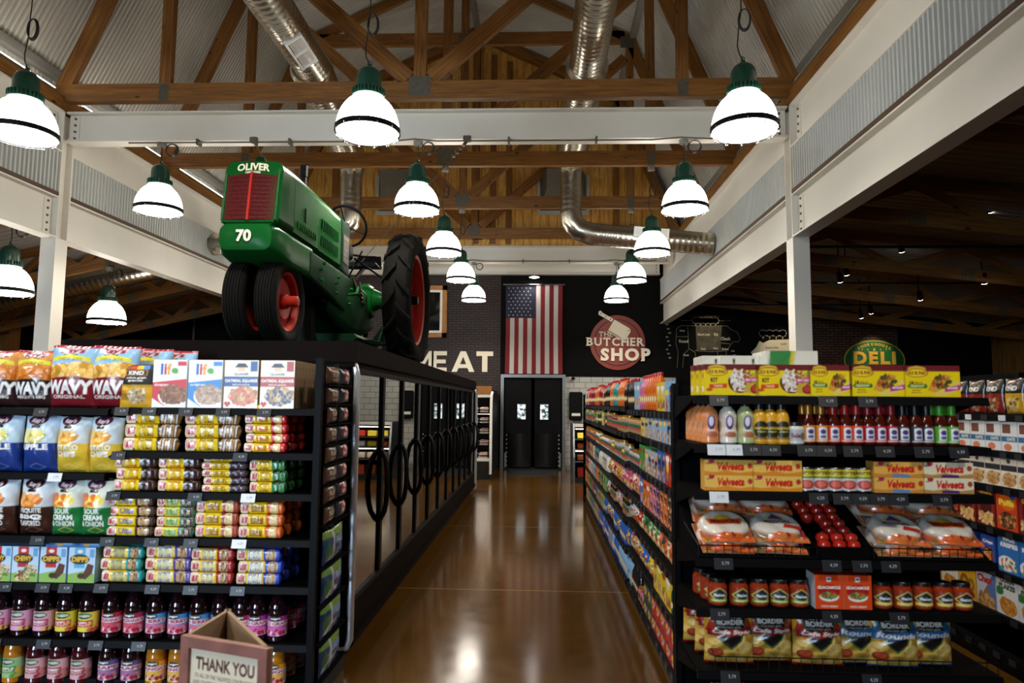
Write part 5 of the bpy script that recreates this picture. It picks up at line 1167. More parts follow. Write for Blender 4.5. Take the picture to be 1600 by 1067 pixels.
# ================================================================ goods on the left shelf ends
PROTO = {}
def place(key, build, x, y, z, label, cat, group=None, rz=0, name=None, color=None):
    """first use builds the thing, every later one copies it and its parts"""
    if key not in PROTO: o = PROTO[key] = build()
    else: o = dup(PROTO[key])
    o.location = (x, y, z); o.rotation_euler = (0, 0, rz); tag(o, label, cat, group)
    if color: o.color = (*lin(color), 1)
    return o
def wpx(a, b_, Y): return at(b_, 640, Y=Y).x-at(a, 640, Y=Y).x
CHIP = ['#d9a441', '#e8bb5c', '#c98f2e', '#f0cf86']
def wavy(top, topt, chips, low, low2, word, small):
    a = Art(66, 88, .75, top)
    a.ell(.5, .93, .30, .075, '#c9bcc4').text("Ray's", .5, .90, .115, topt, .045, .48, .15).rect(.36, .80, .64, .85, '#1c1414')
    a.poly([(.1, .74), (.5, .785), (.9, .73), (.88, .80), (.5, .85), (.12, .81)], '#d9d23c').text('ZESTY SIZE', .5, .775, .035, '#5a5a20', .0, .5)
    a.ell(.5, .55, .5, .16, '#f2ead8').blobs(0, .44, 1, .68, 90, .065, chips, 3).poly([(0, 0), (1, 0), (1, .46), (.7, .50), (.3, .49), (0, .46)], low)
    a.text(word, .5, .335, .22, '#f4f4f2', .05, .92, .12).text(small, .5, .185, .055, '#f0e8e0', .02, .66).rect(0, 0, 1, .05, low2).rect(0, .955, 1, 1, '#a3283a')
    return a
def bag(key, a, w_, h, d, back, seed): 
    return lambda: bag_pm(w_, h, d, a(), back, seed).build('chip_bag', 'print_film')
def simple_chip(top, badge, chips, low, lines, mark='#ffffff'):
    a = Art(60, 84, .62, top)
    a.ell(.42, .93, .28, .09, badge).text("Ray's", .42, .91, .09, '#e8d8dc', .03, .34, .15).rect(.3, .79, .55, .84, '#241418')
    a.ell(.35, .62, .36, .12, chips[0]).blobs(.0, .55, .72, .72, 40, .06, chips, 5).poly([(0, 0), (1, 0), (1, .52), (0, .52)], low)
    for k, (t_, w_) in enumerate(lines): a.text(t_, .42, .455-.115*k, .10, '#f2f2ee', .04, w_)
    a.poly([(.25, .1), (.5, .04), (.75, .1), (.5, .17)], mark).poly([(.28, .1), (.5, .05), (.72, .1), (.5, .16)], low)
    return a
def zl(k): return ZA[k]
yb = LY+.055
GB = 'chip bags on the black shelf unit'
W1 = bag('w1', lambda: wavy('#8fb8d8', '#8c1f3c', CHIP, '#7a1a26', '#4a1016', 'WAVY', 'ORIGINAL'), .30, .375, .17, '#7a1a26', 1)
W2 = bag('w2', lambda: wavy('#c98a44', '#7a1f34', ['#c8762a', '#d98c3a', '#b5651f'], '#2c1a1c', '#1a0f10', 'WAVY', 'MESQUITE BBQ'), .27, .345, .16, '#2c1a1c', 2)
for px, y, l_, f, key in ((105, 0, 'light blue and maroon wavy chip bag standing foremost on the top chip shelf', W1, 'w1'), (166, .02, 'light blue and maroon wavy chip bag behind the black and yellow granola pouch', W1, 'w1'), (192, .20, 'light blue wavy chip bag in the second row above the granola pouch', W1, 'w1'), (214, .34, 'light blue wavy chip bag farthest back on the top chip shelf', W1, 'w1'),
                         (44, .01, 'orange and brown wavy chip bag left of the light blue wavy bag', W2, 'w2'), (-14, .01, 'orange and brown wavy chip bag cut by the picture edge', W2, 'w2')):
    place(key, f, LX(px), yb+y, zl(0), l_, 'chip bag', GB, random.uniform(-.05, .05))
def kind():
    a = Art(46, 58, .8, '#e0a818'); a.rect(0, .52, 1, 1, '#1b1a1c'); 
    for k, c in enumerate(['#3a2a22', '#8a5a2a', '#c03a2a', '#d8b83a', '#4a88c8', '#26323a']): a.rect(k/6, .88, (k+1)/6, .965, c)
    a.rect(.18, .745, .80, .865, '#c87f2a').rect(.21, .757, .77, .853, '#1b1a1c').text('KIND', .49, .805, .085, '#f2f2f2', .03, .42).text('whole grain', .5, .69, .05, '#f0ece0', .01, .55).text('granola', .5, .63, .05, '#f0ece0', .01, .4).rect(0, .50, 1, .54, '#b8962c')
    a.rect(.08, .2, .30, .36, '#a87a14').ell(.53, .30, .25, .17, '#c9b27a').blobs(.3, .15, .78, .45, 70, .03, ['#e8dcc0', '#8a6a4a', '#c8a878', '#b39a80'], 2).text('PEANUT', .2, .4, .05, '#5a3a10', .0, .26)
    return bag_pm(.215, .262, .08, a, '#d09a14', 4, .03, .02).build('granola_pouch', 'print_matte')
place('kind', kind, LX(209), yb-.02, zl(0), 'black and yellow granola pouch left of the white cereal boxes', 'pouch')
def life(c, nm, flake):
    def f():
        a = Art(60, 80, .72, '#eef2f6'); 
        for ch, x, col in (('l', .26, '#2f62c0'), ('i', .36, '#d0342c'), ('f', .47, '#e8a020'), ('e', .64, '#5aa836')): a.text(ch, x, .80 if ch != 'e' else .765, .23 if ch != 'e' else .155, col, .05, {'l': .07, 'i': .07, 'f': .13, 'e': .2}[ch])
        a.rect(.72, .87, .98, .96, c).poly([(0, .52), (1, .60), (1, .12), (0, .0)], c).text(nm, .27, .475, .055, '#f6f6f6', .01, .42)
        a.ell(.62, .24, .44, .22, '#f4f4f0').ell(.62, .27, .40, .2, flake[0]).blobs(.2, .1, 1, .46, 130, .038, flake, 6, (.62, .28, .4, .2)).poly([(0, 0), (.45, 0), (0, .2)], '#eef2f6')
        return box_pm(.203, .06, .282, a, '#e6eaee', '#e2e6ea', '#dfe3e8').build('cereal_box', 'print_card')
    return f
def quaker(c, fruit):
    def f():
        a = Art(60, 80, .72, '#f1ead8')
        a.ell(.5, .80, .11, .055, '#e8c8a8').poly([(.3, .845), (.7, .845), (.6, .93), (.4, .93)], '#2a2630').ell(.5, .73, .15, .03, '#f6f4ee').text('QUAKER', .5, .70, .055, '#33405a', .03, .42).rect(.76, .76, .96, .97, c)
        a.rect(0, .45, 1, .655, c).text('OATMEAL SQUARES', .5, .565, .075, '#f6f2e6', .035, .94).text('BROWN SUGAR', .5, .485, .035, '#eadfca', .01, .5)
        a.ell(.58, .22, .46, .21, '#f7f5f0').ell(.58, .25, .42, .185, '#c0a070').blobs(.15, .06, 1, .43, 110, .04, ['#c8a468', '#b58c54', '#dcc090', '#a87c48']+fruit*2, 8, (.58, .25, .41, .18)).poly([(.02, .10), (.12, .02), (.22, .10), (.17, .15), (.12, .12), (.07, .15)], '#c83a32')
        s_ = Art(8, 40, .21, '#b59a78')
        for k in range(16): s_.rect(.15, .08+.05*k, .85, .10+.05*k, '#8a7458' if k not in (9, 10) else '#9c4a3a')
        return box_pm(.203, .055, .282, a, '#cdb690', '#d8b878', s_).build('cereal_box', 'print_card')
    return f
yc = LY+.012
for k, (px, f, key, l_) in enumerate(((261, life('#cf2c34', 'cinnamon', ['#8a5a3c', '#a8734c', '#74482e']), 'lifer', 'white cereal box with red cinnamon band beside the granola pouch'), (317, life('#3f8ad0', 'original', ['#b89a84', '#a58468', '#cbb4a0']), 'lifeb', 'white cereal box with blue band between two other cereal boxes'),
     (373.5, quaker('#2f5596', ['#d05a4a', '#e07a68']), 'oatb', 'cream oat cereal box with a blue band on the top shelf'))):
    place(key, f, LX(px), yc, ZB[0], l_, 'cereal box', 'cereal boxes on the top shelf')
for k in range(7):
    place('oatr', quaker('#b0342f', ['#3a4260', '#55648a']), LX(430.5), yc+.058*k, ZB[0], 'cream oat cereal box with a red band, %s' % ('foremost in its row' if k == 0 else '%s in the row behind the front one' % ordn(k-1)), 'cereal box', 'cereal boxes on the top shelf')
# second and third chip shelves
RP = bag('rp', lambda: simple_chip('#b9d2e8', '#4a1f34', ['#d8cf7a', '#e6dd98', '#b8b058'], '#1c3a86', [('RIPPLE', .8), ('', .5)], '#7a92c8'), .215, .328, .15, '#1c3a86', 5)
PC = bag('pc', lambda: simple_chip('#c9d8e2', '#4a1f34', ['#e0a84a', '#eebf6c', '#c88c34'], '#d9b83a', [('POTATO', .74), ('CHIPS', .62)], '#efd880'), .205, .325, .15, '#d9b83a', 6)
BQ = bag('bq', lambda: simple_chip('#cfdbe4', '#3a1a24', ['#d8873a', '#e8a050', '#c06e28'], '#3c2019', [('MESQUITE', .7), ('BBQ', .7), ('FLAVORED', .62)], '#8a6a58'), .215, .315, .15, '#3c2019', 7)
SC_ = bag('sc', lambda: simple_chip('#cfd9d2', '#4a2a44', ['#e6c64a', '#d8703a', '#efd870'], '#1e7a3e', [('SOUR', .5), ('CREAM', .62), ('& ONION', .7)], '#e8d050'), .20, .315, .14, '#1e7a3e', 8)
for key, f, px, k, y, l_ in (('rp', RP, 61, 1, 0, 'blue ripple chip bag left of the yellow chip bags'), ('rp', RP, 4, 1, 0, 'blue ripple chip bag at the picture edge'), ('pc', PC, 112, 1, .0, 'yellow chip bag right of the blue ripple bags'), ('pc', PC, 163, 1, .0, 'yellow chip bag beside the fudge cookie packs'),
    ('bq', BQ, 62, 2, 0, 'brown barbecue chip bag left of the green chip bags'), ('bq', BQ, 4, 2, 0, 'brown barbecue chip bag at the picture edge'), ('sc', SC_, 111, 2, 0, 'green sour cream chip bag right of the brown bags'), ('sc', SC_, 157, 2, .0, 'green sour cream chip bag beside the chocolate cookie packs'),
    ('rp', RP, 30, 1, .16, 'blue ripple chip bag in the second row, hidden behind the front two'), ('bq', BQ, 30, 2, .16, 'brown barbecue chip bag in the second row, between the front two'), ('sc', SC_, 135, 2, .16, 'green sour cream chip bag in the second row, between the front two')):
    place(key, f, LX(px), yb+y, zl(k), l_, 'chip bag', GB, random.uniform(-.04, .04))
def granola(c, word):
    def f():
        a = Art(46, 58, .8, '#bcd8ee'); a.poly([(0, 0), (1, 0), (1, .26), (.6, .34), (0, .24)], '#8cb85a').rect(.22, .42, .62, 1, c).ell(.42, .88, .1, .05, '#f0e6dc').ell(.42, .66, .36, .14, '#3a2a1a').text(word, .42, .66, .15, '#e8bc3a', .05, .62, .1).rect(.78, .72, .95, .95, '#6aa4d8')
        if word == 'DIPPS': a.poly([(.42, .18), (.6, .3), (.72, .55), (.95, .5), (.9, .28), (.66, .1)], '#5a3424').ell(.5, .2, .14, .08, '#45281c')
        else: a.blobs(.18, .08, .62, .30, 60, .05, ['#c8a878', '#9a7448', '#e0cca0', '#6a4a30'], 4).blobs(.5, .2, .95, .46, 50, .045, ['#c8b090', '#a8875c', '#e0cca0', '#5a7a3a'], 9)
        return box_pm(.158, .10, .20, a, '#9cc4e4', '#7ab0e0').build('granola_box', 'print_card')
    return f
gx = [(12, 'ch', granola('#c02c34', 'CHEWY'), 'at the picture edge'), (54, 'ch', granola('#c02c34', 'CHEWY'), 'left of the two dipped bar boxes'), (97, 'dr', granola('#c02c34', 'DIPPS'), 'with a red band and chocolate bars'), (141, 'db', granola('#5ab0d8', 'DIPPS'), 'with a light blue band and chocolate bars')]
for px, key, f, l_ in gx: place(key, f, LX(px), yc, ZA[3], 'blue and green granola box '+l_, 'granola box', 'granola bar boxes')
for px, l_ in ((105, 'over the red banded bar box'), (146, 'over the light blue banded bar box')): 
    place('flatbox', lambda: box_pm(.165, .09, .045, Art(24, 8, 3.6, '#3f86c8').rect(.1, .2, .3, .9, '#20508c').ell(.5, .5, .12, .4, '#d8a83a').rect(.62, .3, .95, .8, '#8cc0e8'), '#4a90d0', '#68a8e0').build('flat_box', 'print_card'), LX(px), yc+.004, ZA[3]+.202, 'flat blue snack box lying %s' % l_, 'snack box', 'flat blue snack boxes')
# cookie packs
def cookie(lines, tcol, rc, tex, seed, panel_=None, w_=.335, h=.072):
    def f():
        a = Art(74, 18, w_/h, '#f0cc1e'); a.ell(.13, .55, .10, .36, '#f6ead8').text('Keebler', .14, .55, .30, '#c02838', .03, .16, .1).ell(.22, .28, .02, .12, '#7a3a20')
        if panel_: a.rect(.27, .2, .58, .82, panel_)
        for k, t_ in enumerate(lines): a.text(t_, .42, (.68-.34*k) if len(lines) > 1 else .5, .24 if len(lines) > 1 else .3, tcol, .03, .25 if len(lines) > 1 else .28)
        a.poly([(.64, 0), (1, 0), (1, 1), (.60, 1)], rc)
        if tex == 'stripe':
            for k in range(7): a.poly([(.64+.05*k, 0), (.67+.05*k, 0), (.73+.05*k, 1), (.70+.05*k, 1)], ['#c89a5a', '#e8d8c8'][k % 2])
        elif tex == 'round': a.ell(.78, .5, .085, .44, '#e8d49a').ell(.78, .5, .06, .3, '#e0c27e')
        elif tex == 'chips': a.ell(.78, .5, .10, .46, '#c9a878').blobs(.69, .1, .87, .9, 26, .07, ['#5a3a2a', '#7a3a30', '#8a6a4a', '#3a62a8' if seed % 2 else '#4a2a1a'], seed, (.78, .5, .09, .42))
        elif tex == 'rough': a.blobs(.63, .0, .98, 1, 60, .11, ['#6a4a34', '#a8875c', '#4a3226', '#c0a070'], seed)
        elif tex == 'choc': a.blobs(.62, 0, .98, 1, 22, .12, ['#2a1c18', '#3a2822', '#55403a', '#8a8078'], seed)
        return roll_pm(w_, h, .095, a, rc, seed=seed).build('cookie_pack', 'print_film')
    return f
CK = dict(
 fs=(cookie(['FUDGE', 'STRIPES'], '#5a2a12', '#3c2018', 'stripe', 1, h=.078), .078, 'yellow fudge stripe cookie pack'),
 fg=(cookie(['FUDGE', 'GRAHAMS'], '#b03a1a', '#3a1a16', 'choc', 2, h=.066, w_=.26), .066, 'yellow and dark brown fudge cookie pack'),
 rd=(cookie(['Classic'], '#c03a28', '#c8282c', 'round', 3, h=.054, w_=.26), .054, 'yellow and red cookie pack'),
 fst=(cookie(['FUDGE STICKS'], '#5a2a12', '#4a3a48', 'choc', 4, h=.042, w_=.275), .042, 'thin yellow and purple cookie pack'),
 gm=(cookie(['GRASS', 'HOPPER'], '#7a4a1a', '#2f8a4a', 'choc', 5, h=.062, w_=.22), .062, 'yellow and green mint cookie pack'),
 ch=(cookie(['Chips'], '#3a5aa0', '#4a3024', 'chips', 6, h=.056, w_=.29), .056, 'yellow and brown chocolate chip cookie pack'),
 cp=(cookie(['coconut'], '#3a8a5a', '#2a9a9c', 'rough', 7, '#d8dc6a', h=.056, w_=.235), .056, 'yellow and teal coconut cookie pack'),
 sd=(cookie(['Sandies'], '#8a4a1a', '#a84a3a', 'round', 8, h=.07, w_=.26), .07, 'yellow and rust shortbread cookie pack'),
 so=(cookie(['Sandies'], '#8a4a1a', '#d8641e', 'round', 9, h=.068, w_=.265), .068, 'yellow and orange shortbread cookie pack'),
 dl=(cookie(['CHIPS', 'DELUXE'], '#5a6a3a', '#2a9aa0', 'chips', 10, '#cfc48a', h=.066, w_=.25), .066, 'yellow and turquoise chip cookie pack'),
 dp=(cookie(['CHIPS', 'DELUXE'], '#2a5ab0', '#5a4a9a', 'chips', 11, '#f0e6b0', h=.070, w_=.28), .070, 'yellow and purple rainbow chip cookie pack'),
 dr=(cookie(['CHIPS', 'DELUXE'], '#2a4a98', '#b02a2c', 'chips', 12, '#efe0a0', h=.066, w_=.255), .066, 'yellow and crimson chip cookie pack'),
 db=(cookie(['SOFT', 'BATCH'], '#2a6ab8', '#2a4ac0', 'chips', 13, '#f2ecd0', h=.066, w_=.265), .066, 'blue and yellow soft cookie pack'))
STK = [(1, [('fs', 235, 3, 1), ('fs', 328, 3, 1), ('rd', 414, 5, 3)]), (2, [('fg', 214, 3, 1), ('fg', 281, 3, 1), ('fst', 352, 5, 1), ('gm', 420, 3, 3)]),
       (3, [('ch', 208, 4, 1), ('cp', 278, 4, 1), ('sd', 343, 3, 1), ('so', 413, 3, 3)]), (4, [('dl', 199, 3, 1), ('dp', 271, 3, 1), ('dr', 340, 3, 1), ('db', 412, 3, 3)])]
SHN = {1: 'top cookie shelf', 2: 'second cookie shelf', 3: 'third cookie shelf', 4: 'lowest cookie shelf'}
for row, st_ in STK:
    for si, (key, px, n, dep) in enumerate(st_):
        f, h, nm = CK[key]; two = key in ('fs', 'fg')
        for q in range(dep):
            for k in range(n):
                pos = 'top' if k == n-1 else 'bottom' if k == 0 else 'middle' if n == 3 else ordn(n-1-k)+' from top'
                where = '' if dep == 1 else ['front pile', 'second pile', 'back pile'][q]
                lab = '%s, %s of the %s' % (nm, pos, ('%s stack' % ('left' if si % 2 == 0 else 'right')) if two else (where or 'stack'))
                place('ck_'+key, f, LX(px)+random.uniform(-.008, .008)+.008*q, yc+.005+.107*q+random.uniform(0, .008), ZB[row]+k*(h+.0015), lab, 'cookie pack', 'cookie packs', random.uniform(-.03, .03))
# juice bottles
def bottle_proto(name, prof, body, labelf, z0, z1, rr, capm, capz, capr, back):
    def f():
        t = bpy.data.objects.new(name, None); COL.objects.link(t)
        MB().lathe(prof, 24).build('bottle_body', body, t)
        if labelf: wrap_pm([(rr, z0), (rr, z1)], labelf(), back).build('bottle_label', 'print_card', t)
        MB().lathe([(capr, capz), (capr, capz+.022), (capr*.9, capz+.025), (0, capz+.025)], 18).build('cap', capm, t)
        return t
    return f
JP = [(.048, 0), (.055, .008), (.055, .03), (.054, .034), (.054, .145), (.056, .15), (.056, .165), (.052, .20), (.040, .235), (.022, .26), (.018, .27), (.018, .288)]
def jl(base, band, words, c2):
    def f():
        a = Art(44, 30, 1.6, base); a.ell(.5, .80, .22, .16, '#2a5a34').text(words[0], .5, .80, .12, '#f0f0e0', .03, .36).rect(.24, .25, .76, .58, band).text(words[1], .5, .46, .12, '#f8f0ee', .03, .44).text('100% JUICE', .5, .33, .07, '#f8f0ee', .01, .36)
        a.blobs(.66, .02, 1, .42, 14, .10, c2, 4).blobs(0, .02, .22, .26, 8, .07, c2, 5); return a
    return f
def jl2(base, low, words):
    def f():
        a = Art(44, 30, 1.6, base); a.ell(.5, .87, .2, .14, '#1a1c22').text(words[0], .5, .87, .13, '#f4f4f4', .03, .3).rect(0, .52, 1, .74, '#f0e2ea').text(words[1], .5, .63, .17, '#a81e54', .04, .84).poly([(0, 0), (1, 0), (1, .42), (.5, .5), (0, .42)], low).blobs(.15, .05, .9, .38, 22, .10, ['#b02038', '#e0a0b0', '#f0e4e4', '#7a1a2c'], 3); return a
    return f
JK = dict(pk=('juice_bottle', 'juice_dark', jl('#e2a8c8', '#a82a58', ('LANGERS', 'CRANBERRY'), ['#8a1a3a', '#d86a90', '#e8c04a']), 'white', 'dark juice bottle with a pink label'), yl=('juice_bottle', 'juice_dark', jl('#e6dc50', '#c8302a', ('LANGERS', 'APPLE'), ['#c83a2a', '#e8b84a', '#d86a4a']), 'white', 'dark juice bottle with a yellow and red label'),
 pm=('juice_bottle', 'juice_dark', jl2('#c02a4a', '#d85a74', ('Langers', 'POMEGRANATE')), 'white', 'dark juice bottle with a crimson label'), bl=('juice_bottle', 'juice_dark', jl2('#4a9ad8', '#d8789a', ('Langers', 'RED BERRY')), 'white', 'dark juice bottle with a blue and pink label'), vi=('juice_bottle', 'juice_dark', jl2('#a83a98', '#d868b8', ('Langers', 'RED GRAPE')), 'white', 'dark juice bottle with a violet label'),
 am=('juice_bottle', 'juice_amber', jl('#9ac890', '#4a8a3a', ('LANGERS', 'APPLE'), ['#5a9a3a', '#d8c04a']), 'white', 'amber juice bottle with a green label'), rd=('juice_bottle', 'juice_red', jl('#e0b0b8', '#a83a48', ('LANGERS', 'CRANBERRY'), ['#9a2a3a', '#d88a8a']), 'white', 'red juice bottle with a pale pink label'), dk=('juice_bottle', 'juice_dark', jl2('#6a5a9a', '#a878a8', ('Langers', 'GRAPE')), 'white', 'black juice bottle with a purple label'), or_=('juice_bottle', 'juice_amber', jl2('#e8a02a', '#e8c05a', ('Langers', 'MANGO')), 'white', 'amber juice bottle with an orange label'))
def juice_at(key, px, z, row, cnt, q=0, Y=None):
    nm, body, lf, _, desc = JK[key]
    n = cnt[key] = cnt.get(key, 0)+1
    lab = '%s, %s from left on the %s shelf' % (desc, ordn(n-1), row) if q == 0 else '%s at the right end, %s behind, %s shelf' % (desc, ordn(q-1), row)
    place('j'+key, bottle_proto(nm, JP, body, lf, .035, .144, .0552, 'cap_white' if key in ('am', 'rd', 'or_') or row == 'bottom' else 'cap_white', .275, .02, '#caa0b4'), LX(px)+(.01*q), LY+.075+.124*q, z, lab, 'juice bottle', 'juice bottles on the lower shelves', random.uniform(-.12, .12))
cnt = {}
for key, px in zip(['pk', 'pk', 'pk', 'pk', 'yl', 'yl', 'pm', 'pm', 'bl', 'bl', 'bl', 'bl', 'pm', 'vi', 'vi'], [-24, 10, 44, 78, 112, 147, 183, 217, 251, 285, 318, 351, 384, 408, 439]):
    if px < 392 or px > 400: juice_at(key, px, ZB[5], 'upper', cnt)
for q in range(1, 4): juice_at('pm', 440, ZB[5], 'upper', {}, q)
cnt = {}
for key, px in zip(['am', 'am', 'rd', 'rd', 'rd', 'dk', 'dk', 'or_', 'or_', 'dk', 'dk', 'am', 'or_', 'or_'], [2, 36, 71, 105, 140, 182, 217, 255, 289, 322, 354, 386, 413, 440]): juice_at(key, px, ZB[6], 'bottom', cnt)
for q in range(1, 4): juice_at('or_', 441, ZB[6], 'bottom', {}, q)
# bags on the side rack, facing the aisle
def sbag(c, badge, txt):
    def f():
        a = Art(26, 20, 1.6, c); a.text(txt[0], .5, .56, .24, '#d8ccb8', .03, .5).text(txt[1], .5, .28, .12, '#c8bca8', .01, .4)
        if badge: a = Art(26, 20, 1.6, c).ell(.55, .58, .30, .36, badge).ell(.55, .70, .12, .12, '#e0c8c0').text(txt[0], .55, .42, .20, '#f0e0dc', .03, .4)
        return bag_pm(.205, .106, .055, a, c, 3, .05, .03).build('snack_bag', 'print_film')
    return f
NR = ['lowest', 'second from the bottom', 'third from the bottom', 'fourth from the bottom', 'fourth from the top', 'third from the top', 'second from the top', 'topmost']
for i in range(8):
    z = .975+.118*i
    place('sb1', sbag('#5a4034', None, ('PUFF', 'CORN')), -1.262, 4.13, z, 'brown snack bag on the narrow side rack, %s' % NR[i], 'snack bag', 'snack bags on the side rack', PI/2+random.uniform(-.06, .06))
    place('sb2', sbag('#2b2e38', '#a82430', ('KING', '')), -1.262, 4.37, z, 'dark bag with a red badge on the narrow side rack, %s' % NR[i], 'snack bag', 'snack bags on the side rack', PI/2+random.uniform(-.06, .06))
def wpack():
    a = Art(40, 30, 1.8, '#173a6c'); a.poly([(0, .78), (1, .7), (1, 1), (0, 1)], '#6a9a3a').text('FREE', .66, .62, .2, '#7ab0e0', .03, .36).poly([(.36, .1), (.42, .1), (.44, .9), (.36, .94)], '#b8c4d0').ell(.2, .4, .13, .25, '#2a6a48')
    t = bag_pm(.40, .195, .055, a, '#173a6c', 9, .03, .02).build('water_pack', 'print_gloss'); return t
for i, z in enumerate([.10, .31, .52, .735]): place('wp', wpack, -1.262, 4.235, z, 'blue and green shrink wrapped pack on the side rack, %s' % ['lowest', 'second from the floor', 'third from the floor', 'just under the snack bags'][i], 'drink pack', 'blue packs on the side rack', PI/2)
# ================================================================ goods on the right shelf end
yr = RY+.014
def taco(kit):
    def f():
        a = Art(80, 46, 1.8, '#ecd014'); a.rect(0, .80, 1, 1, '#6e1f24').poly([(.06, .80), (.10, .93), (.24, .98), (.38, .93), (.42, .80)], '#d9b03a').ell(.24, .76, .19, .13, '#e8c81e').ell(.24, .755, .20, .14, '#8a2a22').ell(.24, .755, .185, .12, '#efd22a').text('OLD EL PASO', .24, .755, .105, '#8a2a1e', .04, .33)
        if kit:
            a.text('KIT', .19, .49, .14, '#3a2a14', .05, .13).poly([(.1, .22), (.42, .24), (.42, .38), (.1, .35)], '#d8401e').text('TACO', .26, .30, .07, '#f8e8c0', .03, .16).ell(.1, .18, .06, .05, '#c05a2a')
            a.ell(.66, .42, .22, .34, '#4a2418').ell(.68, .44, .2, .31, '#e8e0d4').blobs(.5, .2, .72, .8, 50, .06, ['#f2ece2', '#c8b8a0', '#8a4a3a', '#dcd4c8'], 2).poly([(.72, .1), (.82, .75), (1, .68), (1, .05)], '#c8a83a').blobs(.72, .3, 1, .8, 34, .06, ['#6a8a3a', '#b0522e', '#e0c060', '#8a5a2a'], 3).ell(.93, .2, .09, .14, '#8a2420').ell(.93, .22, .065, .09, '#c04030').poly([(.74, .4), (.98, .47), (.97, .60), (.73, .52)], '#c8408a').text('GREAT VALUE', .855, .50, .07, '#f4e8f0', .02, .2)
        else:
            a.text('18', .14, .45, .10, '#3a3214', .04, .07).text('SHELLS', .26, .45, .06, '#6a5a1e', .0, .13).poly([(.06, .34), (.1, .28), (.4, .28), (.42, .34), (.4, .41), (.1, .41)], '#3f7a2c').text('CRUNCHY', .24, .345, .08, '#f0e8a0', .03, .25).text('taco shells', .22, .22, .04, '#6a5a1e', .0, .14).text('gluten free', .22, .14, .04, '#6a5a1e', .0, .16)
            a.poly([(.42, .22), (.5, .5), (.72, .72), (.84, .66), (.74, .36), (.56, .14)], '#d8a03a').blobs(.5, .26, .82, .7, 70, .055, ['#3a5a2a', '#a83a2a', '#5a3420', '#7a9a3a', '#c8602e'], 5, (.66, .47, .16, .2)).poly([(.50, .1), (.8, .3), (.94, .56), (.98, .4), (.84, .12), (.6, .03)], '#e8cf6a').poly([(.72, .16), (1, .24), (1, .40), (.72, .30)], '#c0408a').text('BIGGER', .86, .29, .07, '#f4e8f0', .02, .18)
        s_ = Art(14, 40, .4, '#e0c41a').rect(0, .80, 1, 1, '#6e1f24').rect(.2, .12, .8, .3, '#e8e4d8').rect(.2, .55, .8, .7, '#a88a1e')
        return box_pm(.248 if kit else .25, .055, .142, a, '#d8b81e', '#6e1f24', s_, s_).build('taco_box', 'print_card')
    return f
for k, (px, kit, l_) in enumerate(((1145, 1, 'leftmost of the front row on the right shelf end'), (1226.5, 1, 'second from left of the front row'))): place('tk', taco(True), RX(px), yr, ZR[0], 'yellow and maroon taco kit box, %s' % l_, 'taco box', 'taco boxes on the top shelf')
for q in (1, 2): place('tk', taco(True), RX(1145)-.012*q, yr+.058*q, ZR[0], 'yellow and maroon taco kit box, %s behind the leftmost front one' % ordn(q-1), 'taco box', 'taco boxes on the top shelf')
def shells(): 
    a = taco(False)(); return a
def shell_small():
    o = taco(False)(); o.scale = (.76, 1, 1); return o
place('ts0', shell_small, RX(1302), yr, ZR[0], 'narrow yellow and maroon taco shell box in the middle of the row', 'taco box', 'taco boxes on the top shelf')
for px, l_ in ((1375, 'with a green band, second from the right'), (1461, 'with a green band, rightmost on the shelf')): place('ts', shells, RX(px), yr, ZR[0], 'yellow and maroon taco shell box %s' % l_, 'taco box', 'taco boxes on the top shelf')
def towel():
    a = Art(30, 20, 1.6, '#e8e6da'); a.poly([(.0, 0), (.35, 0), (.5, 1), (.1, 1)], '#3f8a4a').poly([(.35, 0), (.42, 0), (.58, 1), (.5, 1)], '#d8c84a'); 
    return box_pm(.26, .22, .232, a, '#e8e6da').build('paper_towel_pack', 'print_film')
def towel2():
    a = Art(24, 20, 1.2, '#e6e4d8'); a.rect(.66, .78, .78, .90, '#3a3a3a'); return box_pm(.098, .2, .208, a, '#e8e6da').build('paper_towel_pack', 'print_film')
for k, (px, yy) in enumerate(((1112, .40), (1140, .38), (1170, .38), (1200, .37))): place('pt2', towel2, at(px, 560, Y=RY+yy).x, RY+yy, ZR[0], 'white paper towel pack behind the taco boxes, %s from left' % ordn(k), 'paper towels', 'paper towel packs')
place('pt', towel, at(1236, 560, Y=RY+.36).x, RY+.35, ZR[0], 'larger white and green paper towel pack behind the taco boxes', 'paper towels', 'paper towel packs')
# sauces
def lathe_thing(name, prof, body, lab, z0, z1, rr, back, cap=None, capm='cap_white', arc=200, seg=22):
    def f():
        t = bpy.data.objects.new(name, None); COL.objects.link(t)
        MB().lathe(prof, seg).build(name.split('_')[-1]+'_body', body, t)
        if lab: wrap_pm(rr if isinstance(rr, list) else [(rr, z0), (rr, z1)], lab, back, arc).build(name.split('_')[-1]+'_label', 'print_card', t)
        if cap: MB().lathe(cap, seg).build('cap', capm, t)
        return t
    return f
mat('sauce_orange', '#dd8a4e', .25, coat=.3); mat('sauce_white', '#e4e0d0', .25, coat=.3); mat('sauce_green', '#b9c08a', .25, coat=.3); mat('sauce_yellow', '#e0a52a', .25, coat=.3)
mat('cap_gold', '#b07a2a', .3, metal=.4); mat('cap_red', '#b8231c', .3); mat('cap_crimson', '#9c1626', .3); mat('cap_green', '#4fae2a', .3)
def tb_label(base, c2): 
    return Art(34, 30, 1.1, base).ell(.5, .62, .2, .3, '#4a2a78').ell(.5, .66, .12, .2, '#e8e0f0').text('Creamy', .5, .30, .10, c2, .02, .44).ell(.55, .12, .3, .12, '#b06a4a')
SQ = [(.036, 0), (.041, .006), (.041, .05), (.036, .075), (.039, .10), (.041, .125), (.034, .15), (.020, .165), (.019, .172)]
SQC = [(.021, .170), (.021, .185), (.016, .195), (.014, .212), (0, .213)]
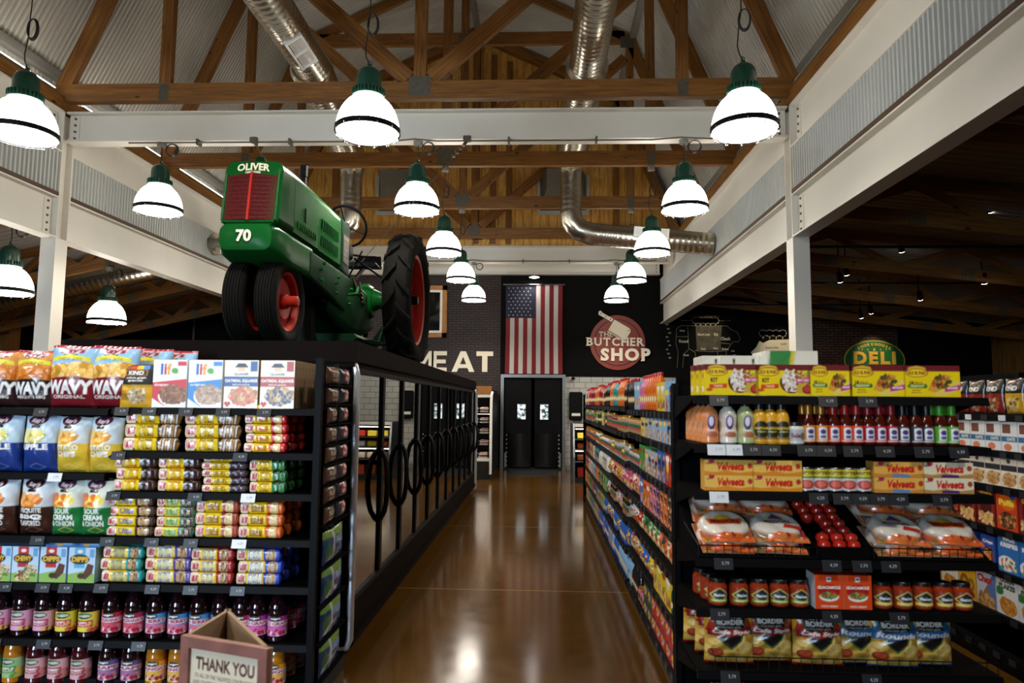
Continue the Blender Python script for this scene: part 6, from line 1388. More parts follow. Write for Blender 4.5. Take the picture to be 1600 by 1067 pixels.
sq = lambda body, base, c2: lathe_thing('squeeze_bottle', SQ, body, tb_label(base, c2), .03, .138, [(.0418, .03), (.0418, .05), (.0368, .075), (.0398, .10), (.0418, .125), (.038, .138)], '#c8a080', SQC, 'cap_black', 130)
for key, body, base, px, q, l_ in (('sqo', 'sauce_orange', '#d88a5a', 1113, 0, 'orange sauce squeeze bottle, foremost at the left end of the sauce shelf'), ('sqo', 'sauce_orange', '', 1113, 1, 'orange sauce squeeze bottle, first behind the front one'), ('sqo', 'sauce_orange', '', 1113, 2, 'orange sauce squeeze bottle, second behind the front one'), ('sqo', 'sauce_orange', '', 1113, 3, 'orange sauce squeeze bottle, farthest back at the left end'),
   ('sqw', 'sauce_white', '#d8d0c0', 1142, 0, 'white sauce squeeze bottle between the orange and the green bottles'), ('sqg', 'sauce_green', '#b0b880', 1170, 0, 'pale green sauce squeeze bottle left of the yellow bottles')):
    place(key, sq(body, base or '#ffffff', '#f0e8e0'), RX(px)-.004*q, yr+.045+.088*q, ZR[1], l_, 'sauce bottle', 'sauce bottles')
yb_ = lambda: lathe_thing('mustard_bottle', [(.030, 0), (.034, .006), (.034, .125), (.028, .145), (.018, .155), (.018, .16)], 'sauce_yellow', Art(28, 36, .8, '#e0a52a').ell(.5, .5, .36, .36, '#2a2a1c').text('MUSTARD', .5, .56, .10, '#e8c030', .03, .6).text('dijon', .5, .42, .07, '#c8d060', .02, .4).rect(.15, .12, .85, .2, '#8a6a2a'), .01, .12, .0347, '#e0a52a', [(.02, .158), (.02, .185), (.01, .195), (.008, .21), (0, .211)], 'cap_black', 170)()
for k, px in enumerate((1192, 1209, 1227)): place('mus', yb_, RX(px), yr+.04, ZR[1], 'yellow mustard squeeze bottle, %s of three from left' % ordn(k), 'mustard bottle', 'mustard bottles')
def jar_w(): return lathe_thing('relish_jar', [(.034, 0), (.039, .006), (.039, .075), (.034, .085)], 'sauce_white', Art(30, 16, 1.6, '#c8ccd0').rect(.2, .1, .8, .9, '#b0b8c0').text('Salsa', .45, .5, .35, '#7a2a34', .04, .4).rect(.6, .2, .8, .7, '#5a6a5a'), .012, .07, .0395, '#d8d8d4', [(.036, .083), (.036, .10), (0, .101)], 'cap_black', 180)()
place('jw', jar_w, RX(1249), yr+.045, ZR[1], 'small white jar with a black lid beside the mustard bottles', 'jar')
HB = [(.024, 0), (.0275, .005), (.0275, .10), (.022, .125), (.013, .145), (.012, .15)]
def hot(c, capm): return lathe_thing('sauce_bottle', HB, 'sauce_brown', Art(22, 26, .8, c).rect(.3, .18, .72, .78, '#e8e6f0').ell(.51, .78, .21, .1, '#e8e6f0').ell(.51, .62, .14, .14, '#4a3a78').rect(.38, .25, .64, .42, '#4a5a88').rect(.2, .08, .8, .14, '#d8d0d0'), .012, .088, .0282, c, [(.017, .138), (.0175, .165), (.0155, .18), (.0145, .192), (0, .193)], capm, 190)
HS = [('hg', '#d88a2a', 'cap_gold', (1269, 1289), 'brown hot sauce bottle with a gold cap'), ('ho', '#d8481e', 'cap_red', (1308, 1327, 1345), 'brown hot sauce bottle with an orange red label'), ('hc', '#a8182a', 'cap_crimson', (1363, 1381, 1400), 'brown hot sauce bottle with a crimson cap and label'), ('hk', '#2a2a30', 'cap_black', (1418, 1438, 1456), 'brown hot sauce bottle with a black cap and label'), ('hv', '#5aa82a', 'cap_green', (1477, 1496), 'brown hot sauce bottle with a green cap and label')]
for key, c, capm, pxs, l_ in HS:
    for k, px in enumerate(pxs):
        place(key, hot(c, capm), RX(px), yr+.035, ZR[1], '%s, %s of %s from left' % (l_, ordn(k), {2: 'two', 3: 'three'}[len(pxs)]), 'sauce bottle', 'hot sauce bottles', random.uniform(-.1, .1))
        place(key, hot(c, capm), RX(px)-.002, yr+.10, ZR[1], '%s, behind the %s of %s' % (l_, ordn(k), {2: 'two', 3: 'three'}[len(pxs)]), 'sauce bottle', 'hot sauce bottles', random.uniform(-.1, .1))
# cheese boxes and cans
def velv(base, c2, band):
    def f():
        a = Art(72, 22, 3.2, base); a.poly([(0, 0), (1, 0), (1, .3), (.7, .18), (.45, .32), (.2, .2), (0, .28)], c2).text('Velveeta', .52, .58, .52, '#c8281e', .05, .56, .22).ell(.15, .9, .06, .16, '#a82a4a').ell(.92, .62, .05, .17, '#b03a2a').rect(.05, .72, .12, .78, '#7a5a1a')
        if band: a.poly([(.36, .04), (.72, .04), (.7, .22), (.38, .22)], band)
        return box_pm(.222, .075, .0685, a, '#cf9a44', '#c8923a').build('cheese_box', 'print_card')
    return f
for px, key, base, c2, band, l_ in ((1139, 'v1', '#e8bc5a', '#d98a2a', None, 'left pair'), (1214, 'v1', '#e8bc5a', '#d98a2a', None, 'second pair from left'), (1404, 'v2', '#e6ae52', '#c9883a', '#4a8ac0', 'pair with a blue band right of the cans'), (1480.5, 'v3', '#e6ddc0', '#b98a4a', '#4a2a6a', 'pale pair with a purple band at the right')):
    for k in range(2): place(key, velv(base, c2, band), RX(px), yr+.005, ZR[2]+.0695*k, 'golden cheese box, %s of the %s' % (('lower', 'upper')[k], l_), 'cheese box', 'cheese boxes')
def can():
    a = Art(30, 34, .9, '#d8dadc'); a.rect(0, .66, 1, 1, '#d8c83a').text('RO*TEL', .5, .82, .16, '#2a2a2a', .05, .7).rect(0, .56, 1, .66, '#6a8a3a').ell(.5, .28, .3, .22, '#b8403a').ell(.5, .30, .2, .14, '#d86a5a')
    return lathe_thing('tomato_can', [(.0, .001), (.030, 0), (.0325, .003), (.0325, .105), (.031, .108), (.0275, .106), (0, .106)], 'brushed_steel', a, .007, .100, .0331, '#d0d2d4', None)()
for k, px in enumerate((1263, 1286, 1308, 1330, 1353)):
    place('can', can, RX(px), yr+.04, ZR[2], 'small tomato can with a yellow top band, %s from left' % ordn(k), 'can', 'tomato cans', random.uniform(-.3, .3))
# sloping trays with tortillas and tomatoes
def fence(bm, x0, x1, y, z, h, n):
    for zz in (z+.004, z+h): bm.tube([(x0, y, zz), (x1, y, zz)], .0028, 6)
    for k in range(n+1): x = x0+(x1-x0)*k/n; bm.tube([(x, y, z), (x, y, z+h)], .002, 5)
    for x in (x0, x1): bm.tube([(x, y, z+h), (x, y+.3, z+h+.05)], .0028, 6)
    return bm
SL = math.radians(24); z4 = ZR[3]
for px0, px1, l_ in ((1088, 1270, 'left'), (1356, 1537, 'right')):
    t = thing('wire_tray', '%s sloping black wire tray of tortilla packs on the right shelf end' % l_, 'wire tray', (0, 0, 0), 0, 'sloping wire trays')
    x0, x1 = RX(px0), min(RX(px1), 2.012)
    fence(MB(), x0, x1, RY-.004, z4+.002, .05, 14).build('fence', 'black_metal', t)
    MB().add([(x0, RY, z4+.002), (x1, RY, z4+.002), (x1, RY+.42, z4+.19), (x0, RY+.42, z4+.19), (x0, RY, z4+.0005), (x1, RY, z4+.0005), (x1, RY+.42, z4+.0005), (x0, RY+.42, z4+.0005)], [(0, 1, 2, 3), (7, 6, 5, 4), (0, 4, 5, 1), (1, 5, 6, 2), (2, 6, 7, 3), (3, 7, 4, 0)]).build('tray_floor', 'shelf_black', t)
def tort(white, band, word):
    def f():
        a = Art(64, 56, 1.12, '#8a6a54' if white else '#a8562c'); a.ell(.5, .53, .49, .47, '#cfc6b8').ell(.5, .53, .46, .44, '#dcd4c7').blobs(.1, .1, .9, .9, 50, .02, ['#d8cebd', '#e8e2d6', '#cfc4b0'], 3)
        if white: a.ell(.5, .66, .17, .10, '#e0b83a').poly([(.34, .60), (.5, .80), (.66, .60)], '#5a4a8a').text('MISSION', .5, .52, .11, '#6a2a5a', .04, .5).poly([(.55, .3), (1, .18), (1, .34), (.62, .44)], '#b8342a')
        else: a.poly([(.2, .40), (.8, .40), (.86, .60), (.14, .60)], '#d86a2a').ell(.5, .64, .16, .09, '#e0b83a').text('MISSION', .5, .50, .13, '#a81e1c', .05, .56)
        a.rect(0, 0, 1, .13, band).blobs(.02, .0, .98, .12, 26, .035, ['#c8401e', '#e8a04a', '#d86a3a', '#8a2a1a'], 4).ell(.1, .07, .05, .05, '#3a7a3a')
        g = a.grid(); ny, nx = g.shape[:2]; U, V = np.meshgrid(np.linspace(0, 1, nx), np.linspace(0, 1, ny)); pm = PM()
        R_ = np.clip(1-np.hypot((U-.5)/.49, (V-.5)/.49)**14, 0, 1); rg = np.random.RandomState(4)
        hgt = .006+.034*R_+.0015*np.sin(U*17+V*9)*R_+.003*np.sin(V*23+U*5)*(1-R_)
        pm.grid(np.stack([(U-.5)*.235, (V-.5)*.215, hgt], -1), g, True)
        pm.grid(np.stack([(U-.5)*.235, (V-.5)*.215, 0*hgt], -1), '#d8b090', True, flip=True)
        return pm.build('tortilla_pack', 'print_gloss')
    return f
TP = [(1130, 868, .10, 0, 't1', False, '#d8642a', 'front left of the left tray'), (1212, 868, .10, .0, 't2', True, '#d87a3a', 'front right of the left tray'), (1118, 812, .31, .0, 't2', True, '#d8642a', 'back left of the left tray'), (1190, 812, .31, 0, 't1', False, '', 'back right of the left tray'),
      (1398, 868, .10, 0, 't2', True, '', 'front left of the right tray'), (1478, 868, .10, 0, 't1', False, '', 'front right of the right tray'), (1372, 812, .31, 0, 't1', False, '', 'back left of the right tray'), (1446, 812, .31, 0, 't2', True, '', 'back right of the right tray')]
for px, py, dy, _, key, wh, band, l_ in TP:
    for k in range(2):
        z = z4+.004+.19*dy/.42+(.012+.046*k)
        o = place(key, tort(wh, band or '#d8642a', 'MISSION'), at(px, py, Y=RY+dy).x+.006*k, RY+dy+.012, z, 'round white tortilla pack, %s at the %s' % (('under the top one', 'on top')[k], l_), 'tortilla pack', 'tortilla packs')
        o.rotation_euler = (math.atan(.19/.42)+random.uniform(-.03, .05), random.uniform(-.05, .05), random.uniform(-.08, .08))
def tomato():
    t = bpy.data.objects.new('tomato', None); COL.objects.link(t)
    MB().lathe([(0, .002), (.014, 0), (.026, .012), (.030, .028), (.026, .043), (.012, .052), (0, .050)], 16).build('fruit', 'tomato', t)
    bm = MB()
    for k in range(5): a = k*2*PI/5; bm.add([(0, 0, .051), (.006*math.cos(a-.5), .006*math.sin(a-.5), .054), (.018*math.cos(a), .018*math.sin(a), .053), (.006*math.cos(a+.5), .006*math.sin(a+.5), .054)], [(0, 1, 2, 3)])
    bm.tube([(0, 0, .050), (.002, 0, .060)], .002, 5).build('stem', 'leaf', t); return t
t = thing('tomato_bin', 'black sloping bin holding red tomatoes between the wire trays', 'bin', (0, 0, 0)); x0, x1 = RX(1275), RX(1350)
bm = MB().add([(x0, RY+.02, z4+.002), (x1, RY+.02, z4+.002), (x1, RY+.42, z4+.17), (x0, RY+.42, z4+.17), (x0, RY+.02, z4+.0005), (x1, RY+.02, z4+.0005), (x1, RY+.42, z4+.0005), (x0, RY+.42, z4+.0005)], [(0, 1, 2, 3), (7, 6, 5, 4), (0, 4, 5, 1), (1, 5, 6, 2), (2, 6, 7, 3), (3, 7, 4, 0)])
bm.box(x0-.004, RY+.0, z4+.001, x1+.004, RY+.02, z4+.05); bm.build('bin_floor', 'shelf_black', t)
TMN = 0
for r_ in range(7):
    for c_ in range(3):
        if r_ in (2, 3) and c_ == 0: continue
        dy = .055+.053*r_; z = z4+.004+.17*(dy-.02)/.40
        place('tom', tomato, x0+.042+.064*c_+random.uniform(-.004, .004)+.01*(r_ % 2), RY+dy, z+.003, 'red tomato in the sloping bin, %s row from the front, %s' % (ordn(r_), ['left', 'middle', 'right'][c_]), 'tomato', 'tomatoes in the bin', random.uniform(0, 6))
# jars, seasoning cartons
def salsa(lab): 
    def f():
        a = Art(34, 26, 1.3, '#8a2f18').poly([(.5, .98), (.84, .52), (.5, .06), (.16, .52)], '#d8c870').poly([(.5, .92), (.78, .52), (.5, .14), (.22, .52)], '#1c2a30').text('Salsa', .5, .52, .16, '#e8ecf0', .03, .36).rect(.2, .1, .8, .30, lab).rect(.28, .15, .72, .24, '#e8e0a0')
        return lathe_thing('salsa_jar', [(.036, 0), (.041, .006), (.042, .02), (.042, .085), (.035, .098), (.034, .104)], 'salsa', a, .012, .082, .0426, '#8a2f18', [(.0365, .101), (.037, .115), (.035, .118), (0, .118)], 'cap_black', 200)()
    return f
for k, px in enumerate((1121.5, 1154.5, 1186, 1217.5, 1248)): place('sj', salsa('#6a9a3a'), RX(px), yr+.05, ZR[4], 'salsa jar with a green band, %s from left' % ordn(k), 'salsa jar', 'green banded salsa jars', random.uniform(-.25, .25))
for q in (1, 2): place('sj', salsa('#6a9a3a'), RX(1121.5)-.014*q, yr+.05+.09*q, ZR[4], 'salsa jar with a green band, %s behind the leftmost one' % ordn(q-1), 'salsa jar', 'green banded salsa jars', .4)
for k, px in enumerate((1377, 1408.5, 1440, 1471, 1501)): place('sj2', salsa('#d8b83a'), RX(px), yr+.05, ZR[4], 'salsa jar with a yellow band, %s from left' % ordn(k), 'salsa jar', 'yellow banded salsa jars', random.uniform(-.25, .25))
def guac():
    a = Art(40, 50, .8, '#d8481a'); a.ell(.5, .52, .38, .2, '#a81e1e').rect(.42, .80, .58, .93, '#e8e8f0').rect(.45, .84, .55, .9, '#3a4a8a').text('GUACAMOLE', .5, .63, .085, '#f4ece4', .04, .8).ell(.5, .36, .34, .13, '#f0ece4').ell(.5, .40, .3, .1, '#5a7a34').blobs(.2, .32, .8, .48, 40, .04, ['#7a9a4a', '#c83a2a', '#4a6a2a', '#8aa85a'], 3, (.5, .41, .28, .09)).text('TACO NIGHT', .5, .09, .06, '#f4e0d0', .02, .6)
    return box_pm(.122, .10, .148, a, '#c84018', '#c84018', None, '#c8ccd0').build('seasoning_carton', 'print_card')
for k, px in enumerate((1288.5, 1332.5)): place('gc', guac, RX(px), yr, ZR[4], 'orange guacamole seasoning carton, %s of the two' % ('left', 'right')[k], 'seasoning carton', 'seasoning cartons')
def tchip(top, band, word, side):
    def f():
        a = Art(64, 84, .7, top); a.rect(0, 0, 1, .60, '#c8a44a').blobs(0, .0, 1, .55, 80, .085, ['#c8a850', '#b8923a', '#d8bc70', '#a88434'], 4).poly([(.0, 1), (.2, 1), (.0, .6)], '#d8a02a').poly([(1, 1), (.8, 1), (1, .6)], '#d8c03a')
        a.poly([(.12, .96), (.88, .96), (.72, .46), (.5, .30), (.28, .46)], '#3a5a2a').poly([(.16, .96), (.84, .96), (.69, .47), (.5, .34), (.31, .47)], '#17181c').text('ON THE', .5, .885, .075, '#ece8e0', .03, .44).text('BORDER', .5, .785, .085, '#ece8e0', .03, .54).text('mexican grill', .5, .70, .035, '#b8b0a0', .0, .4)
        a.poly([(.04, .54), (.96, .58), (.96, .70), (.04, .645)], band).text(word, .5, .615, .085, '#f0ece4', .03, .78, .2).ell(.2, .24, .15, .09, '#8a3420').ell(.2, .26, .11, .06, '#b85030').rect(0, 0, 1, .06, side)
        return bag_pm(.225, .243, .12, a, side, 11, .04, .05).build('tortilla_chip_bag', 'print_film')
    return f
TCR = tchip('#b8281e', '#8a1c22', 'Cafe Style', '#a82018'); TCB = tchip('#1c5a8a', '#2a6aa8', 'Rounds', '#1a4a88')
for k, (px, key, f, l_) in enumerate(((1143, 'tcr', TCR, 'red tortilla chip bag, leftmost in the low wire tray'), (1208, 'tcr', TCR, 'red tortilla chip bag, second from left in the low wire tray'), (1281, 'tcr', TCR, 'red tortilla chip bag beside the blue ones'), (1345, 'tcb', TCB, 'blue tortilla chip bag beside the red ones'), (1398, 'tcb', TCB, 'blue tortilla chip bag between two blue ones'), (1456, 'tcb', TCB, 'blue tortilla chip bag at the right end'))):
    place(key, f, RX(px)-.01, yr+.075+(.03 if k % 2 else 0), ZR[5]-.002, l_, 'chip bag', 'tortilla chip bags', random.uniform(-.05, .05))
for q in (1, 2): place('tcr', TCR, RX(1143)-.025*q, yr+.075+.14*q, ZR[5]-.002, 'red tortilla chip bag, %s behind the leftmost one' % ordn(q-1), 'chip bag', 'tortilla chip bags', .12)
for k, px in enumerate((1150, 1225, 1300)): place('tcr', TCR, RX(px), yr+.08, ZR[6], 'red tortilla chip bag on the lowest shelf, %s from left' % ordn(k), 'chip bag', 'tortilla chip bags', random.uniform(-.05, .05))
t = thing('wire_tray', 'low black wire fence before the tortilla chip bags', 'wire tray', (0, 0, 0), 0, 'sloping wire trays'); fence(MB(), RX(1110), 2.0, RY-.006, ZR[5]-.002, .06, 26).build('fence', 'black_metal', t)
# ================================================================ cereal beyond
def cb(base, paint, w_=.195, h=.262):
    def f():
        a = Art(40, 54, .74, base); paint(a); return box_pm(w_, .06, h, a, base, base).build('cereal_box', 'print_card')
    return f
CB = dict(
 puff=(cb('#c8401a', lambda a: a.ell(.55, .68, .4, .2, '#d8601a').text("Puffs", .5, .66, .15, '#e8d03a', .05, .7).ell(.5, .24, .38, .2, '#2a1a14').blobs(.15, .1, .85, .38, 60, .05, ['#7a4a2a', '#c88a4a', '#5a3420'], 2).ell(.8, .85, .15, .1, '#2a4a88')), 'orange chocolate puff cereal box'),
 dred=(cb('#6a1818', lambda a: a.ell(.5, .5, .42, .42, '#8a2420').ell(.5, .52, .3, .34, '#4a1414').text('CRUNCH', .5, .78, .1, '#e8c03a', .04, .6).blobs(.15, .05, .85, .3, 40, .06, ['#d8b070', '#c09050', '#e8c890'], 3)), 'dark red crunch cereal box'),
 rice=(cb('#2a6ab0', lambda a: a.text('RICE', .55, .82, .14, '#f0f0f0', .06, .56).text('KRISPIES', .55, .66, .11, '#f0f0f0', .05, .8).ell(.4, .22, .4, .18, '#d8dce0').blobs(.1, .1, .8, .34, 60, .04, ['#c83a3a', '#e0c090', '#3a8a4a', '#f0e8d8'], 4)), 'blue rice cereal box'),
 oats=(cb('#e0a81e', lambda a: a.text('Cheerios', .5, .84, .12, '#3a2a1a', .04, .8).ell(.34, .42, .24, .2, '#8a5a1e').ell(.34, .42, .1, .09, '#e0a81e').ell(.7, .38, .2, .17, '#a06a22').ell(.7, .38, .08, .07, '#e0a81e').ell(.5, .14, .4, .12, '#a8281e')), 'golden oat ring cereal box'),
 corn=(cb('#e8e6e0', lambda a: a.text('CORN', .52, .84, .14, '#1e3a2a', .06, .66).text('FLAKES', .52, .68, .13, '#1e3a2a', .06, .76).ell(.15, .55, .2, .1, '#2a7a3a').ell(.2, .9, .12, .06, '#b82a2a').ell(.55, .22, .4, .2, '#c8783a').blobs(.2, .06, .9, .38, 50, .06, ['#e0983a', '#c87a28', '#e8b050'], 5)), 'white corn flakes box'),
 chex=(cb('#c8ccd4', lambda a: a.poly([(0, 0), (.5, .5), (1, 0)], '#b8722a').poly([(.5, .5), (1, 1), (1, 0)], '#5a7ab0').text('Chex', .45, .68, .2, '#b8241e', .06, .8).blobs(.1, .02, .9, .3, 40, .07, ['#c89050', '#a87038', '#dcae70'], 6)), 'grey and red chex cereal box'),
 oat2=(cb('#e6dccA', lambda a: a.ell(.5, .8, .12, .07, '#4a4038').rect(0, .5, 1, .68, '#2a2c34').ell(.5, .24, .44, .22, '#c8a070').blobs(.1, .06, .9, .42, 60, .05, ['#b8864a', '#d8b078', '#94643a'], 7), .15, .205), 'cream oat cereal box with a dark band'),
 whb=(cb('#dfe2e4', lambda a: a.rect(.1, .6, .6, .9, '#7a4a3a').rect(0, .32, 1, .5, '#3a6a94').text('OATS', .6, .41, .1, '#f0f0f0', .03, .5).ell(.4, .14, .24, .12, '#d87a5a'), .15, .19), 'white oatmeal box with a blue band'),
 bear=(cb('#dcc01e', lambda a: a.blobs(.25, .2, .75, .9, 40, .09, ['#9a6a2a', '#c08a3a', '#7a4a1e'], 8), .12, .19), 'yellow snack cracker box'),
 blue2=(cb('#2a4a98', lambda a: a.text('Crisps', .5, .78, .14, '#e8ecf0', .03, .7).ell(.5, .36, .36, .26, '#9a4a28').blobs(.2, .15, .8, .58, 40, .06, ['#c87a3a', '#7a3420', '#d89a5a'], 9), .14, .20), 'blue cereal box with brown clusters'))
def pouch(c, c2):
    def f():
        a = Art(34, 44, .75, c); a.rect(0, .58, 1, 1, '#26221f').text('KIND', .5, .72, .13, '#e8e4e0', .04, .6).rect(.3, .86, .7, .94, '#8a5a3a').ell(.5, .28, .3, .18, c2).blobs(.2, .1, .8, .44, 30, .05, ['#e0c8a0', '#8a5a34', c2], 2); return bag_pm(.17, .225, .07, a, c, 3, .03, .02).build('snack_pouch', 'print_film')
    return f
PU = dict(pr=(pouch('#8a2a1e', '#b05a3a'), 'dark red granola pouch'), po=(pouch('#c86a1e', '#d89a5a'), 'orange granola pouch'), py=(pouch('#d0a01e', '#e0c060'), 'yellow granola pouch'))
RN = ['top', 'second', 'third', 'fourth', 'fifth', 'sixth']
def cereal_row(row, items, step, y0):
    n = {}
    for k, key in enumerate(items):
        f, d_ = (CB.get(key) or PU.get(key)); n[key] = n.get(key, 0)+1
        place('cb_'+key, f, CX+(.008 if key in CB else .055), y0+step*k, ZC[row], '%s, %s shelf beyond, %s from the far end' % (d_, RN[row], ordn(items[::-1][:len(items)-k].count(key)-1)), 'snack pouch' if key in PU else 'cereal box', 'cereal and snacks beyond', -PI/2)
cereal_row(0, ['po', 'py', 'po', 'py', 'pr', 'pr', 'pr', 'po', 'py', 'pr'], .19, 3.95)
cereal_row(1, ['whb']*13, .158, 3.9); cereal_row(2, ['oat2']*13, .158, 3.92)
cereal_row(3, ['puff', 'puff', 'dred', 'puff', 'dred', 'dred', 'puff', 'puff', 'dred', 'puff'], .205, 3.98)
cereal_row(4, ['oats', 'oats', 'rice', 'rice', 'blue2', 'blue2', 'bear', 'bear', 'blue2', 'bear', 'bear'], .2, 4.0)
cereal_row(5, ['chex', 'chex', 'corn', 'corn', 'chex', 'oats', 'corn', 'oats', 'oats', 'rice'], .205, 4.02)
# ================================================================ goods of the long run, facing the aisle
HEX = dict(red='#b8241f', orange='#d9691e', yellow='#dcc02a', green='#3f8f3a', blue='#2f62b0', white='#dcdcd6', brown='#6a3f24', black='#1d1c1f', pink='#cf6a8c', purple='#5a3f7c', teal='#2c8a8c', silver='#a8adb2', tan='#bd9460', crimson='#861a2c')
HEX['light blue'] = '#86b4d8'; HEX['dark green'] = '#1f4a30'
def pr_box(key, w_, h, kind):
    def f():
        a = Art(22, 26, w_/h, '#ffffff', 0); rg = random.Random(key)
        for _ in range(3+kind % 3):
            c = rg.choice(['#e6e2d8', '#c8342a', '#2a4a8a', '#e0c23a', '#e08a2a', '#5a3a28', '#3a7a3a', '#d8d0c0', '#8ab4d8']); x, y = rg.uniform(.1, .6), rg.uniform(.05, .8)
            if rg.random() < .5: a.rect(x, y, x+rg.uniform(.25, .5), y+rg.uniform(.08, .2), c)
            else: a.ell(rg.uniform(.3, .7), rg.uniform(.2, .8), rg.uniform(.15, .34), rg.uniform(.08, .18), c)
        a.ell(.5, rg.uniform(.6, .8), .38, .09, rg.choice(['#f0ece2', '#1e2440', '#a8221e', '#f0d83a'])).blobs(.15, .05, .85, .4, 12, .09, ['#c89a60', '#9a5a34', '#e8dcc0', '#b8442a'], key)
        return box_pm(w_, .12, h, a, None, None).build('food_box', 'print_card')
    return f
def pr_bag(w_, h, sd=0):
    def f():
        a = Art(20, 24, w_/h, '#ffffff', 0); rg = random.Random(sd+3); a.ell(.5, rg.uniform(.62, .76), rg.uniform(.26, .40), .13, rg.choice(['#ece6da', '#e0c23a', '#26344e', '#b8241f'])).rect(.25, .65, .75, .74, rg.choice(['#6a2420', '#e8e0d0', '#2a4a30'])).ell(.5, .3, .3, .2, '#cfa868').blobs(.2, .1, .8, .48, 14, .08, ['#8a5a34', '#d8b070', '#b8442a', '#e8d8a8'], sd); return bag_pm(w_, h, .10, a, None, 5, .05, .04).build('snack_bag', 'print_film')
    return f
def pr_bottle(h, r_):
    def f():
        t = bpy.data.objects.new('drink_bottle', None); COL.objects.link(t); pm = PM()
        prof = [(0, 0), (r_*.9, 0), (r_, .01), (r_, h*.55), (r_*.92, h*.68), (r_*.42, h*.86), (r_*.36, h*.92)]
        a = np.linspace(0, 2*PI, 15); P = np.array([[(q[0]*math.cos(x), q[0]*math.sin(x), q[1]) for x in a] for q in prof]); pm.grid(P, None, True); b_ = pm.build('bottle_body', 'print_gloss', t)
        wrap_pm([(r_*1.01, h*.16), (r_*1.01, h*.46)], Art(16, 12, 1.4, '#ffffff', 0).rect(.2, .3, .8, .75, '#a82a2a').ell(.5, .5, .18, .3, '#e8d8a0'), None, 180, 10).build('bottle_label', 'print_card', t)
        MB().lathe([(r_*.42, h*.91), (r_*.42, h*.99), (0, h)], 12).build('cap', 'cap_red', t); return t
    return f
def pr_jar(h, r_):
    def f():
        t = bpy.data.objects.new('food_jar', None); COL.objects.link(t); pm = PM()
        prof = [(0, 0), (r_*.92, 0), (r_, .01), (r_, h*.78), (r_*.8, h*.88)]; a = np.linspace(0, 2*PI, 13)
        pm.grid(np.array([[(q[0]*math.cos(x), q[0]*math.sin(x), q[1]) for x in a] for q in prof]), None, True).build('jar_body', 'print_gloss', t)
        wrap_pm([(r_*1.01, h*.15), (r_*1.01, h*.66)], Art(14, 10, 1.4, '#8a8474').rect(.2, .35, .8, .8, '#2e5a40').ell(.5, .3, .2, .2, '#b8442a'), '#8a8474', 180, 9).build('jar_label', 'print_card', t)
        MB().lathe([(r_*.86, h*.86), (r_*.86, h*.98), (0, h)], 12).build('lid', 'cap_gold', t); return t
    return f
KINDS_ = dict(box=('food box', lambda: [pr_box(k, *s_, k) for k, s_ in enumerate(((.15, .19), (.13, .17), (.17, .15))*4)]), bag=('snack bag', lambda: [pr_bag(.17, .20, k) if k % 2 == 0 else pr_bag(.15, .17, k) for k in range(8)]), bottle=('drink bottle', lambda: [pr_bottle(.27, .045), pr_bottle(.23, .038)]), jar=('food jar', lambda: [pr_jar(.135, .042), pr_jar(.11, .05)]))
VAR = {k: v[1]() for k, v in KINDS_.items()}
SIZ = {'box': [(.15, .19), (.13, .17), (.17, .15)]*4, 'bag': [(.17, .20), (.15, .17)]*4, 'bottle': [(.09, .27), (.076, .23)], 'jar': [(.084, .135), (.10, .11)]}
SN = ['top', 'second', 'third', 'fourth', 'fifth', 'sixth', 'lowest']
cntA = {}
def fill(sec, zs, row, y, yend, kind, var, col, n, hscale=1.0, stack=1):
    v0 = var
    for k in range(n):
        if kind == 'box' and stack == 1: var = v0+3*random.randrange(4)
        if kind == 'bag': var = v0+2*random.randrange(4)
        w_, h = SIZ[kind][var]
        if y+w_ > yend: break
        for s_ in range(stack):
            key = (sec, row, kind, col); c = cntA[key] = cntA.get(key, 0)+1
            cc = HEX[col]; o = place('al_%s%d' % (kind, var), VAR[kind][var], AX+(.012 if kind == 'box' else .065 if kind == 'bag' else w_/2+.008), y+w_/2, zs[row]+s_*(h*hscale+.003), '%s %s, %s shelf of the %s aisle section, %s from its near end' % (col, KINDS_[kind][0], SN[row], sec, ordn(min(39, c-1))), KINDS_[kind][0], 'goods facing the aisle', -PI/2+random.uniform(-.03, .03))
            o.scale = (1, 1, hscale)
            for q in [o]+CH.get(o.name, []): q.color = (*lin(cc), 1)
        y += w_+random.uniform(.005, .014)
    return y
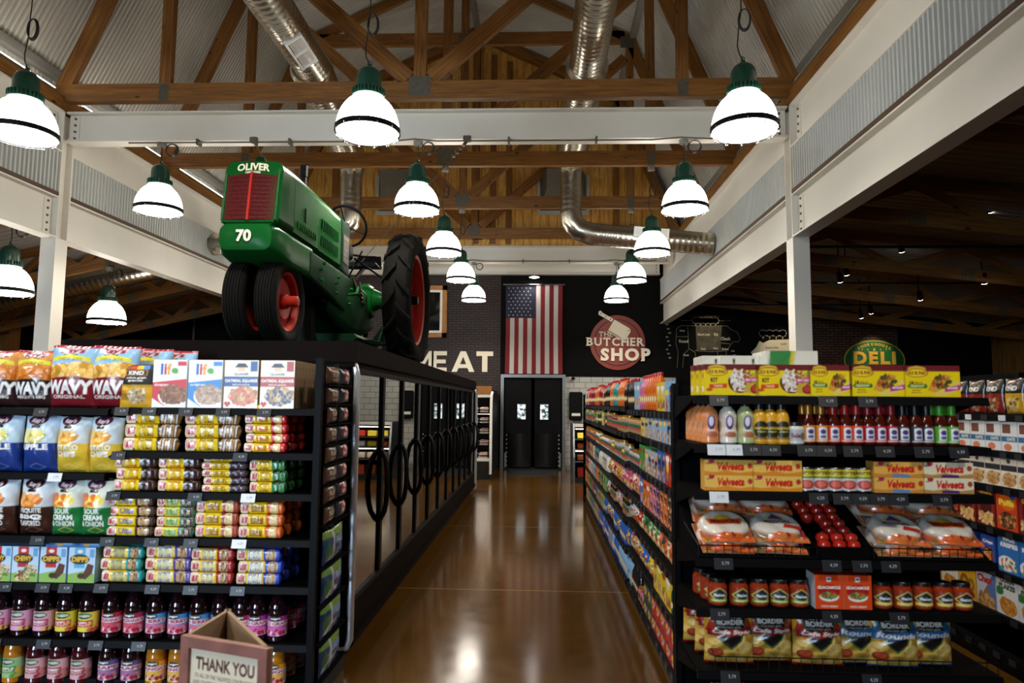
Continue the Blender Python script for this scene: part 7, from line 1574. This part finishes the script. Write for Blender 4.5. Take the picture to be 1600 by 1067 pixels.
# the near section, shelf by shelf, starting beside the right shelf end
NEAR = [[('box', 2, 'red', 1, 1, 1), ('box', 1, 'blue', 1, .9, 1), ('box', 0, 'light blue', 1, 1, 1), ('box', 0, 'yellow', 2, 1, 1), ('bottle', 0, 'orange', 5, 1, 1), ('bottle', 0, 'pink', 3, 1, 1), ('box', 0, 'light blue', 2, 1.2, 1), ('bottle', 0, 'black', 6, 1, 1)],
 [('box', 1, 'light blue', 7, 1, 1), ('box', 2, 'silver', 2, 1, 1), ('box', 2, 'yellow', 1, 1, 1), ('jar', 0, 'tan', 10, 1, 1)],
 [('box', 0, 'red', 3, 1.1, 1), ('box', 1, 'blue', 2, 1.2, 1), ('box', 1, 'silver', 4, 1, 1), ('box', 0, 'green', 2, 1, 1), ('jar', 1, 'silver', 8, 1, 1)],
 [('box', 1, 'brown', 3, .6, 2), ('box', 1, 'orange', 2, .6, 2), ('box', 1, 'purple', 1, .6, 2), ('box', 1, 'pink', 2, .6, 2), ('box', 0, 'orange', 2, 1, 1), ('box', 0, 'blue', 1, 1, 1), ('bag', 0, 'pink', 3, 1, 1), ('bag', 1, 'red', 3, 1, 1)],
 [('bag', 0, 'orange', 5, 1, 1), ('bag', 0, 'green', 4, 1, 1), ('bag', 1, 'red', 2, 1, 1), ('bag', 1, 'silver', 6, 1, 1)],
 [('bottle', 1, 'brown', 2, .9, 1), ('bottle', 1, 'dark green', 2, .9, 1), ('box', 0, 'yellow', 4, 1.1, 1), ('bag', 1, 'yellow', 2, 1, 1), ('bag', 1, 'blue', 3, 1, 1), ('bag', 1, 'tan', 3, 1, 1), ('bag', 1, 'crimson', 4, 1, 1)],
 [('bag', 0, 'blue', 1, 1.2, 1), ('box', 2, 'red', 5, .85, 2), ('box', 2, 'dark green', 2, .85, 2), ('jar', 1, 'pink', 3, 1, 1), ('bottle', 1, 'black', 4, 1, 1), ('bottle', 1, 'light blue', 4, 1, 1)]]
for row, items in enumerate(NEAR):
    y = AY0+.02
    for kind, var, col, n, hs, st_ in items: y = fill('near', ZN, row, y, YS-.03, kind, var, col, n, hs, st_)
FAR = [[('bottle', 0, 'black', 9, 1.0), ('bottle', 0, 'orange', 8, 1.0), ('bottle', 0, 'teal', 5, 1), ('bottle', 0, 'orange', 9, 1), ('bottle', 0, 'crimson', 12, 1), ('bottle', 0, 'silver', 9, 1), ('bottle', 0, 'red', 12, 1)],
 [('jar', 0, 'tan', 8, 1.2), ('jar', 0, 'crimson', 6, 1.2), ('jar', 0, 'brown', 8, 1.2), ('box', 1, 'yellow', 3, .9), ('bottle', 1, 'dark green', 12, .9), ('jar', 0, 'silver', 12, 1.3), ('jar', 0, 'green', 14, 1.3)],
 [('jar', 0, 'silver', 12, 1.3), ('jar', 1, 'yellow', 8, 1.2), ('jar', 0, 'white', 16, 1.2), ('jar', 0, 'tan', 12, 1.2), ('jar', 1, 'red', 8, 1.4)],
 [('bag', 1, 'pink', 4, 1.1), ('bag', 0, 'orange', 6, 1), ('bottle', 1, 'white', 8, .9), ('box', 1, 'white', 6, 1.1), ('box', 1, 'teal', 5, 1.1), ('box', 1, 'tan', 5, 1.1), ('box', 1, 'crimson', 6, 1.1)],
 [('bag', 1, 'silver', 7, 1.1), ('jar', 0, 'black', 12, 1.3), ('box', 1, 'green', 5, 1.2), ('box', 1, 'orange', 4, 1.2), ('box', 1, 'white', 6, 1.2), ('box', 1, 'red', 6, 1.2), ('box', 1, 'light blue', 5, 1.2)],
 [('bag', 1, 'blue', 8, 1.1), ('bottle', 1, 'blue', 14, .95), ('box', 1, 'dark green', 6, 1.2), ('box', 1, 'green', 6, 1.2), ('box', 1, 'orange', 5, 1.2), ('box', 1, 'crimson', 6, 1.2)],
 [('bottle', 1, 'light blue', 10, .95), ('bottle', 1, 'blue', 14, .95), ('box', 1, 'blue', 8, 1.2), ('box', 1, 'teal', 8, 1.2), ('box', 1, 'tan', 8, 1.2)]]
for row, items in enumerate(FAR):
    y = YS+.05
    runs = []
    for kind, var, col, n, hs in items:
        while n > 0: q = min(n, random.randint(2, 5)); runs.append((kind, var, col, q, hs*random.uniform(.88, 1.08))); n -= q
    half = max(1, len(runs)//3)
    for a in range(0, len(runs), half): part = runs[a:a+half]; random.shuffle(part); runs[a:a+half] = part
    for kind, var, col, n, hs in runs: y = fill('far', ZF, row, y, AY1-.05, kind, var, col, n, hs)
